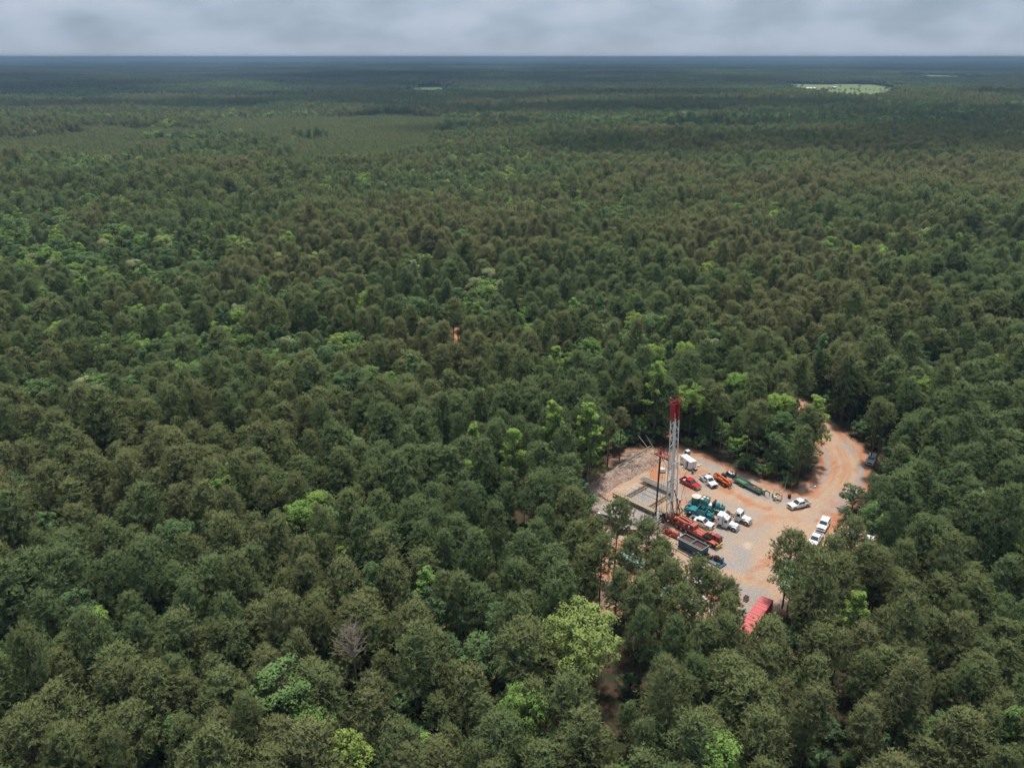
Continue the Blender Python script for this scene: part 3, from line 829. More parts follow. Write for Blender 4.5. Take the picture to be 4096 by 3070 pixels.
# trees of the clearing's edge, each one where the photograph shows it: (x, y, kind, variant, scale, tint, label)
HAND = [
 (12.8,144.2,'p',0,1.0,.45,None),(13.1,131.0,'p',2,.95,.5,None),
 (21.7,137.6,'p',6,1.04,.55,'rounded pine standing alone before the grey gravel beside the open rusty tank'),
 (17.3,126.0,'p',6,.98,.6,None),
 (27.2,131.0,'p',6,1.0,.55,'pine whose tip overlaps the pipe rack end, left of the red pump unit'),
 (29.4,128.6,'p',0,.88,.6,'broad pine hiding the near end of the navy mud tank'),
 (27.9,124.8,'p',7,.94,.5,'slim pine in front of the pale green container'),
 (29.5,119.5,'p',0,.95,.6,None),(24.8,117.5,'p',1,.95,.6,None),(38.4,112.6,'p',3,.95,.5,None),(22.4,126.4,'p',6,.95,.6,None),(17.2,133.0,'p',6,.95,.5,None),(22.9,114.3,'p',2,.9,.6,None),(30.3,112.9,'p',5,.97,.6,None),
 (34.2,119.4,'p',6,.95,.6,'spreading pine below the pump skid, white tank showing through it'),
 (37.1,117.2,'p',6,.9,.5,None),
 (40.0,118.6,'p',7,.84,.55,'slender open pine left of the red container, bare lower limbs'),
 (55.3,129.4,'p',5,.98,.35,'wide dark pine reaching over the pad beside the parked white van'),
 (57.1,124.8,'p',2,.88,.4,None),(61.9,126.5,'p',0,.98,.4,None),
 (68.3,132.4,'p',2,.95,.4,'dark pine with white vehicles glinting through its crown'),
 (61.5,120.8,'p',5,1.0,.35,None),(68.7,126.0,'p',1,1.0,.45,None),(14.2,124.8,'p',1,1.0,.5,None),
 (36.6,106.2,'p',3,1.0,.6,None),(32.5,104.6,'p',1,.95,.6,None),
 (54.0,123.6,'b',1,.86,.30,'large mid green broadleaf overhanging the far end of the red container'),
 (59.0,121.5,'b',0,.86,.34,'dense green broadleaf behind the small bright yellow-green tree'),
 (47.5,112.5,'b',2,.80,.32,'green broadleaf with its crown against the near end of the red container'),
 (62.7,115.3,'b',5,.92,.72,'small bright yellow-green tree among dark pines right of the red container'),
 (11.0,105.6,'g',0,1.04,.88,'huge pale green broadleaf rising above the pines below the clearing'),
 (-24.0,84.0,'b',2,.92,.84,'vivid yellow-green broadleaf at the bottom edge of the picture'),
 (19.6,178.4,'b',4,1.25,.70,'tall bright green poplar at the left end of the brush pile'),
 (26.3,189.0,'p',7,.80,.5,'thin leaning pine behind the brush pile beside the bright poplar'),
 (30.1,193.0,'p',7,.86,.1,'slender brownish pine on a bare pale trunk behind the log heap'),
 (10.6,182.2,'b',4,1.18,.70,'tall green poplar left of the bright poplar at the brush pile'),
 (.5,172.7,'b',5,1.2,.70,'narrow bright green poplar among pines well left of the brush pile'),
 (35.0,206.0,'p',6,.95,.5,None),(43.5,208.0,'p',6,1.0,.6,None),(51.5,204.0,'b',1,1.06,.68,'bright green broadleaf behind the portable toilet, right of the mast'),
 (57.0,199.5,'p',6,.98,.6,'pine on a bare trunk behind the white cargo trailer'),(59.0,196.5,'p',7,.98,.6,None),
 (63.6,187.6,'p',6,.98,.45,'tall broad pine on a bare trunk behind the orange telehandler'),
 (65.6,189.6,'p',6,.98,.5,'tall pine on a bare trunk just right of the pine behind the telehandler'),
 (75.0,179.0,'p',1,.94,.8,'dense green pine above the tan utility trailer'),(78.6,186.6,'p',7,1.05,.7,None),
 (81.4,189.0,'b',5,1.28,.76,'tall thin tree with a bright green top on the inside of the road bend'),
 (80.0,184.6,'p',7,.98,.6,'slim pine with a long bare trunk beside the puddle'),
 (99.6,191.5,'p',6,.96,.6,'big open pine on twin bare trunks above the silver car'),(102.5,193.6,'p',7,.93,.5,None),
 (70.8,185.0,'b',2,.86,.22,None),(67.0,192.0,'b',0,.86,.26,None),(73.4,192.0,'b',3,.9,.2,None),
 (41.8,206.5,'b',4,1.25,.70,'tall lime poplar directly behind the top of the mast'),
 (75.4,200.0,'b',0,1.05,.70,'bright green broadleaf between the telehandler pines and the road bend'),
 (14.1,237.4,'b',5,1.08,.78,'small pointed lime tree alone among pines far left of the mast'),
 (-60.0,309.7,'b',2,1.1,.76,'bright round green crown among dark pines in the left middle distance'),
 (33.9,267.0,'b',1,.95,.98,'pale cream-green crown among pines above and left of the mast'),
 (28.5,80.8,'b',0,1.0,.62,'bright green broadleaf at the bottom edge, below the pale giant'),
 (-46.4,145.5,'b',0,.92,.60,'bright green rounded crown in the pines left of the clearing'),
 (88.0,235.0,'b',0,1.0,.60,'bright green broadleaf left of the far end of the red dirt road'),
 (123.0,215.0,'b',1,.95,.70,'bright lime broadleaf right of the road, beside a grey-green crown'),
 (138.0,222.0,'b',1,.95,1.0,'pale grey-green broadleaf next to the bright lime crown right of the road'),
]
hx = np.array([t[0] for t in HAND]); hy = np.array([t[1] for t in HAND])
dmin = np.full(len(x), 1e9)
nn = y < 330
for t_ in HAND:
    a, b = t_[0], t_[1]
    dmin[nn] = np.minimum(dmin[nn], np.hypot(x[nn] - a, y[nn] - b))
    if t_[6]:      # room in front of the trees that stand out in the photograph
        dmin[nn] = np.minimum(dmin[nn], np.hypot(x[nn] - a * .965, y[nn] - b * .965))
        if t_[5] > .65 and t_[2] == 'b':
            dmin[nn] = np.minimum(dmin[nn], np.hypot(x[nn] - a * .935, y[nn] - b * .935))
big = np.hypot(x - 11.0, y - 105.0) < 6.5
ok = (dmin > 3.2) & ~big
x, y, isb, vi, sc, H, RAD, tint, rot, wid, tall = [a[ok] for a in (x, y, isb, vi, sc, H, RAD, tint, rot, wid, tall)]

# the 300 largest in view of each kind are trees of their own, the rest is the forest
def apparent(x, y, h, rad):
    cp, sp = math.cos(R(22.75)), math.sin(R(22.75))
    z = h * .75 - EYE
    f = y * cp - z * sp; u = y * sp + z * cp
    px = 512 + 779 * x / f; py = 383.5 - 779 * u / f
    a = rad / f
    seen = (px > -6) & (px < 1030) & (py > 40) & (py < 775 + 4 * a * 779 / 10) & (f > 5)
    return np.where(seen, a, 0)
app = apparent(x, y, H, RAD)
solo = np.zeros(len(x), bool)
n_hp = sum(t[2] == 'p' for t in HAND); n_hb = len(HAND) - n_hp
for kind, lim in ((False, 300 - n_hp), (True, 300 - n_hb)):
    cand = np.where((isb == kind) & (app > 0))[0]
    solo[cand[np.argsort(-app[cand])[:lim]]] = True

made = {}
counted = {}
def plant(kind, v, loc, s, rz, tn, label, group, cat='tree', name=None, w=1.0, h=1.0):
    src = {'p': PINE, 'b': BROAD, 'y': YOUNG, 's': SHRUB, 'g': GIANT}[kind][v]
    nm = name or {'p': 'pine_tree', 'b': 'poplar_tree' if v >= 4 else 'broadleaf_tree', 'y': 'young_pine', 's': 'shrub', 'g': 'broadleaf_tree'}[kind]
    t = thing(nm, label, cat, loc, rz, group)
    t.scale = (s * w, s * w, s * h)
    if isinstance(label, tuple):
        counted.setdefault(label, []).append(t)
        t['label'] = label[0] + ' ' + label[1]
    c = bpy.data.objects.new('crown', src[0]); col.objects.link(c); c.parent = t; c['tint'] = float(tn)
    k_ = bpy.data.objects.new('trunk', src[1]); col.objects.link(k_); k_.parent = t
    made.setdefault((kind, v), (c, k_))
    return t
def where_words(x, y):
    if inpoly([x], [y], CLEAR)[0]:
        return 'on the orange clay before the pad'
    if y > 160 and 10 < x < 110 and y < 235:
        return 'in the woods just behind the clearing'
    if y > 235:
        return 'in the woods beyond the clearing' if x > 0 else 'in the woods left beyond the mast'
    if x > 45 and y < 160:
        return 'in woods right of the red container' if y < 135 else 'in the woods right of the road'
    if x < -60:
        return 'in the near woods at far left'
    if y < 92:
        return 'along the bottom edge of the picture'
    if x < 15:
        return 'in the woods left of the clearing'
    return 'in the woods below the clearing'
def pine_words(t, s):
    return ('tall ' if s > 1.04 else 'small ' if s < .88 else '') + ('brownish olive' if t < .33 else 'olive green' if t < .68 else 'deep green')
def leaf_words(t):
    return 'dark green' if t < .27 else 'mid green' if t < .5 else 'bright green' if t < .72 else 'yellow-green' if t < .9 else 'pale green'
for i, (a, b, kd, v, s, tn, lab) in enumerate(HAND):
    if lab is None:
        w = where_words(a, b)
        lab = (pine_words(tn, s) + ' pine' if kd == 'p' else leaf_words(tn) + ' broadleaf tree', w)
    plant(kd, v, (a, b, -.1), s, (i * 1.7) % 6.28, tn, lab, 'pines standing singly' if kd == 'p' else 'broadleaf trees standing singly')
for i in np.where(solo)[0]:
    w = where_words(x[i], y[i])
    if isb[i]:
        nm = 'narrow ' if vi[i] >= 4 else ''
        plant('b', int(vi[i]), (x[i], y[i], terrain_z(x[i], y[i])), sc[i], rot[i], tint[i], (nm + leaf_words(tint[i]) + ' broadleaf tree', w), 'broadleaf trees standing singly', w=wid[i], h=tall[i])
    else:
        plant('p', int(vi[i]), (x[i], y[i], terrain_z(x[i], y[i])), sc[i], rot[i], tint[i], (pine_words(tint[i], sc[i]) + ' pine', w), 'pines standing singly', w=wid[i], h=tall[i])

for (w1, w2), ts in counted.items():
    if len(ts) > 1:
        ts.sort(key=lambda o: o.location.x / o.location.y)
        for i, o in enumerate(ts):
            o['label'] = nth(i) + ' ' + w1 + ' from the left ' + w2

# ---- the rest of the forest: points that carry trees
def scatter(name, x, y, z, v, s, rz, tn, protos, label, w=None, h=None):
    me = bpy.data.meshes.new(name)
    n_ = len(x)
    me.vertices.add(n_)
    me.vertices.foreach_set('co', np.stack([x, y, z], 1).astype(np.float32).ravel())
    w = np.ones(n_) if w is None else w; h = np.ones(n_) if h is None else h
    for nm, ty, arr in (('vidx', 'INT', v), ('scl', 'FLOAT', s * w), ('sclz', 'FLOAT', s * h), ('rotz', 'FLOAT', rz), ('tint', 'FLOAT', tn)):
        a = me.attributes.new(nm, ty, 'POINT')
        a.data.foreach_set('value', np.asarray(arr, np.int32 if ty == 'INT' else np.float32))
    o = bpy.data.objects.new(name, me)
    col.objects.link(o)
    o['kind'] = 'stuff'; o['label'] = label
    ng = bpy.data.node_groups.new(name, 'GeometryNodeTree')
    ng.interface.new_socket('Geometry', in_out='INPUT', socket_type='NodeSocketGeometry')
    ng.interface.new_socket('Geometry', in_out='OUTPUT', socket_type='NodeSocketGeometry')
    nd, lk = ng.nodes, ng.links
    gi, go = nd.new('NodeGroupInput'), nd.new('NodeGroupOutput')
    join = nd.new('GeometryNodeJoinGeometry')
    def named(nm, ty):
        a = nd.new('GeometryNodeInputNamedAttribute'); a.data_type = ty
        a.inputs['Name'].default_value = nm
        return a.outputs['Attribute']
    av, as_, ar = named('vidx', 'INT'), named('scl', 'FLOAT'), named('rotz', 'FLOAT')
    cx_ = nd.new('ShaderNodeCombineXYZ'); lk.new(ar, cx_.inputs[2])
    cs_ = nd.new('ShaderNodeCombineXYZ'); lk.new(as_, cs_.inputs[0]); lk.new(as_, cs_.inputs[1]); lk.new(named('sclz', 'FLOAT'), cs_.inputs[2])
    for k_, objs in enumerate(protos):
        j = nd.new('GeometryNodeJoinGeometry')
        for ob in objs:
            oi = nd.new('GeometryNodeObjectInfo'); oi.transform_space = 'ORIGINAL'
            oi.inputs['Object'].default_value = ob
            lk.new(oi.outputs['Geometry'], j.inputs[0])
        cmp_ = nd.new('FunctionNodeCompare'); cmp_.data_type = 'INT'; cmp_.operation = 'EQUAL'
        lk.new(av, cmp_.inputs[2]); cmp_.inputs[3].default_value = k_
        ip = nd.new('GeometryNodeInstanceOnPoints')
        lk.new(gi.outputs[0], ip.inputs['Points']); lk.new(cmp_.outputs[0], ip.inputs['Selection'])
        g2 = nd.new('GeometryNodeGeometryToInstance')
        lk.new(j.outputs[0], ip.inputs['Instance'])
        lk.new(cx_.outputs[0], ip.inputs['Rotation']); lk.new(cs_.outputs[0], ip.inputs['Scale'])
        lk.new(ip.outputs[0], join.inputs[0])
        nd.remove(g2)
    lk.new(join.outputs[0], go.inputs[0])
    md = o.modifiers.new('trees', 'NODES'); md.node_group = ng
    return o
rest = ~solo
def rest_of(kind, nm, lst, key, label):
    k_ = rest & (isb == kind)
    protos = []
    for v in range(len(lst)):
        if (key, v) not in made:       # a variant no single tree uses yet: the first point that wants it becomes one
            i = np.where(k_ & (vi == v))[0][0]
            k_[i] = False
            plant(key, v, (x[i], y[i], terrain_z(x[i], y[i])), sc[i], rot[i], tint[i], ('pine' if key == 'p' else 'broadleaf tree') + ' in the thick of the forest ' + where_words(x[i], y[i]), 'trees standing singly')
        protos.append(made[(key, v)])
    return scatter(nm, x[k_], y[k_], terrain_z(x[k_], y[k_]), vi[k_], sc[k_], rot[k_], tint[k_], protos, label, wid[k_], tall[k_])
# single broadleaf trees in and along the pastures
ex, ey = [], []
for f_ in FIELDS:
    for (xa, ya), (xb, yb_) in zip(f_, f_[1:] + f_[:1]):
        for u in rs.rand(int(math.hypot(xb - xa, yb_ - ya) / 26)):
            ex.append(xa + (xb - xa) * u + rs.uniform(-14, 14)); ey.append(ya + (yb_ - ya) * u + rs.uniform(-14, 14))
for _ in range(26):
    u = rs.rand(); ex.append(890 + 330 * u + rs.uniform(-8, 8)); ey.append(2600 + 90 * u + rs.uniform(-20, 20))
for _ in range(30):
    ex.append(rs.uniform(900, 1300)); ey.append(rs.uniform(2300, 3400))
ex, ey = np.array(ex), np.array(ey)
ne = len(ex)
x, y = np.concatenate([x, ex]), np.concatenate([y, ey])
isb = np.concatenate([isb, np.ones(ne, bool)]); vi = np.concatenate([vi, rs.randint(0, 4, ne)])
sc = np.concatenate([sc, rs.uniform(.6, 1.1, ne)]); rot = np.concatenate([rot, rs.uniform(0, 6.28, ne)])
tint = np.concatenate([tint, rs.uniform(.0, .4, ne)]); rest = np.concatenate([rest, np.ones(ne, bool)])
wid, tall = np.concatenate([wid, np.ones(ne)]), np.concatenate([tall, np.ones(ne)])
LOD = 430.0
def far_rest(kind, nm, lst, label):
    k_ = np.where(rest & (isb == kind) & (y > LOD))[0]
    v = vi[k_].copy(); obs = []
    for i, src in enumerate(lst):      # the first tree of each sort carries the meshes that the points copy
        q = np.where(v == i)[0][0]; j = k_[q]; v[q] = 99
        pair = []
        for me in src[:2]:
            o = bpy.data.objects.new(nm, me); col.objects.link(o)
            o.location = (x[j], y[j], terrain_z(x[j], y[j])); o.rotation_euler.z = rot[j]; o.scale = (sc[j],) * 3
            o['tint'] = float(tint[j]); o['kind'] = 'stuff'; o['label'] = label
            pair.append(o)
        obs.append(pair)
    scatter(nm, x[k_], y[k_], terrain_z(x[k_], y[k_]), v, sc[k_], rot[k_], tint[k_], obs, label, wid[k_], tall[k_])
far_rest(False, 'pine_forest', PINE_LO, 'dense olive green pine forest in the middle distance')
far_rest(True, 'broadleaf_forest', BROAD_LO, 'lighter broadleaf crowns in the middle distance')
rest &= y <= LOD
rest_of(False, 'pine_forest', PINE, 'p', 'dense olive green pine forest round the clearing')
rest_of(True, 'broadleaf_forest', BROAD, 'b', 'lighter green broadleaf crowns mixed into the pine forest')

# pine plantation in rows, left and far
px_, py_ = jitter_grid(-1050, 180, 560, 1950, 3.9, .3)
k = plantation(px_, py_) & in_wedge(px_, py_)
px_, py_ = px_[k], py_[k]
pv = rs.randint(0, 3, len(px_)); ps = rs.uniform(.9, 1.5, len(px_)); pr_ = rs.uniform(0, 6.28, len(px_))
pt = np.clip(fbm(px_, py_, 60, 8) * 1.1 + rs.uniform(-.1, .2, len(px_)), 0, 1)
for v in range(3):
    i = np.where(pv == v)[0][0]
    plant('y', v, (px_[i], py_[i], terrain_z(px_[i], py_[i])), ps[i], pr_[i], pt[i], ['young pine in the far plantation, tallest sort', 'young pine in the far plantation, broad sort', 'young pine in the far plantation, small sort'][v], 'young plantation pines')
    pv[i] = 9
scatter('pine_plantation', px_, py_, terrain_z(px_, py_), pv, ps, pr_, pt, [made[('y', v)] for v in range(3)], 'even grey-green stand of young plantation pines')

# shrubs and saplings under the trees
ux, uy = jitter_grid(-170, 200, 45, 260, 5.0, .45)
k = in_wedge(ux, uy, 20) & (np.hypot(ux - 25, uy - 130) < 150) & ~blocked(ux, uy, np.full(len(ux), 2.0), np.full(len(ux), 1.0))
ux, uy = ux[k], uy[k]
# a thicker fringe along the far side of the clearing
fx, fy = jitter_grid(5, 115, 165, 240, 2.6, .45)
fe = segdist(fx, fy, CLEAR + [CLEAR[0]])
k = ~inpoly(fx, fy, CLEAR) & (fe < 16) & (fe > 1.2) & (rs.rand(len(fx)) < .28) & (segdist(fx, fy, ROAD) > 6.0)
k &= ~inpoly(fx, fy, [(72, 175), (78, 177), (86, 184), (91, 200), (92, 216), (86, 206), (80, 193), (76, 184)])
k &= (np.hypot(fx - 100.3, fy - 192.2) > 5)
ux, uy = np.concatenate([ux, fx[k]]), np.concatenate([uy, fy[k]])
uv = rs.choice(3, len(ux), p=[.45, .25, .30]); us = rs.uniform(.7, 1.3, len(ux)); ur = rs.uniform(0, 6.28, len(ux))
ut = np.clip(rs.rand(len(ux)) ** 1.6 * .7, 0, 1)
uz = np.where((ux > -6) & (ux < 113) & (uy > 96) & (uy < 240), 0.0, -.25)
for v, (sx, sy) in enumerate([(66.0, 183.6), (29.0, 197.0), (73.2, 178.4)]):
    plant('s', v, (sx, sy, 0), 1.0, v, .3, ['green bush behind the green flatbed trailer', 'leafy sapling behind the log heap', 'low bush behind the tan utility trailer'][v], 'bushes at the clearing edge', 'bush')
scatter('undergrowth', ux, uy, uz, uv, us, ur, ut, [made[('s', v)] for v in range(3)], 'green shrubs and saplings under the trees')

# forest beyond the middle distance: patches of crowns, each a hectare
M['farleaf'] = leaf_material('far_crowns', [(0, (.060, .072, .036)), (.45, (.080, .090, .044)), (.75, (.078, .115, .045)), (1, (.10, .155, .05))], .0, .65)
def patch_mesh(seed, side, s, rad, h):
    g = np.random.RandomState(seed)
    a, b = np.meshgrid(np.arange(-side / 2, side / 2, s), np.arange(-side / 2, side / 2, s), indexing='ij')
    a = a.ravel() + g.uniform(-.45, .45, a.size) * s; b = b.ravel() + g.uniform(-.45, .45, b.size) * s
    nb, nr = 7, 4
    V, F, var = [], [], []
    for px0, py0 in zip(a, b):
        r0 = rad * g.uniform(.75, 1.25); z1 = h * g.uniform(.78, 1.15); cv = g.rand(); o = len(V)
        for i in range(nr):
            ph = i / (nr - 1) * 1.35
            for j in range(nb):
                t = 6.283 * j / nb + i * .4
                q = r0 * math.cos(ph) * g.uniform(.75, 1.2)
                V.append((px0 + q * math.cos(t), py0 + q * math.sin(t), z1 - h * .5 + h * .5 * math.sin(ph) * g.uniform(.85, 1.1)))
        for i in range(nr - 1):
            for j in range(nb):
                F.append((o + i * nb + j, o + i * nb + (j + 1) % nb, o + (i + 1) * nb + (j + 1) % nb, o + (i + 1) * nb + j))
                var.append(cv * .75 + g.rand() * .25)
    return tri_mesh('far_crowns', V, F, M['farleaf'], var)
near_p = [patch_mesh(300 + i, 60, 5.6, 3.6, 18) for i in range(5)]
far_p = [patch_mesh(320 + i, 240, 13.0, 8.5, 19) for i in range(3)]
def patches(name, r0, r1, size, meshes, label):
    X = int(r1 * .72) + 200
    a, b = jitter_grid(-X, X, r0 * .7, r1, size * .93, .06)
    rr = np.hypot(a, b)
    k = in_wedge(a, b, 150) & (b >= r0) & (b < r1) & ~in_fields(a, b)
    for dx, dy in ((size * .5, 0), (-size * .5, 0), (0, size * .5), (0, -size * .5)):
        k &= ~in_fields(a + dx, b + dy)
    a, b = a[k], b[k]
    v = rs.randint(0, len(meshes), len(a)); rz = rs.randint(0, 4, len(a)) * 1.5708 + rs.uniform(-.2, .2, len(a))
    tn = np.clip((fbm(a, b, 420, 70) - .5) * 2.2 + .36 + rs.uniform(-.3, .3, len(a)), 0, 1)
    zz_ = terrain_z(a, b) - .5 + (fbm(a, b, 330, 33) - .5) * 16
    obs = []
    for i, me in enumerate(meshes):       # the first patch of each sort is an object, the points copy it
        o = bpy.data.objects.new('distant_forest', me); col.objects.link(o)
        q = np.where(v == i)[0][0]
        o.location = (a[q], b[q], zz_[q]); o.rotation_euler.z = rz[q]; o['tint'] = float(tn[q]); v[q] = 99
        o['kind'] = 'stuff'; o['label'] = label
        obs.append((o,))
    scatter(name, a, b, zz_, v, np.ones(len(a)), rz, tn, obs, label)
patches('distant_forest', 2335, 6200, 60, near_p, 'blue-green forest far behind the pasture')
patches('distant_forest', 6200, 26000, 240, far_p, 'hazy blue forest below the horizon')

# ---------------------------------------------------------------- vehicles (local x forward, y left, z up)
def wheel(parent, x, y, r, w, rim='rim', name='wheel'):
    s = 1 if y > 0 else -1
    t = MB()
    n = 18
    prof = [(r * .62, -w / 2), (r * .93, -w / 2), (r, -w * .34), (r, w * .34), (r * .93, w / 2), (r * .62, w / 2)]
    vs_ = []
    for pr, py in prof:
        for i in range(n):
            a = 6.28319 * i / n
            vs_.append((x + pr * math.cos(a), y + py, r + pr * math.sin(a)))
    k = len(prof)
    t.add(vs_, [(a * n + i, a * n + (i + 1) % n, ((a + 1) % k) * n + (i + 1) % n, ((a + 1) % k) * n + i) for a in range(k) for i in range(n)])
    o = t.build(name, 'tyre', parent)
    m = MB().cyl((x, y - w * .30, r), (x, y + w * .38 * s, r), r * .63, r * .58, n=16)
    m.cyl((x, y, r), (x, y + s * w * .52, r), r * .22, r * .18, n=8)
    for i in range(6):
        a = i * 1.0472
        m.cyl((x + r * .42 * math.cos(a), y + s * w * .36, r + r * .42 * math.sin(a)), (x + r * .42 * math.cos(a), y + s * w * .43, r + r * .42 * math.sin(a)), r * .07, n=5)
    m.build('rim', rim, o)
    return o
def arch(cx, r, z, n=7, rev=True):
    pts = [(cx + r * math.cos(a), max(z, .42 + r * math.sin(a))) for a in [math.pi * i / n for i in range(n + 1)]]
    return pts[::-1] if rev else pts
def face_pane(parent, name, corners, u0, u1, v0, v1, off, m='glass'):
    """a pane set on a sloping face: corners bottom-left, bottom-right, top-right, top-left"""
    a, b, c, d = [Vector(p) for p in corners]
    def at(u, v):
        return (a.lerp(b, u)).lerp(d.lerp(c, u), v)
    q = [at(u0, v0), at(u1, v0), at(u1, v1), at(u0, v1)]
    n_ = (q[1] - q[0]).cross(q[3] - q[0]).normalized()
    mb = MB()
    mb.add([p - n_ * .012 for p in q] + [p + n_ * off for p in q], [(0, 1, 2, 3)[::-1], (4, 5, 6, 7), (0, 1, 5, 4), (1, 2, 6, 5), (2, 3, 7, 6), (3, 0, 4, 7)])
    return mb.build(name, m, parent)

def car(name, label, cat, loc, rz, paint, style='pickup', open_door=False, bed='plastic', bumper='chrome', group=None, rim='rim', k=1.0, grille='plastic'):
    t = thing(name, label, cat, loc, rz, group)
    t.scale = (k, k, k)
    L0, L1 = (-2.95, 2.95) if style == 'pickup' else (-2.45, 2.45)
    fa, ra = (1.92, -1.78) if style == 'pickup' else (1.5, -1.42)
    W_, wr = 1.02, .43
    cowl, beltb = (1.28, -1.08) if style == 'pickup' else (.95, -2.38)
    zb, zh, zbelt = .48, 1.20, 1.29
    prof = [(L1 - .06, zb), (L1, .62), (L1 - .01, 1.05), (L1 - .10, zh - .02), (cowl, zbelt - .02), (beltb, zbelt)]
    if style == 'pickup':
        prof += [(beltb - .02, zbelt + .07), (L0 + .03, zbelt + .05)]
    prof += [(L0, 1.0), (L0 + .02, .58), (L0 + .08, .52)]
    prof += [p for p in arch(ra, .53, .50)] + [p for p in arch(fa, .53, .47)]
    body = MB()
    body.prism(prof, W_ - .13, W_); body.prism(prof, -W_, -W_ + .13)
    # bonnet, raised in the middle
    body.prism([(L1 - .05, .60), (L1 - .02, 1.06), (L1 - .12, zh), (cowl, zbelt), (cowl, .60)], -W_ + .125, W_ - .125)
    body.prism([(L1 - .30, zh - .03), (L1 - .36, zh + .035), (cowl + .06, zbelt + .035), (cowl + .06, zbelt - .03)], -.55, .55)
    body.box(((cowl + beltb) / 2, 0, .80), (cowl - beltb, 2 * W_ - .25, .72))
    if style == 'pickup':
        body.box((L0 + .06, 0, .90), (.09, 2 * W_ - .26, .66))
        body.box((beltb - .05, 0, .92), (.08, 2 * W_ - .26, .64))
        for s in (-1, 1):
            body.box((ra, s * (W_ - .25), .80), (.95, .26, .34))
    b = body.build('body', paint, t, bevel=.03)
    if style == 'pickup':
        fl = MB().box(((L0 + beltb) / 2, 0, .63), (beltb - L0 - .14, 2 * W_ - .27, .06))
        for i in range(9):
            fl.box(((L0 + beltb) / 2, -.72 + i * .18, .67), (beltb - L0 - .2, .07, .03))
        fl.build('bed_floor', bed, t)
    # cab above the belt
    xb0, xb1 = beltb + .03, cowl + .08
    if style == 'pickup':
        xt0, xt1 = -.98, .50
    elif style == 'van':
        xt0, xt1 = -2.32, .35
    else:
        xt0, xt1 = -2.12, .22
    zt = 2.0 if style == 'pickup' else 1.92
    yb, yt = W_ - .04, W_ - .18
    z0 = zbelt - .03
    B = {'fr': (xb1, -yb, z0), 'fl': (xb1, yb, z0), 'rl': (xb0, yb, z0), 'rr': (xb0, -yb, z0)}
    T = {'fr': (xt1, -yt, zt), 'fl': (xt1, yt, zt), 'rl': (xt0, yt, zt), 'rr': (xt0, -yt, zt)}
    cabm = MB().add([B['fr'], B['fl'], B['rl'], B['rr'], T['fr'], T['fl'], T['rl'], T['rr']],
                    [(0, 1, 5, 4), (1, 2, 6, 5), (2, 3, 7, 6), (3, 0, 4, 7), (4, 5, 6, 7)])
    cabm.box(((xt0 + xt1) / 2 - .02, 0, zt + .012), (xt1 - xt0 - .30, 2 * yt - .34, .03))
    cabm.build('cab', paint, t, bevel=.05)
    face_pane(t, 'windscreen', (B['fr'], B['fl'], T['fl'], T['fr']), .06, .94, .10, .93, .012)
    face_pane(t, 'rear_window', (B['rl'], B['rr'], T['rr'], T['rl']), .08, .92, .15, .90, .012)
    cuts = [(.03, .47), (.52, .93)] if style == 'pickup' else [(.05, .30), (.33, .61), (.64, .90)]
    for sgn in (1, -1):
        cs = (B['rl'], B['fl'], T['fl'], T['rl']) if sgn > 0 else (B['fr'], B['rr'], T['rr'], T['fr'])
        for (u0, u1) in cuts:
            if open_door and sgn < 0 and u0 == cuts[-1][0]:
                pass
            uu = (u0, u1) if sgn > 0 else (1 - u1, 1 - u0)
            face_pane(t, 'side_window', cs, uu[0], uu[1], .12, .88, .012)
        # doors as panels a little proud of the side, with handles
        xs = [(-.98, .02), (.08, 1.18)] if style == 'pickup' else [(-.88, -.02), (.04, .95)]
        for i, (x0, x1) in enumerate(xs):
            if open_door and sgn < 0 and i == 1:
                continue
            d = MB().box(((x0 + x1) / 2, sgn * (W_ + .004), .86), (x1 - x0, .022, .60)).build('door', paint, t, bevel=.01)
            MB().box((x0 + .14, sgn * (W_ + .022), 1.06), (.16, .03, .035)).build('handle', 'plastic', d)
        MB().box((cowl - .12, sgn * (W_ + .12), 1.28), (.10, .22, .20)).bar((cowl - .14, sgn * (W_ - .02), 1.2), (cowl - .12, sgn * (W_ + .1), 1.26), .04).build('mirror', 'plastic' if paint == 'redp' else paint, t, bevel=.02)
        MB().box((L1 - .05, sgn * .80, 1.0), (.10, .36, .22)).build('headlight', 'lamp', t, bevel=.02)
        MB().box((L0 + .01, sgn * .90, .98), (.06, .15, .34)).build('tail_light', 'tail', t)
    MB().box((L1 - .01, 0, .96), (.06, 1.20, .34)).build('grille', grille, t)
    MB().box((L1 + .05, 0, .62), (.16, 1.98, .24)).build('bumper', bumper, t, bevel=.03)
    MB().box((L0 - .07, 0, .58), (.16, 1.84, .16)).build('bumper', bumper, t, bevel=.03)
    MB().box(((L0 + L1) / 2, 0, .40), (L1 - L0 - .6, 1.1, .14)).build('chassis', 'black', t)
    for x_ in (fa, ra):
        for y_ in (.86, -.86):
            wheel(t, x_, y_, wr, .27, rim)
    if open_door:
        a = R(-62)
        d = MB().box((.55, 0, .86), (1.08, .06, .62)).box((.55, 0, 1.60), (.80, .05, .07)).box((.12, 0, 1.36), (.07, .05, .50)).box((.98, 0, 1.34), (.07, .05, .46))
        dv = [(1.20 - v[0] * math.cos(a) , -W_ - .02 - v[0] * -math.sin(a) * 1.0 + v[1], v[2]) for v in d.v]
        d.v = dv
        o = d.build('open_door', paint, t, bevel=.01)
        g = MB().box((.55, 0, 1.37), (.76, .02, .40))
        g.v = [(1.20 - v[0] * math.cos(a), -W_ - .02 - v[0] * -math.sin(a) + v[1], v[2]) for v in g.v]
        g.build('window', 'glass', o)
    return t

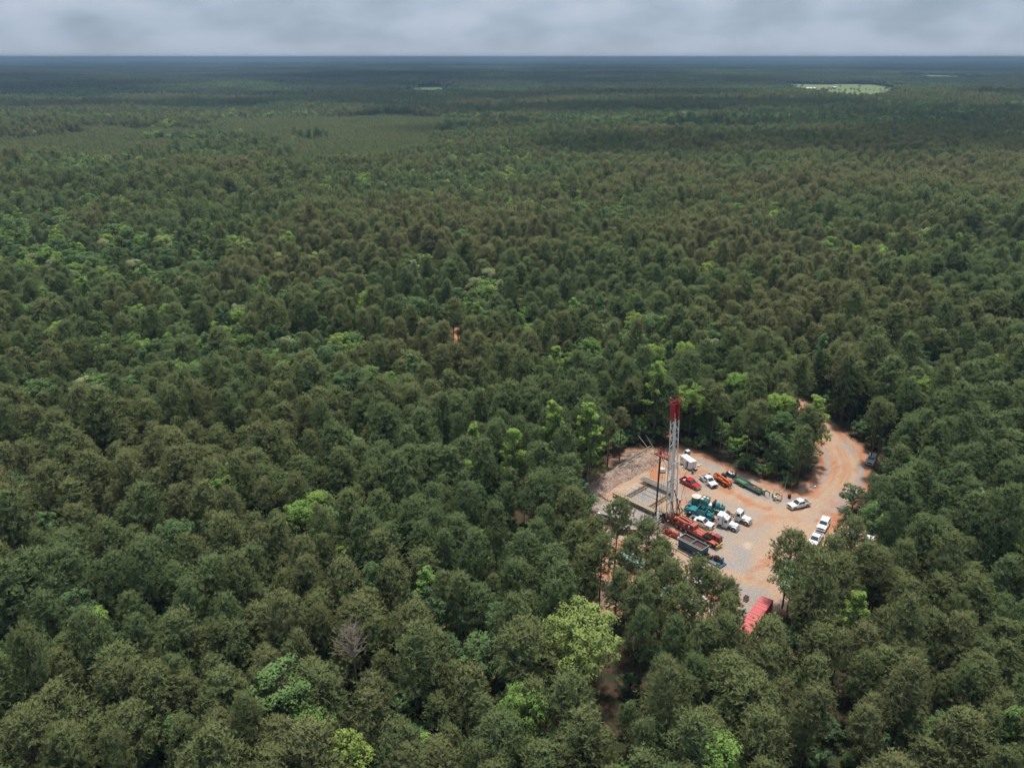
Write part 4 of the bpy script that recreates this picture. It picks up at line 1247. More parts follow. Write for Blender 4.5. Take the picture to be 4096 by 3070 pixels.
D = math.degrees
H_PICK = math.atan2(-3.6, 4.6)
p_ = car('pickup_truck', 'white crew cab pickup parked between the red rig carrier and the teal pump trailer', 'pickup', (45.6, 160.0, 0), H_PICK, 'white', bed='plastic')
MB().box((-1.45, 0, 1.30), (.62, 1.80, .16)).box((-1.45, 0, 1.05), (.55, 1.6, .5)).build('tool_box', 'white', p_, bevel=.02)
MB().box((-2.35, .35, .95), (.5, .6, .5)).box((-2.55, -.4, .85), (.4, .4, .4)).build('bed_cargo', 'plastic', p_, bevel=.03)
p_ = car('pickup_truck', 'bright red crew cab pickup with white bags in its bed', 'pickup', (46.9, 178.8, 0), math.atan2(-4.6, 3.6), 'redp', grille='chrome')
def bag(name, label, parts, m, cat, group=None, loc=(0, 0, 0), rz=0):
    mb = MB()
    for i, (c, r, s) in enumerate(parts):
        mb.ball(c, r, s, n=10)
    rb = random.Random(len(label))
    mb.v = [(v[0] + rb.uniform(-.05, .05), v[1] + rb.uniform(-.05, .05), v[2] + rb.uniform(-.04, .04)) for v in mb.v]
    return tag(mb.build(name, m, None, loc, rz, smooth=True), label, cat, group)
hd = math.atan2(-4.6, 3.6)
bag('white_bag', 'rumpled white bag in the bed of the red pickup', [((-1.5, .1, 1.0), .42, (1.1, 1.2, .9)), ((-1.9, -.3, .95), .36, (1, 1.1, .8)), ((-1.45, -.55, 1.0), .3, (1, .8, .9))], 'white', 'bag', None, (46.9, 178.8, 0), hd)
car('pickup_truck', 'white pickup with its driver door swung open beside the telehandler', 'pickup', (51.9, 180.0, 0), math.atan2(-4.3, 1.7), 'white', open_door=True, bed='tan', bumper='plastic')
car('pickup_truck', 'white crew cab pickup driving in at the mouth of the dirt road', 'pickup', (71.9, 168.3, 0), math.atan2(-1.9, -5.1), 'white', bed='steel', grille='black')
car('suv', 'white sport utility vehicle parked at the edge of the red clay by the trees', 'car', (74.6, 159.0, 0), math.atan2(-5.2, -3.6), 'white', 'suv', k=1.05, bumper='white')
car('pickup_truck', 'white pickup parked nose to nose below the white utility vehicle, half hidden by pine', 'pickup', (70.4, 152.8, 0), math.atan2(-4.6, -3.4), 'white', bumper='white')
car('suv', 'silver grey sport utility vehicle parked under trees outside the road bend', 'car', (99.8, 191.4, 0), math.atan2(-5.0, -3.4), 'silver', 'suv', k=1.06, bumper='silver')
car('suv', 'white van glinting through the dark pine crowns right of the pad', 'van', (80.6, 156.4, 0), math.atan2(-4.8, -2.6), 'white', 'van', k=1.12, bumper='white')
car('pickup_truck', 'white pickup farthest right under the pines beside the pad', 'pickup', (84.0, 155.0, 0), math.atan2(-4.8, -2.6), 'white', bumper='white')
car('suv', 'white car showing through the pine below the parked white vehicles', 'car', (68.4, 144.2, 0), math.atan2(-4.8, -3.0), 'white', 'suv', bumper='white')
car('pickup_truck', 'white pickup showing through the green broadleaf above the red container', 'pickup', (59.6, 137.6, 0), math.atan2(-4.2, -3.0), 'white', bumper='white')

# ---- highway tractors
def tractor(name, label, loc, rz, sleeper):
    t = thing(name, label, 'truck', loc, rz)
    fr = MB()
    for s in (-1, 1):
        fr.box((-.9, s * .42, .88), (8.6, .10, .26))
    fr.box((-4.2, 0, .88), (.2, 1.1, .28)).box((-2.0, 0, .88), (.16, .9, .2)).box((0, 0, .86), (.16, .9, .2))
    fr.build('chassis', 'black', t)
    c0 = -.35 if not sleeper else -.2
    cab = MB()
    cab.prism([(c0, .95), (1.35, .95), (1.40, 1.75), (1.05, 2.62), (.85, 2.78), (c0, 2.80)], -1.06, 1.06)
    if sleeper:
        cab.prism([(-1.65, .98), (-.2, .98), (-.2, 3.0), (-.45, 3.32), (-1.65, 3.30)], -1.18, 1.18)
        cab.prism([(-.2, 2.7), (.75, 2.70), (.30, 3.05), (-.2, 3.28)], -1.0, 1.0)
    else:
        cab.prism([(c0 + .1, 2.78), (.75, 2.78), (.55, 2.98), (c0 + .15, 3.0)], -.92, .92)
    cab.build('cab', 'white', t, bevel=.06)
    face_pane(t, 'windscreen', ((1.40, -1.0, 1.75), (1.40, 1.0, 1.75), (1.05, 1.0, 2.62), (1.05, -1.0, 2.62)), .04, .48, .06, .94, .014)
    face_pane(t, 'windscreen', ((1.40, -1.0, 1.75), (1.40, 1.0, 1.75), (1.05, 1.0, 2.62), (1.05, -1.0, 2.62)), .52, .96, .06, .94, .014)
    hood = MB()
    hood.add([(1.36, -.95, 1.05), (1.36, .95, 1.05), (1.36, .95, 1.72), (1.36, -.95, 1.72), (3.35, -.52, 1.0), (3.35, .52, 1.0), (3.30, .50, 1.50), (3.30, -.50, 1.50)],
             [(3, 2, 6, 7), (0, 3, 7, 4), (1, 5, 6, 2), (4, 7, 6, 5), (0, 4, 5, 1), (0, 1, 2, 3)])
    hd_ = hood.build('hood', 'white', t, bevel=.10)
    MB().box((3.36, 0, 1.24), (.06, .86, .56)).build('grille', 'chrome', hd_)
    for s in (-1, 1):
        fe = MB()
        n = 8
        for i in range(n):
            a0, a1 = math.pi * (i / n) * .94 + .1, math.pi * ((i + 1) / n) * .94 + .1
            pts = [(2.62 + .68 * math.cos(a), .58 + .70 * math.sin(a)) for a in (a0, a1)]
            y0, y1 = s * .62, s * 1.16
            fe.add([(pts[0][0], y0, pts[0][1]), (pts[1][0], y0, pts[1][1]), (pts[1][0], y1, pts[1][1]), (pts[0][0], y1, pts[0][1]),
                    (2.62 + (pts[0][0] - 2.62) * 1.07, y0, .58 + (pts[0][1] - .58) * 1.07), (2.62 + (pts[1][0] - 2.62) * 1.07, y0, .58 + (pts[1][1] - .58) * 1.07), (2.62 + (pts[1][0] - 2.62) * 1.07, y1, .58 + (pts[1][1] - .58) * 1.07), (2.62 + (pts[0][0] - 2.62) * 1.07, y1, .58 + (pts[0][1] - .58) * 1.07)],
                   [(0, 1, 2, 3), (7, 6, 5, 4), (2, 6, 7, 3), (0, 4, 5, 1)])
        fe.build('fender', 'white', t)
        MB().cyl((3.18, s * .86, 1.12), (3.36, s * .86, 1.12), .17, .19, 10).build('headlight', 'lamp', t)
        MB().cyl((.15 if not sleeper else -.12, s * 1.18, .9), (.15 if not sleeper else -.12, s * 1.18, 3.6 if sleeper else 3.4), .085, n=10).build('exhaust_stack', 'chrome' if not sleeper else 'steel', t)
        MB().cyl((-.25, s * 1.0, .72), (1.15, s * 1.0, .72), .31, n=14).build('fuel_tank', 'chrome', t, smooth=False)
        st = MB().box((.55, s * 1.26, .42), (1.0, .22, .05)).box((.55, s * 1.26, .80), (1.0, .20, .05))
        st.build('step', 'steel', t)
        face_pane(t, 'side_window', ((.15, 1.062, 1.72), (1.25, 1.062, 1.72), (1.0, 1.062, 2.50), (.15, 1.062, 2.50)) if s > 0 else ((1.25, -1.062, 1.72), (.15, -1.062, 1.72), (.15, -1.062, 2.50), (1.0, -1.062, 2.50)), .06, .92, .05, .95, .012)
        d = MB().box((.70, s * 1.068, 1.34), (1.1, .02, .70)).build('door', 'white', t)
        MB().box((.30, s * 1.085, 1.55), (.18, .03, .05)).build('handle', 'chrome', d)
        if sleeper:
            MB().box((-1.2, s * 1.19, 2.25), (.42, .02, .42)).build('sleeper_window', 'glass', t)
        MB().box((1.15, s * 1.38, 2.05), (.14, .16, .55)).bar((1.2, s * 1.05, 2.3), (1.15, s * 1.36, 2.25), .03).build('mirror', 'chrome', t)
        for i in (-1, 0, 1):
            pass
    MB().box((3.52, 0, .66), (.16, 2.3, .30)).build('bumper', 'chrome', t, bevel=.04)
    for y_ in (.96, -.96):
        wheel(t, 2.62, y_, .52, .30)
        for x_ in (-3.2, -4.5):
            wheel(t, x_, y_ * .93, .52, .52)
    MB().cyl((-3.7, 0, 1.02), (-3.7, 0, 1.14), .55, n=16).box((-3.2, 0, 1.08), (.9, .7, .06)).build('fifth_wheel', 'grease', t)
    MB().ball((.5, 0, 2.98 if not sleeper else 3.10), .10, (1.6, .7, 1), 8).ball((.3, .55, 2.98), .06, n=6).ball((.3, -.55, 2.98), .06, n=6).build('roof_lights', 'amber', t)
    return t
# heading of the two parked rigs, front down to the right
A1 = math.atan2(-5.9, 8.6)
A2 = math.atan2(-6.2, 7.9)
def along(p, a, d, side=0.0):
    return (p[0] + math.cos(a) * d - math.sin(a) * side, p[1] + math.sin(a) * d + math.cos(a) * side, 0)
F1, F2 = (54.0, 157.4, 0), (57.7, 160.0, 0)
tractor('semi_truck', 'white sleeper cab truck in front of the teal pump trailer', along(F1, A1, -3.7), A1, True)
tractor('semi_truck', 'white day cab truck ahead of the trailer with the cream round tank', along(F2, A2, -3.7), A2, False)

# ---- teal pump trailer behind the sleeper truck
def trailer_base(t, x0, x1, m, axles, wide=1.05):
    fr = MB()
    for s in (-1, 1):
        fr.box(((x0 + x1) / 2, s * .48, 1.02), (x1 - x0, .12, .34))
    for i in range(7):
        fr.box((x0 + .3 + (x1 - x0 - .6) * i / 6, 0, 1.02), (.1, .95, .18))
    fr.build('frame', m, t)
    for ax in axles:
        for y_ in (.92, -.92):
            wheel(t, ax, y_, .5, .48)
t = thing('pump_trailer', 'teal cement pump trailer with open square hopper behind the white sleeper truck', 'trailer', along(F1, A1, -9.6), A1)
trailer_base(t, -4.3, 3.0, 'teald', (-3.4, -2.15))
MB().box((-.6, 0, 1.24), (7.0, 2.3, .10)).build('deck', 'teald', t)
hop = MB()
x0, x1, y0, y1, zb, zt = -.9, 1.3, -1.05, 1.05, 1.35, 3.0
hop.box((x0 + .03, 0, (zb + zt) / 2), (.07, 2.1, zt - zb)).box((x1 - .03, 0, (zb + zt) / 2), (.07, 2.1, zt - zb))
hop.box(((x0 + x1) / 2, y0 + .03, (zb + zt) / 2), (2.06, .07, zt - zb)).box(((x0 + x1) / 2, y1 - .03, (zb + zt) / 2), (2.06, .07, zt - zb))
hop.box(((x0 + x1) / 2, 0, zb + .55), (2.06, 1.98, .06))
ho_ = hop.build('hopper', 'teal', t, bevel=.015)
rim_ = MB().box((x0, 0, zt + .03), (.12, 2.26, .07)).box((x1, 0, zt + .03), (.12, 2.26, .07)).box(((x0 + x1) / 2, y0, zt + .033), (2.08, .12, .07)).box(((x0 + x1) / 2, y1, zt + .033), (2.08, .12, .07)).box(((x0 + x1) / 2 + .2, 0, zt + .02), (.1, 1.98, .06))
rim_.build('hopper_rim', 'teal', ho_)
MB().cyl((.2, 0, 1.95), (.2, 0, 3.2), .06, n=8).box((.2, 0, 3.2), (.5, .35, .25)).build('mixer_shaft', 'teald', ho_)
MB().box(((x0 + x1) / 2, 0, 1.98), (2.04, 1.96, .05)).build('slurry', 'mudfluid', ho_)
MB().box((-2.0, 0, 1.85), (1.9, 2.1, 1.1)).build('side_tank', 'teal', t, bevel=.05)
MB().prism([(-3.6, 1.35), (-3.0, 1.35), (-2.95, 2.75), (-3.35, 2.95), (-3.75, 2.5)], .1, 1.0).build('inlet_hood', 'teal', t, bevel=.03)
MB().box((-3.4, -.5, 1.75), (1.3, .9, .85)).cyl((-3.9, -.5, 2.2), (-2.9, -.5, 2.2), .3, n=12).build('centrifugal_pump', 'teal', t, bevel=.03)
eng = MB().box((2.1, .1, 1.85), (1.3, 1.1, .75)).box((2.1, .1, 2.3), (.9, .5, .2)).cyl((1.6, .65, 2.0), (2.6, .65, 2.0), .16, n=10).cyl((1.6, -.45, 2.0), (2.6, -.45, 2.0), .16, n=10)
eng.build('engine', 'teal', t, bevel=.03)
MB().box((2.92, 0, 1.95), (.24, 1.5, 1.3)).build('radiator', 'teal', t, bevel=.03)
MB().ball((1.75, .35, 2.45), .30, (1.4, .9, .9), 10).cyl((2.3, .5, 2.3), (2.3, .5, 3.0), .06, n=8).build('air_filter', 'teal', t, smooth=True)
pp = MB()
for i in range(7):
    y_ = -.9 + (i % 4) * .5
    pp.tube([(-4.0 + i * .35, y_, 1.4), (-3.8 + i * .5, y_ + .2, 1.75 + .1 * (i % 3)), (-2.4 + i * .6, y_ * 1.1, 1.5)], .06, 6)
pp.tube([(-1.0, -1.15, 1.5), (.5, -1.2, 1.45), (2.9, -1.15, 1.5)], .07, 6).tube([(-4.2, 1.15, 1.4), (-1, 1.18, 1.4), (2.9, 1.1, 1.5)], .07, 6)
pp.build('piping', 'teald', t)
rl = MB()
for s in (-1, 1):
    for x_ in (-4.1, -2.9, -1.7):
        rl.bar((x_, s * 1.12, 1.3), (x_, s * 1.12, 2.15), .045)
    rl.bar((-4.1, s * 1.12, 2.15), (-1.7, s * 1.12, 2.15), .045).bar((-4.1, s * 1.12, 1.75), (-1.7, s * 1.12, 1.75), .035)
rl.bar((-4.1, -1.12, 2.15), (-4.1, 1.12, 2.15), .045)
rl.build('guard_rail', 'teald', t)
MB().tube([(-4.3, .6, 1.2), (-4.9, .9, .4), (-5.2, .3, .12), (-4.8, -.6, .10)], .07, 6).build('hose', 'black', t)

# ---- second trailer: engine, radiator box, tank box and the round cream tank
t = thing('mixer_trailer', 'teal batch mixing trailer with a round cream tank at its rear', 'trailer', along(F2, A2, -10.8), A2)
trailer_base(t, -5.2, 5.0, 'teald', (-4.6, -3.35))
MB().box((-1.6, 0, 1.24), (7.0, 2.3, .10)).build('deck', 'teald', t)
for s in (-1, 1):
    MB().box((-4.0, s * .95, 1.16), (2.6, .62, .06)).prism([(-5.5, .72), (-5.3, 1.14), (-5.2, 1.14), (-5.4, .70)], s * .64 if s > 0 else -1.26, 1.26 if s > 0 else -.64).build('mudguard', 'teald', t)
tk = MB().cyl((-3.75, 0, 1.3), (-3.75, 0, 2.55), 1.12, 1.16, 24)
tk.build('round_tank', 'teald', t, smooth=False)
lid = MB().cyl((-3.75, 0, 2.56), (-3.75, 0, 2.74), 1.22, 1.22, 24).cyl((-3.75, 0, 2.74), (-3.75, 0, 2.86), 1.15, .5, 24)
l_ = lid.build('tank_lid', 'cream', t)
MB().cyl((-3.5, -.7, 2.8), (-3.5, -.7, 2.95), .2, n=10).build('hatch', 'cream', l_)
bx = MB().box((-1.5, 0, 2.05), (1.9, 2.2, 1.55))
b_ = bx.build('tank_box', 'teal', t, bevel=.03)
fr = MB()
for x_ in (-2.45, -1.5, -.55):
    fr.bar((x_, -1.12, 3.02), (x_, 1.12, 3.02), .07)
for y_ in (-1.12, 0, 1.12):
    fr.bar((-2.45, y_, 3.02), (-.55, y_, 3.02), .07)
for x_ in (-2.45, -.55):
    for y_ in (-1.12, 1.12):
        fr.bar((x_, y_, 2.8), (x_, y_, 3.02), .07)
fr.build('cage', 'black', b_)
MB().box((-2.0, .55, 2.86), (.75, .85, .06)).box((-2.0, -.55, 2.86), (.75, .85, .06)).box((-1.0, .5, 2.86), (.6, .5, .06)).build('hatch', 'cream', b_)
MB().box((.95, 0, 2.15), (.34, 2.1, 1.75)).build('radiator', 'teal', t, bevel=.02)
MB().box((.95, 0, 3.05), (.26, 1.95, .06)).box((1.14, 0, 2.2), (.05, 1.8, 1.45)).build('radiator_core', 'black', t)
MB().box((.2, -.2, 1.65), (.9, 1.2, .7)).build('white_tank', 'white', t, bevel=.08)
MB().box((1.95, 0, 1.95), (.85, 1.1, 1.1)).box((1.95, .1, 2.62), (.6, .8, .28)).build('engine', 'teal', t, bevel=.04)
MB().box((3.1, 0, 1.85), (1.05, 1.3, .95)).cyl((3.0, .2, 2.3), (3.0, .2, 2.85), .17, n=10).cyl((3.35, -.35, 2.3), (3.35, -.35, 2.9), .05, n=8).build('generator', 'teald', t, bevel=.05)
MB().box((3.0, 0, 1.30), (2.3, 2.1, .08)).build('catwalk', 'palegreen', t)
sl = MB()
for i in range(6):
    sl.bar((4.1 + i * .16, -.9, 1.24), (4.1 + i * .16, .9, 1.24), .06)
sl.bar((3.9, -.9, 1.3), (5.3, -.35, 1.25), .07).bar((3.9, .9, 1.3), (5.3, .35, 1.25), .07)
sl.build('front_rack', 'brownst', t)

# ---------------------------------------------------------------- the drilling rig (carrier with its mast raised)
AR = math.atan2(-12.1, 9.7)
RIG = thing('drilling_rig', 'red truck-mounted drilling rig with its cream lattice mast raised', 'drilling rig', (42.75, 156.25, 0), AR)
ch = MB()
for s in (-1, 1):
    ch.box((-.1, s * .5, .95), (15.0, .16, .38)).box((0, s * 1.24, 1.22), (14.6, .10, .16))
ch.box((-.2, 0, 1.25), (14.6, 2.42, .09))
for i in range(9):
    ch.box((-6.8 + i * 1.7, 0, 1.0), (.14, 2.4, .2))
ch.build('chassis', 'red', RIG)
for ax in (6.0, 4.6, -1.2, -2.6, -4.0):
    for y_ in (1.0, -1.0):
        wheel(RIG, ax, y_, .55, .42)
cb = MB().prism([(5.75, 1.2), (7.45, 1.2), (7.45, 1.85), (7.2, 2.62), (5.75, 2.66)], .12, 1.3)
cb.build('cab', 'red', RIG, bevel=.06)
face_pane(RIG, 'windscreen', ((7.45, .12, 1.85), (7.45, 1.3, 1.85), (7.2, 1.3, 2.62), (7.2, .12, 2.62)), .08, .92, .06, .92, .014)
face_pane(RIG, 'side_window', ((7.3, .12, 1.8), (5.9, .12, 1.8), (5.9, .12, 2.5), (7.1, .12, 2.5)), .05, .95, .05, .95, .012)
face_pane(RIG, 'side_window', ((5.9, 1.3, 1.8), (7.3, 1.3, 1.8), (7.1, 1.3, 2.5), (5.9, 1.3, 2.5)), .05, .95, .05, .95, .012)
MB().box((7.3, 1.62, 2.2), (.08, .18, .4)).bar((7.2, 1.3, 2.4), (7.3, 1.55, 2.35), .03).build('mirror', 'redlt', RIG)
MB().box((6.35, -.62, 1.36), (2.1, 1.3, .10)).box((7.3, -.9, 1.55), (.3, .5, .35)).build('front_deck', 'redlt', RIG, bevel=.02)
bm = MB().box((7.68, 0, .95), (.18, 2.5, .42)).box((7.80, 0, .70), (.10, 1.6, .12))
bm.build('bumper', 'yellow', RIG, bevel=.02)
for s in (-1, 1):
    MB().cyl((7.75, s * .95, 1.0), (7.82, s * .95, 1.0), .13, n=10).build('headlight', 'lamp', RIG)
MB().box((4.9, .62, 1.95), (1.5, 1.1, 1.25)).box((4.5, .62, 2.62), (.7, .8, .14)).build('engine_cover', 'redlt', RIG, bevel=.05)
en = MB().box((4.55, -.6, 1.65), (1.9, .8, .65))
for i in range(4):
    en.cyl((3.9 + i * .42, -.9, 1.7), (3.9 + i * .42, -.9, 2.2), .12, n=8)
en.tube([(3.7, -.3, 2.1), (4.4, -.5, 2.45), (5.4, -.4, 2.2), (5.6, -.1, 1.8)], .09, 7).tube([(3.8, -1.0, 1.9), (4.6, -1.1, 2.2), (5.5, -.8, 1.7)], .07, 6)
en.build('engine', 'grease', RIG)
fan = MB()
for i in range(16):
    a0, a1 = 6.2832 * i / 16, 6.2832 * (i + 1) / 16
    fan.bar((4.95 + .0, .02 + .52 * math.cos(a0), 2.25 + .52 * math.sin(a0)), (4.95, .02 + .52 * math.cos(a1), 2.25 + .52 * math.sin(a1)), .07, .16)
for i in range(6):
    a0 = i * 1.047
    fan.bar((4.95, .02, 2.25), (4.95, .02 + .45 * math.cos(a0), 2.25 + .45 * math.sin(a0)), .03, .14)
fan.build('cooling_fan', 'grease', RIG)
MB().box((3.55, 0, 1.72), (.30, 2.1, .82)).build('radiator', 'red', RIG, bevel=.03)
MB().box((2.05, 0, 1.52), (2.6, 2.25, .46)).build('deck_box', 'redlt', RIG, bevel=.03)
MB().bar((.8, -.5, 1.77), (3.3, -.5, 1.77), .09).bar((.8, .5, 1.77), (3.3, .5, 1.77), .09).box((1.5, -.9, 1.85), (.5, .3, .2)).build('deck_fittings', 'red', RIG)
ct = MB().box((.15, .05, 2.05), (1.15, 1.9, 1.5)).box((.15, .05, 2.83), (1.3, 2.05, .06))
ct.build('control_house', 'redlt', RIG, bevel=.03)
MB().box((.15, -.92, 2.2), (.8, .03, .6)).build('control_window', 'glass', RIG)
MB().cyl((-.55, -1.0, 1.9), (-.55, -1.0, 2.25), .17, n=10).ball((-.55, -1.0, 2.25), .17, n=10).build('air_tank', 'cream', RIG)
# drawworks: two drums under a long rounded guard
def stadium(x0, x1, z, r, n=9):
    a = [(x1 + r * math.cos(t), z + r * math.sin(t)) for t in np.linspace(-1.5708, 1.5708, n)]
    b = [(x0 + r * math.cos(t), z + r * math.sin(t)) for t in np.linspace(1.5708, 4.7124, n)]
    return a + b
dw = MB().prism(stadium(-3.6, -1.7, 2.05, .74), -1.28, -1.0).prism(stadium(-3.6, -1.7, 2.05, .66), -1.34, -1.28)
g_ = dw.build('drum_guard', 'red', RIG, bevel=.03)
for x_ in (-3.55, -1.75):
    MB().cyl((x_, -1.44, 2.05), (x_, -1.34, 2.05), .38, .42, 20).build('drum_cap', 'redlt', g_)
dr = MB().cyl((-3.6, -1.0, 2.05), (-3.6, .9, 2.05), .45, n=18).cyl((-1.8, -1.0, 2.05), (-1.8, .9, 2.05), .42, n=18)
for y_ in (-.9, .85):
    dr.cyl((-3.6, y_, 2.05), (-3.6, y_ + .06, 2.05), .66, n=18).cyl((-1.8, y_, 2.05), (-1.8, y_ + .06, 2.05), .62, n=18)
dr.build('drum', 'grease', RIG)
MB().box((-2.7, 1.1, 2.0), (3.4, .30, 1.45)).box((-2.7, .35, 2.72), (3.2, .5, .10)).box((-.95, .1, 2.15), (.30, 2.0, 1.3)).box((-2.7, -.75, 2.78), (3.5, .42, .08)).box((-4.45, .1, 2.0), (.3, 2.1, 1.2)).build('drum_frame', 'redlt', RIG, bevel=.03)
MB().box((-1.2, 1.15, 2.9), (.25, .25, .35)).cyl((-1.2, 1.15, 3.0), (-1.2, 1.15, 3.5), .06, n=8).build('exhaust_stack', 'black', RIG)
# walkway with yellow rails on the driver's side
wk = MB().box((.6, 1.72, 1.28), (8.2, .72, .06))
wk.build('walkway', 'brownst', RIG)
yr = MB()
for i in range(8):
    yr.bar((-3.4 + i * 1.14, 2.06, 1.3), (-3.4 + i * 1.14, 2.06, 1.95), .05)
yr.bar((-3.4, 2.06, 1.95), (4.6, 2.06, 1.95), .055).bar((-3.4, 2.06, 1.6), (4.6, 2.06, 1.6), .045).bar((-3.4, 1.36, 1.34), (4.6, 1.36, 1.34), .05)
yr.build('handrail', 'yellow', RIG)
# rear substructure, blowout preventer and folded work floor, all greasy
sb = MB().box((-6.2, 0, 1.75), (2.4, 2.3, .9)).box((-7.4, .9, 1.1), (.4, .3, 2.0)).box((-7.4, -.9, 1.1), (.4, .3, 2.0)).box((-5.3, -.7, 2.3), (.9, .5, .7)).box((-5.4, .75, 2.35), (.9, .45, .8))
sb.build('substructure', 'red', RIG, bevel=.03)
bo = MB().cyl((-8.7, 0, 0), (-8.7, 0, .7), .30, n=14).cyl((-8.7, 0, .7), (-8.7, 0, 1.1), .5, n=14).cyl((-8.7, 0, 1.1), (-8.7, 0, 1.8), .33, n=14).box((-8.7, 0, 1.35), (.6, 1.6, .4))
for s in (-1, 1):
    bo.cyl((-8.0, s * .7, 0), (-8.0, s * .7, 2.2), .08, n=8).cyl((-9.3, s * .8, 0), (-9.3, s * .8, 2.0), .07, n=8)
bo.tube([(-8.7, -.4, 1.2), (-8.9, -1.6, 1.3), (-8.4, -2.4, .5), (-7.6, -2.9, .1)], .07, 6).tube([(-8.4, .3, 1.7), (-9.4, 1.0, 1.9), (-9.8, .4, 1.0), (-9.4, -.3, .1)], .06, 6)
bo.box((-9.1, -.9, .5), (.7, .6, 1.0)).box((-7.9, -1.7, .35), (1.0, .7, .7))
bo.build('wellhead_stack', 'grease', RIG)
fl = MB().box((-5.75, 2.0, 1.72), (2.5, 1.7, .08)).bar((-6.9, 2.8, 0), (-6.9, 2.8, 1.7), .08).bar((-4.6, 2.8, 0), (-4.6, 2.8, 1.7), .08).bar((-4.6, 1.15, 1.2), (-4.6, 2.75, 1.7), .07)
fl.box((-8.9, 0, 2.05), (1.7, 2.0, .09)).bar((-9.7, .9, 0), (-9.7, .9, 2.0), .1).bar((-9.7, -.9, 0), (-9.7, -.9, 2.0), .1)
f_ = fl.build('work_floor', 'tan', RIG)
for p in [((-6.95, 2.82), (-4.55, 2.82)), ((-9.7, -1.0), (-8.1, -1.0)), ((-9.7, -1.0), (-9.7, 1.0))]:
    (xa, ya), (xb, yb_) = p
    rg = MB()
    for tt in (0, .5, 1):
        rg.bar((xa + (xb - xa) * tt, ya + (yb_ - ya) * tt, 1.75), (xa + (xb - xa) * tt, ya + (yb_ - ya) * tt, 2.85), .05)
    rg.bar((xa, ya, 2.85), (xb, yb_, 2.85), .05).bar((xa, ya, 2.35), (xb, yb_, 2.35), .04)
    rg.build('rail', 'yellow', f_)
for s in (-1, 1):
    MB().bar((-4.6, s * .95, 2.2), (-7.15, s * .95, 8.2), .16).build('raising_ram', 'grease', RIG)
for s in (-1, 1):
    MB().cyl((-4.75, s * .95, 2.15), (-4.75, s * .95, 2.75), .17, .22, 10).cyl((-4.95, s * 1.15, 2.4), (-4.55, s * .75, 2.4), .19, n=10).build('ram_pivot', 'yellow', RIG)

# the mast, leaning a little over the well
LEAN = R(3.4)
ux, uz = -math.sin(LEAN), math.cos(LEAN)
def mp(a, y, s):
    """a: across the mast (rig x), y: rig y, s: metres up the mast"""
    return (-6.75 + ux * s + a * uz, y, 1.55 + uz * s - a * ux)
def lattice(name, s0, s1, hw, hd, step, leg, dia, m, parent):
    mb = MB()
    n = max(1, round((s1 - s0) / step))
    for a in (-hd, hd):
        for y in (-hw, hw):
            mb.bar(mp(a, y, s0), mp(a, y, s1), leg)
    for i in range(n):
        sa, sb_ = s0 + (s1 - s0) * i / n, s0 + (s1 - s0) * (i + 1) / n
        for y in (-hw, hw):
            mb.bar(mp(-hd, y, sa), mp(hd, y, sb_), dia) if i % 2 == 0 else mb.bar(mp(hd, y, sa), mp(-hd, y, sb_), dia)
        if i % 2 == 0:
            mb.bar(mp(-hd, -hw, sa), mp(-hd, hw, sb_), dia)
        else:
            mb.bar(mp(-hd, hw, sa), mp(-hd, -hw, sb_), dia)
        if i % 3 == 0:
            mb.bar(mp(-hd, -hw, sa), mp(-hd, hw, sa), dia)
    return mb.build(name, m, parent)
lo = lattice('mast_lower_section', 0, 15.0, 1.05, .62, 1.5, .20, .11, 'mast', RIG)
up = lattice('mast_upper_section', 12.6, 25.2, .86, .50, 1.4, .18, .105, 'mast', RIG)
for s_ in (5.0, 9.6, 14.6):
    b = MB()
    b.bar(mp(.68, -1.3, s_), mp(.68, 1.3, s_), .2).bar(mp(-.68, -1.3, s_), mp(-.68, 1.3, s_), .2).bar(mp(-.68, -1.25, s_), mp(.68, -1.25, s_), .18).bar(mp(-.68, 1.25, s_), mp(.68, 1.25, s_), .18)
    b.build('mast_collar', 'mast', lo)
cr = lattice('crown_section', 25.2, 29.6, .86, .50, 1.1, .17, .10, 'crownred', RIG)
pl = MB()
for s0, s1, y in ((26.0, 29.2, -.92), (26.6, 29.4, .92)):
    pl.add([mp(-.55, y, s0), mp(.55, y, s0), mp(.55, y, s1), mp(-.55, y, s1), mp(-.55, y * 1.04, s0), mp(.55, y * 1.04, s0), mp(.55, y * 1.04, s1), mp(-.55, y * 1.04, s1)],
           [(0, 1, 2, 3), (7, 6, 5, 4), (0, 4, 5, 1), (1, 5, 6, 2), (2, 6, 7, 3), (3, 7, 4, 0)])
pl.build('crown_plate', 'crownred', cr)
sv = MB()
for y in (-.5, -.2, .1, .4):
    c = Vector(mp(.1, y, 29.5)); c2 = Vector(mp(.1, y + .1, 29.5))
    sv.cyl(c, c2, .48, n=16)
sv.bar(mp(.1, -.9, 29.5), mp(.1, .9, 29.5), .14)
sv.build('crown_sheave', 'grease', cr)
rr = MB()
for a, y in ((-.8, -1.1), (.8, -1.1), (.8, 1.1), (-.8, 1.1), (0, -1.1), (0, 1.1)):
    rr.bar(mp(a, y, 29.5), mp(a, y, 30.7), .07)
for s_ in (30.15, 30.7):
    rr.bar(mp(-.8, -1.1, s_), mp(.8, -1.1, s_), .07).bar(mp(.8, -1.1, s_), mp(.8, 1.1, s_), .07).bar(mp(.8, 1.1, s_), mp(-.8, 1.1, s_), .07)
rr.bar(mp(-.8, -1.1, 29.55), mp(.8, -1.1, 29.55), .12).bar(mp(-.8, 1.1, 29.55), mp(.8, 1.1, 29.55), .12).bar(mp(.8, -1.1, 29.55), mp(.8, 1.1, 29.55), .12).bar(mp(-.8, -1.1, 29.55), mp(-.8, 1.1, 29.55), .12)
rr.build('crown_rail', 'crownred', cr)
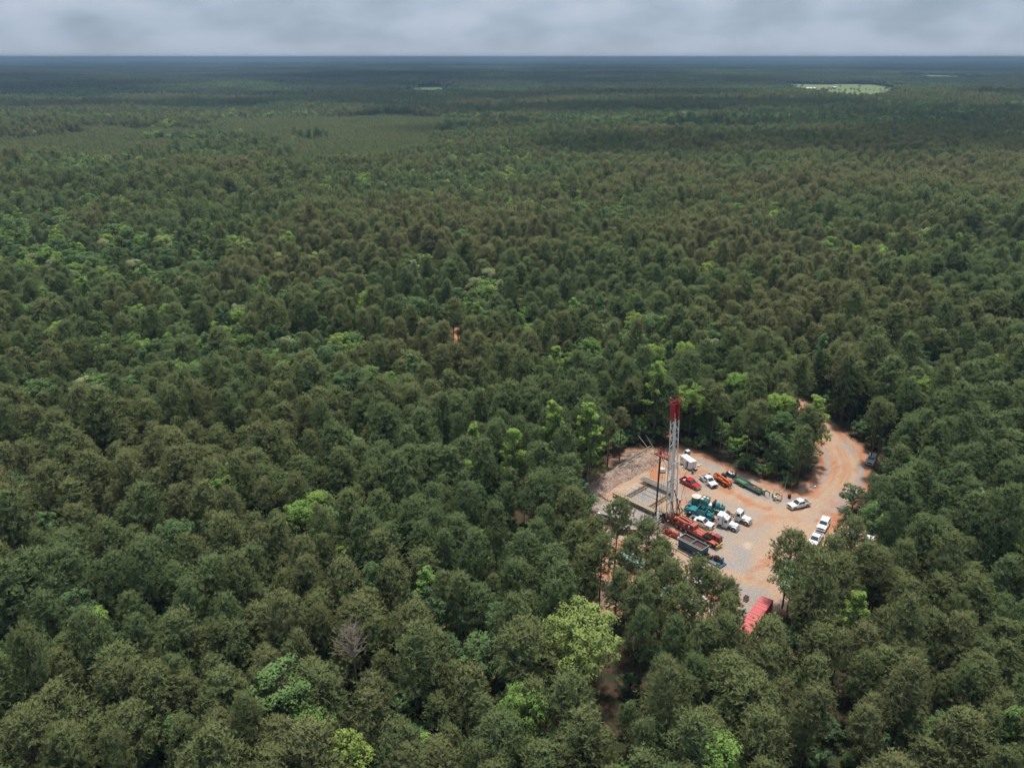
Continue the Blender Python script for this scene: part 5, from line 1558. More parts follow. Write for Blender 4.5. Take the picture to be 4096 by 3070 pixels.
MB().cyl(mp(-.7, -.9, 30.6), mp(-.7, -.9, 30.95), .12, n=8).build('beacon_lamp', 'lamp', cr)
# pipes and ropes inside the mast
MB().cyl(mp(.1, .25, .6), mp(.1, .25, 24.5), .13, n=10).build('telescoping_ram', 'mast', lo)
MB().cyl(mp(.45, -.70, .6), mp(.45, -.70, 17.5), .07, n=8).build('standpipe', 'mast', lo)
MB().cyl(mp(.2, -.25, 6.0), mp(.2, -.25, 27.0), .075, n=8).build('guide_pipe', 'mast', lo)
ln = MB()
for y, a in ((-.3, .1), (.42, .2)):
    ln.cyl(mp(a, y, 2.0), mp(a, y, 29.3), .02, n=5, caps=False)
ln.build('drilling_line', 'black', lo)
tb = MB().box(mp(-.1, 0, 8.6), (.5, .7, 1.6)).cyl(mp(-.1, -.3, 9.2), mp(-.1, .3, 9.2), .45, n=14).cyl(mp(-.1, 0, 7.0), mp(-.1, 0, 7.8), .16, n=8)
tb.build('travelling_block', 'rail', lo, bevel=.04)
# racking board
rb_ = MB()
S = 15.0
def rp(x, y, z):
    b = mp(0, 0, S)
    return (b[0] - .7 - x, y, b[2] + z)
for y in (-1.05, 1.05):
    rb_.bar(rp(0, y, 0), rp(4.2, y, 0), .14, .2)
for x_ in np.linspace(0, 4.2, 8):
    rb_.bar(rp(x_, -1.05, 0), rp(x_, 1.05, 0), .10, .12)
rb_.box(rp(3.7, 0, .08), (1.0, 2.1, .05)).box(rp(1.6, -.8, .08), (3.0, .5, .05)).box(rp(1.6, .8, .08), (3.0, .5, .05))
b_ = rb_.build('racking_board', 'red', RIG)
hr = MB()
for x_ in (0, 1.05, 2.1, 3.15, 4.2):
    for y in (-1.1, 1.1):
        hr.bar(rp(x_, y, 0), rp(x_, y, 1.15), .06)
for z in (.6, 1.15):
    for y in (-1.1, 1.1):
        hr.bar(rp(0, y, z), rp(4.2, y, z), .06)
    hr.bar(rp(4.2, -1.1, z), rp(4.2, 1.1, z), .06)
hr.build('railing', 'red', b_)
hg = MB()
for y in (-1.05, 1.05):
    hg.bar(rp(4.1, y, 0), mp(-.6, y * .8, S + 4.0), .045)
    hg.bar(rp(2.0, y, 0), mp(-.6, y * .9, S - 2.2), .08)
hg.build('hanger', 'black', b_)
# stands of drill pipe set back against the board
for k_, (x_, y_) in enumerate([(3.0, -.25), (3.22, -.2), (3.1, .0)]):
    q = rp(x_, y_, .8)
    o = MB().cyl((q[0] + .05, q[1], .12), q, .105, n=8).build('racked_drill_pipe', 'black', None, RIG.location, AR)
    tag(o, nth(k_) + ' black drill pipe standing upright under the red racking board', 'drill pipe', 'racked drill pipes')
bk = MB().box((mp(-1.3, -.3, 20.8)[0], -.3, mp(-1.3, -.3, 20.8)[2]), (1.1, .9, .12))
q = mp(-1.3, -.3, 20.8)
for dx in (-.5, .5):
    for dy in (-.4, .4):
        bk.bar((q[0] + dx, q[1] + dy, q[2]), (q[0] + dx, q[1] + dy, q[2] + .9), .06)
bk.bar((q[0] - .5, q[1] - .4, q[2] + .9), (q[0] + .5, q[1] - .4, q[2] + .9), .06).bar((q[0] - .5, q[1] + .4, q[2] + .9), (q[0] + .5, q[1] + .4, q[2] + .9), .06).bar((q[0] - .5, q[1] - .4, q[2] + .9), (q[0] - .5, q[1] + .4, q[2] + .9), .06)
bk.bar((q[0] + .4, q[1], q[2] + .1), mp(-.3, 0, 22.0), .06)
bk.build('tubing_basket', 'red', RIG)
gw = MB()
def rig_local(wx, wy):
    dx, dy = wx - 42.75, wy - 156.25
    return (dx * math.cos(AR) + dy * math.sin(AR), -dx * math.sin(AR) + dy * math.cos(AR))
for (s_, y, wx, wy) in ((29.4, .8, 48.5, 172.0), (29.4, -.8, 27.0, 152.0), (15.0, 1.0, 44.2, 169.5), (29.4, .8, 43.5, 166.0), (29.4, -.8, 33.0, 186.0)):
    l2 = rig_local(wx, wy)
    gw.cyl(mp(0, y, s_), (l2[0], l2[1], .05), .022, n=4, caps=False)
gw.build('guy_wire', 'rust', RIG)
for y in (-.6, .3):
    MB().cyl(rp(1.5, y, -.1), (rp(1.5, y, 0)[0] - .3, y, 2.2), .028, n=5).build('tong_line', 'black', RIG)

# ---- red pump unit beside the rig
t = thing('pump_unit', 'small red engine and pump skid beside the rear wheels of the rig', 'pump', (37.7, 155.5, 0), R(-44))
MB().box((0, .65, .18), (4.3, .16, .3)).box((0, -.65, .18), (4.3, .16, .3)).box((0, 0, .28), (4.1, 1.2, .06)).build('skid', 'red', t)
MB().box((.9, 0, .95), (1.7, 1.1, 1.2)).box((.9, 0, 1.6), (1.4, .9, .12)).build('engine_housing', 'redlt', t, bevel=.05)
MB().cyl((-.9, -.6, .75), (-.9, .6, .75), .42, n=14).box((-1.4, 0, .9), (.9, 1.0, .7)).cyl((-1.5, .3, 1.2), (-1.5, .3, 1.75), .18, n=10).build('pump', 'red', t, bevel=.04)
MB().tube([(-1.9, .2, .9), (-2.3, .4, 1.1), (-2.6, .1, .5), (-2.9, -.2, .1)], .08, 6).build('hose', 'black', t)
MB().tube([(-1.3, -.5, 1.3), (-.3, -.75, 1.5), (.3, -.6, 1.2)], .06, 6).build('hose', 'black', t)
MB().box((2.1, -.5, .6), (.4, .5, .5)).build('battery_box', 'white', t, bevel=.03)
MB().cyl((2.0, .4, .3), (2.0, .4, .85), .16, n=8).build('filter', 'white', t)

# ---- navy mud tank with its pump skid
AT = R(-48)
t = thing('mud_tank', 'navy blue open mud tank with two brown compartments and pump skid', 'tank', (41.3, 149.4, 0), AT)
tk = MB()
for s in (-1, 1):
    tk.box((0, s * 1.18, 1.42), (6.5, .06, 2.2))
    for i in range(9):
        tk.box((-3.0 + i * .75, s * 1.235, 1.42), (.09, .07, 2.1))
for x_ in (-3.22, 3.22):
    tk.box((x_, 0, 1.42), (.06, 2.3, 2.2))
tk.box((0, 0, 1.42), (.06, 2.3, 2.1)).box((0, 0, .5), (6.4, 2.3, .08))
tk.build('tank_wall', 'blue', t)
for x_ in (-1.62, 1.62):
    MB().box((x_, 0, 2.12), (3.14, 2.26, .05)).build('drilling_mud', 'mudfluid', t)
rm = MB()
for s in (-1, 1):
    rm.box((0, s * 1.2, 2.56), (6.6, .12, .09))
rm.box((-3.25, 0, 2.56), (.12, 2.3, .09)).box((3.25, 0, 2.56), (.12, 2.3, .09)).box((0, 0, 2.57), (.12, 2.3, .08))
rm.box((0, -1.62, 2.52), (6.6, .10, .08)).box((-3.25, -1.42, 2.52), (.1, .36, .07)).box((3.25, -1.42, 2.52), (.1, .36, .07)).box((0, -1.42, 2.52), (.1, .36, .07))
rm.build('rim_rail', 'rail', t)
MB().box((0, -1.42, 2.46), (6.4, .34, .04)).build('walkway', 'brownst', t)
sk = MB()
for s in (-1, 1):
    sk.box((2.4, s * 1.1, .2), (11.6, .18, .32))
sk.box((8.1, 0, .2), (.2, 2.3, .32)).box((5.8, 0, .30), (4.6, 2.1, .06))
sk.build('skid', 'blue', t)
MB().box((5.9, -.62, .36), (3.9, .85, .05)).build('skid_plate', 'steel', t)
pm = MB().cyl((4.1, .2, .75), (4.1, .2, 1.25), .32, n=12).cyl((3.9, -.2, .8), (4.6, -.2, .8), .24, n=12).box((4.5, .3, .65), (.9, .8, .5)).tube([(3.3, .2, .9), (3.8, .0, 1.4), (4.3, .3, 1.3)], .12, 8).tube([(3.3, -.5, .7), (3.9, -.6, .7), (4.2, -.2, .9)], .12, 8)
pm.build('pump', 'grease', t)
MB().box((4.75, -.05, 1.3), (.7, .5, .12)).build('belt_guard', 'redlt', t)
e_ = MB().box((6.2, .45, .95), (1.6, .75, .9)).box((6.1, .45, 1.5), (1.1, .4, .25)).cyl((5.9, .8, 1.2), (6.6, .8, 1.2), .13, n=8).cyl((6.5, .3, 1.5), (6.5, .3, 2.05), .06, n=8).tube([(5.4, .4, 1.2), (5.1, .1, 1.5), (4.8, .2, 1.2)], .08, 6)
e_.build('engine', 'grease', t, bevel=.03)
MB().box((7.3, .45, 1.05), (.45, 1.05, 1.25)).build('radiator', 'blue', t, bevel=.03)
MB().box((7.35, .45, 1.70), (.3, .6, .06)).build('radiator_cap', 'steel', t)
MB().box((7.3, -.75, .62), (.75, .55, .5)).build('control_box', 'teald', t, bevel=.03)

# ---- flow line, catwalk, pipe rack
fl = MB().cyl((36.6, 162.4, .7), (29.6, 155.8, .25), .10, n=8).cyl((36.9, 162.0, .5), (33.5, 158.6, .3), .09, n=8).cyl((36.0, 162.4, 1.2), (34.3, 160.5, .3), .08, n=8)
tag(fl.build('flow_line', 'cream'), 'pale flow line pipes running from the wellhead across the gravel', 'pipe')
tag(MB().tube([(33.2, 163.2, .06), (32.0, 162.4, .06), (31.4, 160.8, .06), (32.2, 159.9, .06), (33.2, 160.6, .06), (33.4, 161.8, .06)], .06, 6).build('hose', 'black'), 'black hose coiled on the grey gravel beside the catwalk', 'hose')
AC = math.atan2(164.1 - 173.4, 35.2 - 26.1)
t = thing('catwalk', 'long tan planked pipe catwalk on legs leading to the rig', 'catwalk', (30.75, 168.85, 0), AC)
for i, y_ in enumerate((-.48, -.16, .16, .48)):
    MB().box((0, y_, 1.22 + .01 * (i % 2)), (12.9, .30, .07)).build('plank', 'tan', t)
fr = MB()
for s in (-1, 1):
    fr.box((0, s * .66, 1.14), (13.0, .08, .26)).box((0, s * .6, .22), (13.0, .10, .14))
fr.build('frame', 'brownst', t)
for i in range(7):
    x_ = -6.2 + i * 2.07
    MB().bar((x_, -.62, 0), (x_, -.62, 1.05), .10).bar((x_, .62, 0), (x_, .62, 1.05), .10).bar((x_, -.62, .25), (x_, .62, 1.0), .06).build('leg', 'brownst', t)
def truss(label, p0, p1):
    L = math.hypot(p1[0] - p0[0], p1[1] - p0[1]); a = math.atan2(p1[1] - p0[1], p1[0] - p0[0])
    t = thing('pipe_rack_truss', label, 'pipe rack', ((p0[0] + p1[0]) / 2, (p0[1] + p1[1]) / 2, 0), a, 'pipe rack trusses')
    MB().bar((-L / 2, 0, .95), (L / 2, 0, .95), .11).build('top_chord', 'brownst', t)
    for s in (-1, 1):
        MB().bar((-L / 2, s * .42, .08), (L / 2, s * .42, .08), .10).build('bottom_chord', 'brownst', t)
        w = MB(); n = 11
        for i in range(n):
            xa, xb = -L / 2 + L * i / n, -L / 2 + L * (i + .5) / n
            w.bar((xa, s * .42, .1), (xb, 0, .93), .06).bar((xb, 0, .93), (-L / 2 + L * (i + 1) / n, s * .42, .1), .06)
        w.build('web', 'brownst', t)
truss('brown triangular pipe rack truss farther from the mast, beside the brush pile', (29.2, 172.2), (36.7, 179.4))
truss('brown triangular pipe rack truss nearest the mast', (34.0, 167.0), (41.6, 174.4))
MB_ = []
for i in range(11):
    u = i * .19
    cx_, cy_ = 38.05 - .75 + u * .72, 177.6 - .95 + u * .69
    d = (.69, -.724)
    L = 5.0 + .35 * math.sin(i * 2.3)
    o = MB().cyl((-L, 0, 0), (L, 0, 0), .085, n=8).cyl((L - .35, 0, 0), (L, 0, 0), .105, n=8).build('drill_pipe', 'pipe', None, (cx_, cy_, 1.10), math.atan2(d[1], d[0]))
    tag(o, nth(i) + ' grey drill pipe of the rack row counting away from the catwalk', 'drill pipe', 'drill pipes on the rack')
for i in range(3):
    o = MB().cyl((-4.7, 0, 0), (4.7, 0, 0), .05, n=6).build('tubing_joint', 'pipe', None, (34.0 + i * 1.3, 172.6 + i * 1.25, 1.06), math.atan2(-.724, .69))
    tag(o, nth(i) + ' thin lone tube across both trusses counting away from the catwalk', 'tube', 'tubes across the trusses')

# ---------------------------------------------------------------- trailers, containers and site gear
def seam_container(name, label, loc, rz, L, W_, H_, m, seams, mseam):
    t = thing(name, label, 'container', loc, rz)
    n = seams
    for i in range(n):
        x0, x1 = -L / 2 + L * i / n, -L / 2 + L * (i + 1) / n
        MB().box(((x0 + x1) / 2, 0, H_ + .03 - .012 * (i % 2)), (x1 - x0 - .07, W_, .06)).build('roof_panel', m, t, bevel=.01)
    MB().box((0, 0, H_ - .03), (L - .02, W_ - .06, .06)).build('roof_deck', mseam, t)
    for s in (-1, 1):
        w = MB()
        k_ = int(L / .28)
        for i in range(k_):
            w.box((-L / 2 + (i + .5) * L / k_, s * (W_ / 2 - .05 + (.025 if i % 2 else 0)), H_ / 2), (L / k_ + .004, .05, H_ - .2))
        w.build('side_wall', m, t)
    for s in (-1, 1):
        e = MB().box((s * (L / 2 - .03), 0, H_ / 2), (.06, W_ - .14, H_ - .1))
        for y_ in (-.5, .5):
            e.cyl((s * (L / 2 + .03), y_ * .5, .2), (s * (L / 2 + .03), y_ * .5, H_ - .2), .025, n=6)
        e.build('end_door', m, t)
    c = MB()
    for sx in (-1, 1):
        for sy in (-1, 1):
            c.box((sx * (L / 2 - .06), sy * (W_ / 2 - .06), H_ / 2 + .02), (.16, .16, H_))
    for sy in (-1, 1):
        c.box((0, sy * (W_ / 2 - .03), .1), (L, .1, .2))
    c.build('corner_post', m, t)
    return t
seam_container('storage_container', 'long salmon red steel container lying among the trees at the near end of the site', (48.1, 124.3, 0), math.atan2(10.4, 7.8), 13.0, 2.55, 2.5, 'redcont', 12, 'rust')
seam_container('storage_container', 'pale green container with mottled roof half hidden by pines', (30.4, 131.2, 0), R(41), 7.0, 2.5, 2.5, 'palegreen', 6, 'greenst')
seam_container('storage_container', 'pale green container behind pines left of the red rack', (26.6, 143.0, 0), R(-49), 6.6, 2.4, 2.4, 'palegreen', 5, 'greenst')
t = thing('pipe_rack', 'red framed rack full of white pipe ends seen between the pines', 'rack', (30.6, 139.0, 0), R(-44))
for x_ in (-2.2, 2.2):
    MB().box((x_, 0, .8), (.12, 2.0, 1.6)).build('end_frame', 'redp', t)
for y_ in (-.95, .95):
    MB().box((0, y_, .12), (4.4, .14, .24)).build('rail', 'redp', t)
for i in range(9):
    MB().cyl((-2.05, -.8 + i * .2, .6 + .12 * (i % 3)), (2.05, -.8 + i * .2, .6 + .12 * (i % 3)), .09, n=8).build('pipe', 'cream', t)
MB().box((1.2, .2, 1.2), (.8, .6, .4)).build('crate', 'greenst', t)
# white tank and trough glimpsed through the pines
t = thing('tank_trailer', 'white round tank glimpsed through pines below the pump skid', 'tank', (40.0, 136.4, 0), R(40))
MB().cyl((-1.6, 0, 1.3), (1.6, 0, 1.3), .8, n=20).ball((1.6, 0, 1.3), .8, (.35, 1, 1), 14).ball((-1.6, 0, 1.3), .8, (.35, 1, 1), 14).build('barrel', 'white', t, smooth=True)
MB().box((0, 0, .5), (3.8, 1.2, .12)).box((2.6, 0, .5), (1.6, .12, .12)).box((-1, 0, 2.1), (.5, .5, .16)).build('frame', 'black', t)
for y_ in (-.75, .75):
    wheel(t, -.5, y_, .36, .24)
tag(MB().prism([(-1.3, 0), (1.3, 0), (1.5, .5), (-1.5, .5)], -.5, .5).prism([(-1.6, .5), (1.6, .5), (1.6, .58), (-1.6, .58)], -.62, .62).build('water_trough', 'white', None, (38.8, 131.6, 0), R(25), bevel=.04), 'white low trough under the pines left of the red container', 'trough')
# pipes and white bundle beside the red container
for i in range(6):
    o = MB().cyl((-3.3, 0, 0), (3.3 - .3 * i, 0, 0), .09, n=8).build('steel_pipe', 'black', None, (45.3 - i * .22, 126.0 + i * .17, .1 + .02 * (i % 2)), math.atan2(10.4, 7.8) + R(2 * i - 4))
    tag(o, nth(i) + ' black steel pipe counting away from the red container', 'pipe', 'black pipes beside the red container')
t = thing('pallet_stack', 'small stack of white bundles by the far corner of the red container', 'pallet', (48.6, 131.9, 0), R(50))
MB().box((0, 0, .08), (1.2, 1.0, .14)).build('pallet', 'tan', t)
for i in range(4):
    MB().box((0, 0, .24 + i * .2), (1.1, .9, .13)).build('bundle', 'white' if i % 2 == 0 else 'black', t, bevel=.02)

# cargo trailer
AW = R(-66)
t = thing('cargo_trailer', 'white enclosed cargo trailer with its side door open behind the red pickup', 'trailer', (48.4, 189.2, 0), AW)
L, W_, H_ = 4.6, 2.1, 2.05
sh = MB()
sh.box((0, W_ / 2, .5 + H_ / 2), (L, .06, H_)).box((-L / 2, 0, .5 + H_ / 2), (.06, W_, H_)).box((L / 2, 0, .5 + H_ / 2), (.06, W_, H_)).box((0, 0, .5), (L, W_, .1))
sh.box((-L / 2 + 1.35, -W_ / 2, .5 + H_ / 2), (2.7, .06, H_)).box((L / 2 - .45, -W_ / 2, .5 + H_ / 2), (.9, .06, H_)).box((.85, -W_ / 2, .5 + H_ - .1), (1.0, .06, .2))
sh.build('shell', 'white', t)
MB().box((0, 0, .5 + H_ + .05), (L + .08, W_ + .08, .10)).build('roof', 'white', t, bevel=.03)
MB().box((.2, 0, .5 + H_ + .14), (.4, .4, .08)).build('roof_vent', 'white', t, bevel=.02)
MB().box((.9, -W_ / 2 - .5, 1.5), (.05, .98, 1.9)).build('open_door', 'white', t)
MB().box((-1.5, -W_ / 2 - .035, 1.85), (.5, .02, .32)).build('side_window', 'glass', t)
MB().box((.8, 0, .62), (2.4, 1.8, .1)).box((.6, .5, 1.1), (1.2, .7, .9)).build('contents', 'plastic', t)
for x_ in (-.85, -.05):
    for y_ in (-W_ / 2 + .02, W_ / 2 - .02):
        wheel(t, x_, y_, .33, .2)
MB().bar((L / 2, -.7, .45), (L / 2 + 1.2, 0, .45), .1).bar((L / 2, .7, .45), (L / 2 + 1.2, 0, .45), .1).cyl((L / 2 + 1.0, 0, 0), (L / 2 + 1.0, 0, .7), .05, n=8).build('tongue', 'black', t)
t = thing('portable_toilet', 'dark green portable toilet with a white roof behind the cargo trailer', 'toilet', (49.3, 194.6, 0), R(-60))
MB().box((0, 0, 1.05), (1.1, 1.1, 1.95)).build('cabin', 'greenst', t, bevel=.03)
MB().box((0, 0, .06), (1.15, 1.15, .12)).build('base', 'black', t)
MB().prism([(-.6, 2.02), (.6, 2.02), (.6, 2.12), (.3, 2.32), (-.3, 2.32), (-.6, 2.12)], -.6, .6).build('roof', 'white', t, bevel=.04)
d_ = MB().box((.56, 0, 1.0), (.03, .75, 1.75)).build('door', 'greenst', t)
MB().box((.585, .1, 1.5), (.02, .28, .22)).build('sign_plate', 'white', d_)
t = thing('generator', 'small black and white generator at the hitch of the cargo trailer', 'generator', (50.0, 187.0, 0), R(-50))
MB().box((0, 0, .35), (.9, .6, .4)).build('housing', 'plastic', t, bevel=.05)
MB().box((0, 0, .6), (.6, .5, .14)).build('fuel_tank', 'white', t, bevel=.05)
MB().tube([(-.45, -.3, .1), (-.45, -.3, .75), (.45, -.3, .75), (.45, -.3, .1)], .025, 6).tube([(-.45, .3, .1), (-.45, .3, .75), (.45, .3, .75), (.45, .3, .1)], .025, 6).build('frame', 'black', t)
def bucket(name, label, cat, x_, y_, r, h, m, group=None):
    t = thing(name, label, cat, (x_, y_, 0), 0, group)
    b = MB().cyl((0, 0, 0), (0, 0, h), r * .85, r, 14)
    b.build('pail', m, t)
    MB().cyl((0, 0, h), (0, 0, h + .04), r * 1.06, r * 1.06, 14).build('lid', m, t)
    MB().tube([(r, 0, h * .9), (r * .7, 0, h + .22), (-r * .7, 0, h + .22), (-r, 0, h * .9)], .015, 5).build('handle', 'steel', t)
bucket('bucket', 'white bucket standing by the left wheels of the cargo trailer', 'bucket', 46.8, 188.4, .22, .5, 'white')
bucket('plastic_tub', 'wide pale tub on the gravel right of the cargo trailer', 'tub', 51.4, 189.3, .42, .38, 'cream')
bucket('bucket', 'small white bucket beside the pale tub', 'bucket', 52.2, 189.8, .2, .4, 'white')
bucket('waste_bin', 'dark blue bin in front of the cargo trailer', 'bin', 48.9, 185.2, .34, .85, 'blue')
bucket('bucket', 'white pail on bare ground between the two pickups', 'bucket', 49.4, 183.6, .18, .3, 'white')
bucket('bucket', 'white jug on red clay beside the puddle', 'jug', 79.4, 177.8, .22, .42, 'white')
t = thing('poly_tank', 'white round plastic tank with fittings behind the racked pipe', 'tank', (40.8, 186.2, 0), 0)
MB().cyl((0, 0, .15), (0, 0, 1.15), .72, n=20).build('barrel', 'white', t, bevel=.06)
MB().cyl((0, 0, 1.15), (0, 0, 1.3), .66, .4, 20).cyl((-.2, .1, 1.3), (-.2, .1, 1.75), .09, n=8).cyl((.25, 0, 1.3), (.25, 0, 1.6), .12, n=8).build('lid', 'white', t)
MB().box((0, 0, .08), (1.7, 1.7, .14)).build('pallet', 'brownst', t)

# telehandler
t = thing('telehandler', 'orange telehandler with its boom lowered, parked beside the white pickup', 'telehandler', (55.7, 180.0, 0), math.atan2(-4.2, 2.6))
MB().box((0, 0, .95), (4.6, 1.1, .55)).box((-2.1, 0, 1.3), (.9, 1.9, .8)).box((1.9, 0, .95), (.8, 1.5, .5)).build('chassis', 'orange', t, bevel=.06)
for x_ in (1.45, -1.35):
    for y_ in (1.02, -1.02):
        wheel(t, x_, y_, .66, .5, rim='orange')
        MB().box((x_, y_ * .95, 1.42), (1.3, .5, .07)).build('mudguard', 'orange', t)
bo = MB().bar((-2.3, -.18, 2.15), (2.0, -.18, 1.62), .48, .52)
b_ = bo.build('boom', 'orange', t, bevel=.03)
MB().bar((1.8, -.18, 1.64), (2.75, -.18, 1.45), .36, .4).build('boom_extension', 'orange', b_)
MB().box((2.8, -.18, 1.2), (.25, 1.3, .9)).build('fork_carriage', 'orange', b_, bevel=.02)
for y_ in (-.6, .25):
    MB().box((3.3, y_, .72), (1.1, .12, .06)).build('fork', 'black', b_)
cb = MB().box((-.35, .62, 1.75), (1.4, .85, 1.4), top=(.86, .9))
cb.build('cab', 'plastic', t, bevel=.05)
MB().box((-.35, .62, 2.48), (1.25, .8, .06)).build('cab_roof', 'plastic', t)
face_pane(t, 'window', ((.35, .2, 1.3), (.35, 1.04, 1.3), (.26, 1.0, 2.4), (.26, .24, 2.4)), .08, .92, .1, .92, .015)
MB().box((-.2, -.85, 1.45), (1.8, .5, .6)).build('engine_cover', 'orange', t, bevel=.05)
MB().bar((-2.0, -.18, 1.5), (.2, -.18, 1.75), .14).build('lift_ram', 'steel', t)
MB().box((-2.6, 0, 1.45), (.35, 1.3, .7)).build('counterweight', 'black', t, bevel=.05)

# small black trailer heaped with white bags
t = thing('dump_trailer', 'small black dump trailer behind the telehandler', 'trailer', (58.9, 183.8, 0), R(-42))
MB().box((0, .7, .75), (2.5, .05, .6)).box((0, -.7, .75), (2.5, .05, .6)).box((-1.25, 0, .75), (.05, 1.4, .6)).box((1.25, 0, .75), (.05, 1.4, .6)).box((0, 0, .47), (2.5, 1.4, .06)).build('tub', 'black', t)
for y_ in (-.8, .8):
    wheel(t, 0, y_, .32, .2)
MB().bar((1.25, 0, .45), (2.3, 0, .42), .1).build('tongue', 'black', t)
for i, (a, b, c) in enumerate([(-.7, .2, .95), (.05, -.2, 1.0), (.7, .15, .95)]):
    o = bag('white_bag', ['rearmost', 'middle', 'foremost'][i] + ' white bag heaped in the small black dump trailer', [((a, b, c), .34, (1.2, .9, .7)), ((a + .25, b - .25, c), .22, (1, 1, .8))], 'white', 'bag', 'bags in the dump trailer', (58.9, 183.8, 0), R(-42))

# green flatbed trailer with its load
AG = math.atan2(-7.0, 5.1)
GP = (61.9, 177.9, 0)
t = thing('flatbed_trailer', 'long dark green gooseneck flatbed trailer along the back of the pad', 'trailer', GP, AG)
fr = MB()
for s in (-1, 1):
    fr.box((0, s * 1.15, .78), (8.8, .12, .22)).box((0, s * .45, .70), (8.8, .10, .24))
for i in range(12):
    fr.box((-4.2 + i * .76, 0, .72), (.08, 2.3, .12))
fr.build('frame', 'greenst', t)
for i in range(7):
    MB().box((0, -.93 + i * .31, .86 + .006 * (i % 2)), (8.7, .28, .05)).build('deck_plank', 'greenst', t)
for x_ in (-1.9, -.95):
    for y_ in (-1.22, 1.22):
        wheel(t, x_, y_, .38, .26)
for s in (-1, 1):
    MB().box((-1.42, s * 1.24, 1.0), (2.1, .30, .05)).box((-.3, s * 1.24, .85), (.3, .3, .05), ry=R(45)).build('mudguard', 'greenst', t)
gn = MB().bar((4.3, -.6, .8), (5.6, -.15, 1.75), .14, .2).bar((4.3, .6, .8), (5.6, .15, 1.75), .14, .2).bar((5.5, 0, 1.75), (6.7, 0, 1.5), .16, .22).cyl((6.6, 0, 1.5), (6.6, 0, .55), .09, n=8).bar((4.5, .9, 0), (4.5, .9, .9), .1).bar((4.5, -.9, 0), (4.5, -.9, .9), .1).bar((5.2, 0, .1), (5.2, 0, 1.5), .09)
gn.build('gooseneck', 'greenst', t)
MB().box((4.55, .35, 1.15), (.8, .9, .5)).build('tool_box', 'palegreen', t, bevel=.04)
MB().bar((-4.4, -.9, .85), (-5.2, -.9, 1.5), .1).bar((-4.4, .9, .85), (-5.2, .9, 1.5), .1).bar((-5.2, -.9, 1.5), (-5.2, .9, 1.5), .08).build('ramp', 'greenst', t)
for i in range(7):
    o = MB().cyl((-3.6 + .12 * (i % 3), -.72 + i * .17, .98), (-.5 - .2 * (i % 2), -.72 + i * .17, .98), .08, n=8).build('coated_tube', 'limepipe', None, GP, AG)
    tag(o, nth(i) + ' light green tube on the flatbed counting from the pad side', 'tube', 'green tubes on the flatbed')
for i in range(5):
    o = MB().cyl((-4.3 + .3 * (i % 2), .35 + i * .16, .97), (2.0 - .5 * (i % 3), .35 + i * .16, .97), .07, n=8).build('steel_tube', 'greenst', None, GP, AG)
    tag(o, nth(i) + ' dark green tube on the flatbed counting towards the woods', 'tube', 'dark tubes on the flatbed')
rj = random.Random(3)
for i in range(16):
    m_ = rj.choice(['cream', 'tan', 'brownst', 'steel', 'tan'])
    o = MB().box((0, 0, 0), (rj.uniform(.25, .8), rj.uniform(.1, .3), rj.uniform(.08, .22)), top=(.85, .8)).build('scrap_block', m_, None, along(GP, AG, rj.uniform(1.3, 4.0), rj.uniform(-.85, .75)), rj.uniform(0, 3), bevel=.015)
    o.location.z = .98 + rj.uniform(0, .12)
    tag(o, {'cream': 'pale', 'tan': 'tan', 'brownst': 'brown', 'steel': 'grey'}[m_] + ' scrap block, ' + nth(i) + ' in the heap on the flatbed front', 'scrap', 'scrap on the flatbed')
# tan utility trailer
t = thing('utility_trailer', 'tan wooden utility trailer with its tongue towards the pad', 'trailer', (67.8, 172.6, 0), R(-106))
for i in range(6):
    MB().box((0, -.78 + i * .31, .62 + .008 * (i % 2)), (3.3, .29, .05)).build('deck_plank', 'tan', t)
fr = MB().box((0, .98, .58), (3.4, .07, .16)).box((0, -.98, .58), (3.4, .07, .16)).box((-1.68, 0, .58), (.08, 1.9, .16)).box((1.68, 0, .58), (.08, 1.9, .16))
for x_ in (-1.6, 0, 1.6):
    for y_ in (-.98, .98):
        fr.bar((x_, y_, .6), (x_, y_, .98), .06)
fr.bar((-1.65, .98, .98), (1.65, .98, .98), .06).bar((-1.65, -.98, .98), (1.65, -.98, .98), .06).bar((1.65, -.98, .98), (1.65, .98, .98), .06)
fr.build('frame', 'tan', t)
gt = MB()
for i in range(7):
    gt.bar((-1.72, -.9 + i * .3, .6), (-1.95, -.9 + i * .3, 1.35), .05)
gt.bar((-1.95, -.95, 1.35), (-1.95, .95, 1.35), .07)
gt.build('tail_gate', 'tan', t)
for y_ in (-1.12, 1.12):
    wheel(t, -.1, y_, .34, .2)
    MB().box((-.1, y_, .74), (.85, .24, .04)).build('mudguard', 'black', t)
MB().bar((1.7, -.7, .5), (2.9, 0, .48), .09).bar((1.7, .7, .5), (2.9, 0, .48), .09).cyl((2.75, 0, 0), (2.75, 0, .75), .05, n=8).build('tongue', 'rail', t)
for i in range(5):
    o = MB().box((0, 0, 0), (rj.uniform(.4, .9), rj.uniform(.15, .4), rj.uniform(.06, .15))).build('rusty_plate', 'rust', None, along((67.8, 172.6, 0), R(-106), rj.uniform(-1.2, .9), rj.uniform(-.7, .7)), rj.uniform(0, 3))
    o.location.z = .71 + rj.uniform(0, .04)
    tag(o, nth(i) + ' rusty steel piece on the tan utility trailer', 'scrap', 'scrap on the utility trailer')
q = along((67.8, 172.6, 0), R(-106), 1.25, -.65)
bk_ = bucket('bucket', 'white bucket on the front corner of the tan utility trailer', 'bucket', q[0], q[1], .24, .5, 'white')
bpy.context.view_layer.update()
for o in bpy.data.objects:
    if o.get('label') == 'white bucket on the front corner of the tan utility trailer':
        o.location.z = .66
t = thing('drum_barrel', 'black drum beside the tan utility trailer', 'barrel', (70.9, 172.5, 0), 0)
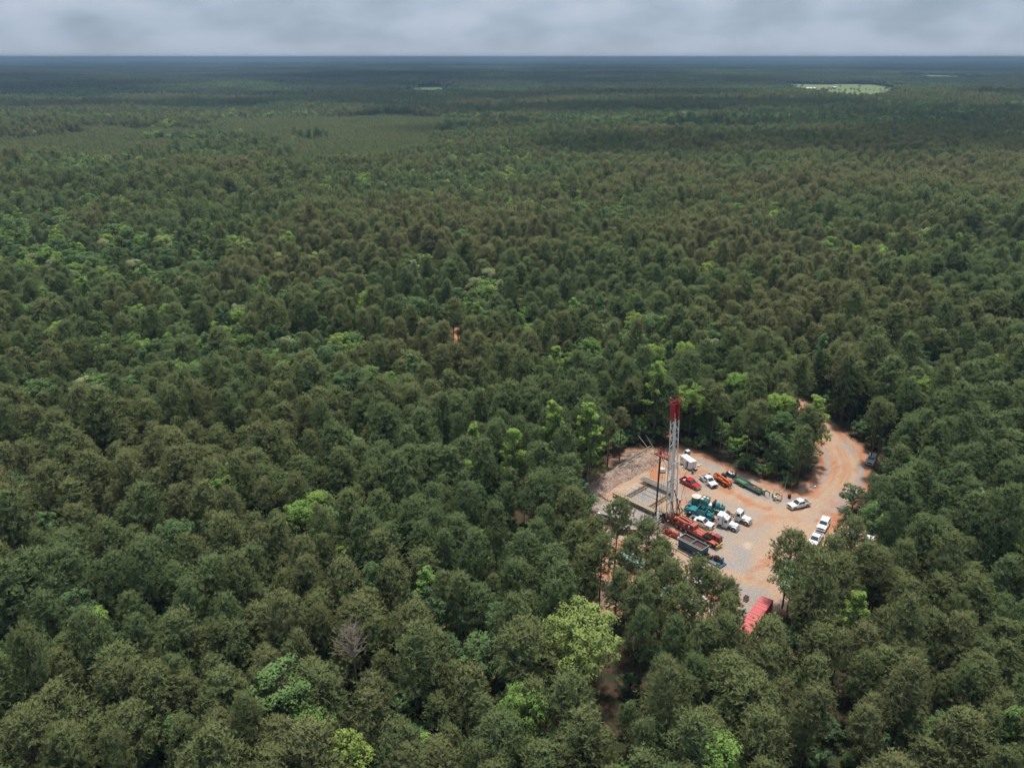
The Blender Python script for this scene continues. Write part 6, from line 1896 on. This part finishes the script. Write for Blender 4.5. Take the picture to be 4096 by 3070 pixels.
MB().cyl((0, 0, 0), (0, 0, .95), .42, n=16).build('barrel', 'plastic', t)
for z in (.3, .62, .94):
    MB().cyl((0, 0, z), (0, 0, z + .04), .44, n=16).build('hoop', 'black', t)
t = thing('marker_flag', 'orange flag on a thin pole behind the black drum', 'flag', (72.0, 175.0, 0), 0)
MB().cyl((0, 0, 0), (0, 0, 3.1), .03, n=6).build('pole', 'tan', t)
MB().add([(0, 0, 3.1), (.55, .05, 3.0), (.5, .1, 2.45), (0, 0, 2.5), (0, .02, 3.1), (.55, .07, 3.0), (.5, .12, 2.45), (0, .02, 2.5)], [(0, 1, 2, 3), (7, 6, 5, 4), (0, 4, 5, 1), (1, 5, 6, 2), (2, 6, 7, 3)]).build('banner', 'orange', t)
MB().box((0, 0, .15), (.4, .4, .3), top=(.5, .5)).build('base', 'yellow', t)
o = struct(mesh_obj('puddle', [(78.7 + 1.9 * math.cos(a) * (1 + .2 * math.sin(3 * a)), 178.7 + 1.0 * math.sin(a) * (1 + .15 * math.cos(2 * a)), -.10) for a in [i * .3927 for i in range(16)]], [tuple(range(16))], M['water']))

# open rusty tanks on the left
t = thing('open_tank', 'open rusty red tank with dark water and pipes at the left edge of the gravel', 'tank', (23.3, 161.2, 0), R(-28))
L, W_, H_ = 6.4, 2.1, 1.15
MB().box((0, W_ / 2, H_ / 2), (L, .06, H_)).box((0, -W_ / 2, H_ / 2), (L, .06, H_)).box((-L / 2, 0, H_ / 2), (.06, W_, H_)).box((L / 2, 0, H_ / 2), (.06, W_, H_)).build('tank_wall', 'rust', t)
MB().box((0, 0, .72), (L - .1, W_ - .1, .04)).build('fluid', 'water', t)
pi = MB()
for i in range(5):
    pi.cyl((-2.2 + i * .8, -W_ / 2, H_ + .05), (-1.9 + i * .9, W_ / 2, H_ + .05), .07, n=6)
pi.cyl((-2.6, .3, H_ + .15), (2.4, -.3, H_ + .15), .06, n=6).box((-2.6, .4, H_ + .2), (.5, .8, .4)).box((.4, 0, H_ + .15), (.6, .5, .35))
pi.build('piping', 'black', t)
MB().box((-2.7, .6, H_ + .25), (.7, .5, .5)).build('pump', 'white', t, bevel=.05)
MB().box((0, W_ / 2 + .02, H_ + .02), (L + .1, .2, .07)).box((0, -W_ / 2 - .02, H_ + .02), (L + .1, .14, .07)).build('rim', 'brownst', t)
t = thing('steel_trough', 'low rusty steel trough behind the lone pine at the gravel edge', 'trough', (27.0, 156.4, 0), R(-6))
MB().box((0, .7, .4), (4.6, .06, .8)).box((0, -.7, .4), (4.6, .06, .8)).box((-2.3, 0, .4), (.06, 1.4, .8)).box((2.3, 0, .45), (.06, 1.4, .9)).box((0, 0, .1), (4.5, 1.4, .05)).build('trough_wall', 'rust', t)
MB().cyl((-2.2, -.2, .85), (2.2, .25, .85), .06, n=6).build('pipe', 'black', t)

# ---------------------------------------------------------------- brush pile, logs
M['spoil'] = mat('pale_spoil', (.37, .275, .22), .95, var=.3, scale=2.5, dirt=(.45, .22, .13), dirt_amt=.8, dirt_scale=.5, bump=.8, bump_scale=3)
M['clod'] = mat('pale_clod', (.46, .37, .31), .95, var=.3, scale=1.5, dirt=(.36, .20, .13), dirt_amt=.7, dirt_scale=.3)
M['twig'] = mat('dry_brush', (.22, .165, .125), .95, var=.45, scale=.9)
M['twigdark'] = mat('dark_brush', (.115, .075, .055), .95, var=.45, scale=.9)
RIDGE = [(21.5, 176.5), (25.0, 180.6), (30.0, 185.2), (35.0, 189.6), (39.6, 194.2)]
a, b = np.meshgrid(np.arange(17, 45, .35), np.arange(171, 200, .35), indexing='ij')
dd = segdist(a, b, RIDGE)
hz_ = np.clip(1 - (dd / 3.3) ** 2, 0, 1) ** .8 * (1.0 + 1.0 * fbm(a, b, 3.0, 5)) * (.6 + .8 * fbm(a, b, 1.1, 9)) + (fbm(a, b, .7, 3) - .5) * .5 * (dd < 3.3)
keep_ = (dd < 3.5)
idx = np.arange(a.size).reshape(a.shape)
q_ = np.stack([idx[:-1, :-1], idx[1:, :-1], idx[1:, 1:], idx[:-1, 1:]], -1)[keep_[:-1, :-1]]
us_, inv_ = np.unique(q_, return_inverse=True)
sp = mesh_obj('spoil_heap', np.stack([a.ravel()[us_], b.ravel()[us_], hz_.ravel()[us_] - .06], 1).tolist(), inv_.reshape(-1, 4).tolist(), M['spoil'])
tag(sp, 'long heap of pale broken earth and roots along the left rear edge of the pad', 'earth heap')
g5 = random.Random(21)
def heap_z(x, y):
    d = float(segdist(np.array([x]), np.array([y]), RIDGE)[0])
    return max(0, 1 - (d / 3.3) ** 2) * 1.35 if d < 3.3 else 0
def on_ridge(spread, bias=0.0):
    k_ = g5.randrange(len(RIDGE) - 1); t_ = g5.random()
    x0, y0 = RIDGE[k_]; x1, y1 = RIDGE[k_ + 1]
    o = g5.gauss(bias, spread)
    return x0 + (x1 - x0) * t_ - .67 * o, y0 + (y1 - y0) * t_ + .74 * o
cl = MB()
for i in range(1100):
    x_, y_ = on_ridge(1.5, -.3)
    s = g5.uniform(.08, .32)
    n0 = len(cl.v)
    cl.box((x_, y_, heap_z(x_, y_) + s * .25), (s, s * g5.uniform(.6, 1.2), s * .7), rz=g5.uniform(0, 3), ry=g5.uniform(-.6, .6), rx=g5.uniform(-.6, .6), top=(g5.uniform(.4, .9), g5.uniform(.4, .9)))
o = cl.build('rubble', 'clod'); o['kind'] = 'stuff'; o['label'] = 'pale clods strewn over the earth heap'
def sticks(name, n, m, place, lo, hi, r, label, up=.35):
    mb = MB()
    for i in range(n):
        x_, y_ = place()
        z = heap_z(x_, y_); L = g5.uniform(lo, hi); a_ = g5.uniform(0, 6.28); e = g5.uniform(-.12, up)
        p0 = Vector((x_, y_, z + .05)); p1 = p0 + Vector((math.cos(a_) * math.cos(e), math.sin(a_) * math.cos(e), math.sin(e))) * L
        pm_ = (p0 + p1) / 2 + Vector((g5.uniform(-.1, .1), g5.uniform(-.1, .1), g5.uniform(0, .2))) * L * .5
        mb.tube([p0, pm_, p1], r * g5.uniform(.6, 1.5), 3, r * .3)
    o = mb.build(name, m); o['kind'] = 'stuff'; o['label'] = label
sticks('brushwood', 650, 'deadwood', lambda: on_ridge(1.7, .3), .7, 2.4, .035, 'dry pale sticks on the earth heap')
sticks('brushwood', 800, 'twigdark', lambda: on_ridge(1.3, 3.6), .8, 3.0, .035, 'dark brush dumped between the heap and the trees')
sticks('brushwood', 350, 'twig', lambda: (g5.uniform(15.5, 24), g5.uniform(169, 180)), .6, 2.4, .03, 'twigs at the left end of the heap', .5)
sticks('brushwood', 420, 'twig', lambda: (lambda t_: (81.0 + t_ * 8 + g5.gauss(0, 1.2), 184.0 + t_ * 24 + g5.gauss(0, 1.0)))(g5.random()), .5, 2.0, .028, 'dry brush on the bank inside the road bend', .25)
sticks('brushwood', 420, 'twig', lambda: (lambda t_: (101.8 - t_ * 3 + g5.gauss(0, 1.0), 203.0 + t_ * 20 + g5.gauss(0, 1.0)))(g5.random()), .5, 2.0, .028, 'dry brush on the outer bank of the road', .25)
sticks('brushwood', 520, 'twigdark', lambda: (lambda t_: (58.0 + t_ * 17 + g5.gauss(0, .8), 191.0 - t_ * 14.5 + g5.gauss(1.0, 1.2)))(g5.random()), .5, 2.2, .03, 'brown brush along the foot of the woods behind the trailers', .4)
def log(label, p0, p1, z0, z1, r0, r1, m='deadwood', stubs=4):
    t = thing('felled_log', label, 'log', (p0[0], p0[1], 0), 0)
    d = Vector((p1[0] - p0[0], p1[1] - p0[1], z1 - z0))
    s0 = Vector((0, 0, z0))
    pts = [s0 + d * k_ + Vector((g5.uniform(-.08, .08), g5.uniform(-.08, .08), .12 * math.sin(k_ * 3.1))) for k_ in (0, .25, .5, .75, 1)]
    MB().tube(pts, r0, 9, r1).build('trunk', m, t)
    if stubs:
        for i in range(stubs):
            c = s0 + d * g5.uniform(.2, .95); a_ = g5.uniform(0, 6.28)
            MB().tube([c, c + Vector((math.cos(a_), math.sin(a_), g5.uniform(.1, .9))) * g5.uniform(.3, 1.1)], r1 * .6, 4, .02).build('branch_stub', m, t)
log('longest felled trunk lying along the crest of the heap', (27.4, 186.2), (39.6, 198.6), .7, 1.5, .26, .13)
log('thick felled trunk nearest the pad at the top of the heap', (30.5, 188.8), (37.5, 192.1), 1.1, 1.5, .28, .20)
log('felled trunk just behind the longest one on the heap', (30.9, 191.3), (40.2, 197.5), .9, 1.6, .24, .12)
log('thin pale trunk lying level across the back of the heap', (30.5, 195.5), (38.2, 195.3), .8, 1.5, .14, .09, 'palebark')
log('thin leaning trunk rising from the log heap into the woods', (38.7, 197.6), (35.3, 203.0), 1.4, 4.2, .12, .06, 'palebark', 2)
log('second thin trunk leaning back from the log heap', (40.3, 197.8), (38.4, 202.0), 1.4, 3.6, .10, .05, 'palebark', 2)
log('dark narrow trunk lying at the near left end of the heap', (20.6, 175.7), (24.6, 170.8), .5, .15, .14, .09, 'bark', 3)
log('short thick log half buried in the middle of the heap', (33.2, 190.6), (36.6, 193.4), 1.2, 1.6, .32, .28)
log('thin pale pole on the ground behind the dump trailer', (60.6, 185.6), (68.4, 178.6), .12, .12, .07, .05, 'palebark', 0)
log('bent pale sapling leaning over the tan utility trailer', (70.4, 175.4), (72.6, 179.4), .0, 3.0, .07, .03, 'palebark', 1)
# uprooted bare tree
t = thing('uprooted_tree', 'uprooted bare tree with pale branches fanned out at the left end of the heap', 'tree', (16.4, 175.2, 0), 0)
mb = MB().tube([(-.6, -.8, .3), (1.6, 2.2, .8), (3.6, 4.8, 1.3)], .20, 7, .12)
mb.build('trunk', 'palebark', t)
br = MB()
for i in range(34):
    k_ = g5.uniform(.15, 1.0); c = Vector((-.6 + 4.2 * k_, -.8 + 5.6 * k_, .3 + k_))
    a_ = math.atan2(5.6, 4.2) + g5.gauss(0, .42); L = g5.uniform(1.2, 4.2)
    e_ = c + Vector((math.cos(a_) * L, math.sin(a_) * L, g5.uniform(-.2, .9)))
    br.tube([c, (c + e_) / 2 + Vector((0, 0, g5.uniform(0, .4))), e_], .05, 4, .012)
br.build('branches', 'deadwood', t)
# bare grey pine among the near trees
t = thing('dead_tree', 'bare grey dead tree standing among the near pines', 'tree', (-26.6, 103.0, 0), 0)
MB().tube([(0, 0, -.5), (.1, 0, 6), (-.1, .1, 12), (0, 0, 17.8)], .2, 7, .03).build('trunk', 'palebark', t)
br = MB()
for i in range(70):
    z = g5.uniform(10.5, 17.4); a_ = g5.uniform(0, 6.28); L = (18.4 - z) * g5.uniform(.25, .6) + .5
    c = Vector((0, 0, z)); e_ = c + Vector((math.cos(a_) * L, math.sin(a_) * L, L * g5.uniform(.5, 1.1)))
    br.tube([c, e_], .06, 4, .02)
    for j in range(3):
        m_ = c.lerp(e_, g5.uniform(.4, .95))
        br.tube([m_, m_ + Vector((g5.uniform(-.7, .7), g5.uniform(-.7, .7), g5.uniform(.3, .9)))], .035, 3, .015)
br.build('branches', 'deadwood', t)

# hoses and cables left on the ground
for lab, m_, pts in [('black hose snaking from the teal pump trailer to the rig', 'black', [(45.0, 164.6, .07), (43.6, 165.4, .06), (42.6, 164.4, .06), (41.6, 165.3, .06), (40.4, 164.6, .07)]),
                     ('dark hose on the gravel behind the red pump unit', 'grease', [(36.2, 157.0, .07), (34.6, 158.2, .06), (33.2, 157.2, .06), (31.4, 157.6, .06)]),
                     ('black cable running from the cargo trailer towards the rig', 'black', [(47.6, 186.6, .04), (46.2, 183.0, .04), (45.6, 179.0, .04), (44.0, 175.0, .04), (43.2, 171.5, .04)]),
                     ('rusty pipe on the ground between the mud tank and the trees', 'rust', [(36.8, 150.8, .08), (40.4, 146.2, .08)])]:
    tag(MB().tube(pts, .05 if 'cable' in lab else .075, 6).build('ground_hose' if 'hose' in lab else 'ground_cable' if 'cable' in lab else 'rusty_pipe', m_), lab, 'hose' if 'hose' in lab else 'cable' if 'cable' in lab else 'pipe')

# ---------------------------------------------------------------- workers
def person(label, loc, rz, cloth, hat='hat', pose='stand', lean=0.0, second=None):
    t = thing('person', label, 'person', loc, rz)
    # joints: z up, x the way the person faces
    step = {'stand': (.04, -.04), 'walk': (.24, -.22), 'bend': (.05, -.08)}[pose]
    f = lean
    J = [((0, 0, .93), .155), ((f * .25, 0, 1.14), .15), ((f * .6, 0, 1.36), .165), ((f * .85, 0, 1.50), .07), ((f * 1.0 + .015, 0, 1.60), .085), ((f * 1.05 + .02, 0, 1.72), .088),
         ((0, .10, .88), .11), ((step[0] * .6 + .03, .11, .50), .075), ((step[0], .12, .09), .055), ((step[0] + .16, .12, .05), .05),
         ((0, -.10, .88), .11), ((step[1] * .4 + .03, -.11, .50), .075), ((step[1], -.12, .09), .055), ((step[1] + .16, -.12, .05), .05)]
    arms = {'stand': [((.02, .23, 1.14)), ((.10, .25, .90))], 'walk': [((-.10, .24, 1.15)), ((.04, .26, .93))], 'bend': [((.22, .20, 1.16)), ((.46, .12, 1.10))]}[pose]
    for s in (1, -1):
        k_ = -1 if (pose == 'walk' and s < 0) else 1
        J += [((f * .62, s * .20, 1.42), .062), ((arms[0][0] * k_ + f * .6, s * arms[0][1], arms[0][2]), .05), ((arms[1][0] * k_ + f * .7, s * arms[1][1], arms[1][2]), .038), ((arms[1][0] * k_ + f * .7 + .03, s * arms[1][1], arms[1][2] - .09), .04)]
    E = [(0, 1), (1, 2), (2, 3), (3, 4), (4, 5), (0, 6), (6, 7), (7, 8), (8, 9), (0, 10), (10, 11), (11, 12), (12, 13), (2, 14), (14, 15), (15, 16), (16, 17), (2, 18), (18, 19), (19, 20), (20, 21)]
    me = bpy.data.meshes.new('person_body')
    me.from_pydata([j[0] for j in J], E, [])
    o = bpy.data.objects.new('body', me)
    col.objects.link(o)
    sk_ = o.modifiers.new('skin', 'SKIN'); sk_.use_smooth_shade = True
    for v, j in zip(me.skin_vertices[0].data, J):
        v.radius = (j[1], j[1])
    me.skin_vertices[0].data[0].use_root = True
    o.modifiers.new('sub', 'SUBSURF').levels = 1
    dg = bpy.context.evaluated_depsgraph_get()
    new = bpy.data.meshes.new_from_object(o.evaluated_get(dg))
    o.modifiers.clear(); o.data = new
    new.materials.clear()
    for m_ in (cloth, 'skin', 'blackcloth', second or cloth):
        new.materials.append(M[m_])
    hands = [Vector(J[17][0]), Vector(J[21][0])]
    for p in new.polygons:
        c = p.center
        if c.z > 1.53 or min((c - h).length for h in hands) < .075:
            p.material_index = 1
        elif c.z < .13:
            p.material_index = 2
        elif c.z < .95 and (c.y ** 2 < .05):
            p.material_index = 3
    # face and fingers belong to the same mesh
    hx_ = f * 1.05 + .02
    ft = MB()
    ft.ball((hx_ + .095, 0, 1.665), .022, (1, .8, 1.3), 6)
    for s in (1, -1):
        ft.ball((hx_, s * .09, 1.66), .026, (.6, .4, 1), 6)
        hnd = J[17][0] if s > 0 else J[21][0]
        for k_ in range(4):
            b0 = Vector(hnd) + Vector((-.03 + k_ * .02, 0, -.02)); L = (.07, .085, .08, .06)[k_]
            ft.tube([b0, b0 + Vector((.008, -s * .012, -L * .55)), b0 + Vector((.02, -s * .03, -L))], .010, 5, .007)
        b0 = Vector(hnd) + Vector((.035, 0, .01))
        ft.tube([b0, b0 + Vector((.035, -s * .015, -.03)), b0 + Vector((.045, -s * .025, -.06))], .011, 5, .008)
    n0 = len(new.vertices)
    import bmesh
    bm_ = bmesh.new(); bm_.from_mesh(new)
    vs2 = [bm_.verts.new(v) for v in ft.v]
    for f2 in ft.f:
        try:
            fc = bm_.faces.new([vs2[i] for i in f2]); fc.material_index = 1; fc.smooth = True
        except ValueError:
            pass
    bm_.to_mesh(new); bm_.free()
    o.parent = t
    h_ = MB().ball((hx_, 0, 1.725), .125, (1.08, .95, .95), 12, 0.0).cyl((hx_ + .03, 0, 1.715), (hx_ + .03, 0, 1.735), .165, .15, 14)
    h_.build('hard_hat', hat, t, smooth=False)
    return t
person('worker in white shirt and blue trousers behind the mast, the farther of two', (41.7, 170.0, 0), R(-80), 'greycloth', 'hat', 'stand', .05, 'navycloth')
person('worker in blue overalls and white hard hat standing close behind the mast', (42.2, 169.2, 0), R(-100), 'greycloth', 'hat', 'stand', .05)
person('worker in red shirt and black trousers at the tan work floor', (40.35, 163.3, 1.77), R(-120), 'redcloth', 'redhat', 'bend', .25, 'blackcloth')
person('worker in black crouching over the rail of the tan work floor', (41.35, 162.5, 1.77), R(170), 'blackcloth', 'redhat', 'bend', .4)
person('worker in navy overalls and white hard hat walking towards the mast', (43.3, 166.7, 0), R(200), 'navycloth', 'hat', 'walk', .06)
person('worker in navy overalls with no white hat beside the walking one', (44.1, 167.2, 0), R(190), 'navycloth', 'navycloth', 'stand', .04)
person('worker in black with white hard hat at the tailgate of the white pickup', (43.2, 163.2, 0), R(-40), 'blackcloth', 'hat', 'stand', .12)
person('worker in dark clothes at the bed of the pickup with the open door', (53.0, 183.0, 0), R(200), 'blackcloth', 'hat', 'bend', .2)

# ---------------------------------------------------------------- power line and far farm
def pole(label, x_, y_, rz, h=11.0):
    t = thing('utility_pole', label, 'utility pole', (x_, y_, -.2), rz)
    MB().cyl((0, 0, 0), (0, 0, h), .16, .11, 8).build('post', 'palebark', t)
    MB().box((0, .12, h - .5), (2.4, .1, .12)).bar((-.7, .12, h - .6), (0, .12, h - 1.2), .05).bar((.7, .12, h - .6), (0, .12, h - 1.2), .05).build('crossarm', 'palebark', t)
    for k_ in (-1.1, -.4, .4, 1.1):
        MB().cyl((k_, .12, h - .42), (k_, .12, h - .2), .06, .04, 6).build('insulator', 'rail', t)
    return t
POLES = [((141.0, 240.0), (104.0, 262.0)), ((-234.0, 420.0), (-262.0, 436.0))]
for n_, ((xa, ya), (xb, yb_)) in enumerate(POLES):
    a_ = math.atan2(yb_ - ya, xb - xa)
    side = 'in the dark gap right of the road bend' if n_ == 0 else 'in a gap in the woods near the left edge'
    pole('wooden utility pole ' + side, xa, ya, a_ + 1.5708)
    pole(('farther wooden pole ' if n_ == 0 else 'farther wooden pole ') + side, xb, yb_, a_ + 1.5708)
    for w_, k_ in enumerate((-1.1, -.4, 1.1)):
        ox, oy = math.cos(a_ + 1.5708) * k_, math.sin(a_ + 1.5708) * k_
        pts = [(xa + ox + (xb - xa) * u, ya + oy + (yb_ - ya) * u, 10.6 - 1.6 * u * (1 - u)) for u in np.linspace(0, 1, 7)]
        tag(MB().tube(pts, .03, 4).build('power_line', 'steel'), nth(w_) + ' wire strung between the poles ' + side, 'wire', 'power line wires ' + str(('right', 'left')[n_]))
def farm(name, label, x_, y_, rz, L, W_, H_, wall, roof):
    z = float(terrain_z(x_, y_)) + .5
    t = thing(name, label, 'building', (x_, y_, z), rz)
    MB().box((0, 0, H_ / 2), (L, W_, H_)).build('wall', wall, t)
    MB().prism([(-L / 2 - .5, 0), (L / 2 + .5, 0), (L / 2 + .5, .2), (-L / 2 - .5, .2)], -.1, .1)
    r_ = MB()
    for s in (-1, 1):
        r_.add([(-L / 2 - .5, s * (W_ / 2 + .6), H_ - .2), (L / 2 + .5, s * (W_ / 2 + .6), H_ - .2), (L / 2 + .5, 0, H_ + W_ * .22), (-L / 2 - .5, 0, H_ + W_ * .22),
                (-L / 2 - .5, s * (W_ / 2 + .6), H_), (L / 2 + .5, s * (W_ / 2 + .6), H_), (L / 2 + .5, 0, H_ + W_ * .22 + .2), (-L / 2 - .5, 0, H_ + W_ * .22 + .2)],
               [(0, 1, 2, 3), (4, 5, 6, 7), (0, 4, 5, 1), (1, 5, 6, 2), (3, 2, 6, 7), (0, 3, 7, 4)])
    r_.build('roof', roof, t)
    for k_ in (-.3, .25):
        MB().box((L * k_, -W_ / 2 - .03, H_ * .38), (L * .16, .08, H_ * .7)).build('door', 'plastic', t)
    return t
farm('barn', 'long white roofed farm building at the edge of the far pasture', 1010, 2820, R(12), 34, 16, 7, 'cream', 'white')
farm('farm_shed', 'small white shed alone in the far pasture', 1165, 3010, R(5), 15, 9, 4.5, 'greenst', 'white')
farm('farm_shed', 'dark roofed shed beside the long white farm building', 1050, 2800, R(-8), 22, 12, 5, 'brownst', 'rust')

# ---------------------------------------------------------------- the hazy air
hz = bpy.data.materials.new('haze')
hz.use_nodes = True
hn, hl = hz.node_tree.nodes, hz.node_tree.links
hn.clear()
ho = hn.new('ShaderNodeOutputMaterial')
pv_ = hn.new('ShaderNodeVolumePrincipled')
pv_.inputs['Color'].default_value = (0.31, 0.48, 0.66, 1)
pv_.inputs['Density'].default_value = 0.00012
pv_.inputs['Anisotropy'].default_value = 0.0
hl.new(pv_.outputs[0], ho.inputs['Volume'])
hb = MB().box((0, 0, 0), (96000, 96000, 1))
hv = [(v[0], v[1], -60.0 if v[2] < 0 else 112.0) for v in hb.v]
haze = mesh_obj('haze', hv, hb.f, hz)
haze['kind'] = 'stuff'
haze['label'] = 'thin blue haze over the far forest'

# ---------------------------------------------------------------- drifting thin clouds that shade the far woods
cm = bpy.data.materials.new('thin_cloud')
cm.use_nodes = True
cn, clk = cm.node_tree.nodes, cm.node_tree.links
cn.clear()
co = cn.new('ShaderNodeOutputMaterial'); cd_ = cn.new('ShaderNodeBsdfDiffuse'); ct_ = cn.new('ShaderNodeBsdfTransparent'); cx2 = cn.new('ShaderNodeMixShader')
cd_.inputs[0].default_value = (.8, .8, .8, 1)
cx2.inputs[0].default_value = .40
clk.new(ct_.outputs[0], cx2.inputs[1]); clk.new(cd_.outputs[0], cx2.inputs[2]); clk.new(cx2.outputs[0], co.inputs[0])
gc = np.random.RandomState(4)
SHADE = [(330, 880, 330, 130), (760, 1080, 340, 200), (120, 1230, 300, 130), (520, 1330, 330, 150), (980, 1500, 380, 200), (60, 1680, 380, 150), (480, 1780, 360, 170), (-620, 640, 190, 90), (-330, 2050, 420, 170), (-900, 1900, 380, 220), (260, 2300, 420, 190), (1560, 2100, 420, 260), (700, 2250, 260, 160)]
for _ in range(60):
    yc = gc.uniform(2500, 11000)
    SHADE.append((gc.uniform(-.75, .75) * yc, yc, gc.uniform(350, 600) * (.6 + yc / 6000), gc.uniform(220, 380) * (.6 + yc / 6000)))
for i, (xc, yc, rx, ry_) in enumerate(SHADE):       # where the shade falls; the cloud itself stands up-sun of it
    xc += 1420 * SUN_TO.x / SUN_TO.z; yc += 1420 * SUN_TO.y / SUN_TO.z
    if abs(xc - 1150) < 500 and abs(yc - 3100) < 700:
        continue
    V_, F_ = [], []
    nb, nr = 28, 12
    for a_ in range(nr + 1):
        ph = -math.pi / 2 + math.pi * a_ / nr
        for b_ in range(nb):
            t_ = 2 * math.pi * b_ / nb
            k_ = 1 + .45 * (float(fbm(math.cos(t_) * 2 + i * 7, math.sin(t_) * 2 + math.sin(ph), 1.0, 3)) - .5)
            V_.append((xc + rx * k_ * math.cos(ph) * math.cos(t_), yc + ry_ * k_ * math.cos(ph) * math.sin(t_), 1420 + (90 if ph > 0 else 25) * math.sin(ph) * k_ + gc.uniform(-6, 6)))
    for a_ in range(nr):
        for b_ in range(nb):
            F_.append((a_ * nb + b_, a_ * nb + (b_ + 1) % nb, (a_ + 1) * nb + (b_ + 1) % nb, (a_ + 1) * nb + b_))
    o = mesh_obj('cloud', V_, F_, cm)
    o['kind'] = 'stuff'; o['label'] = 'thin drifting cloud above the far woods'
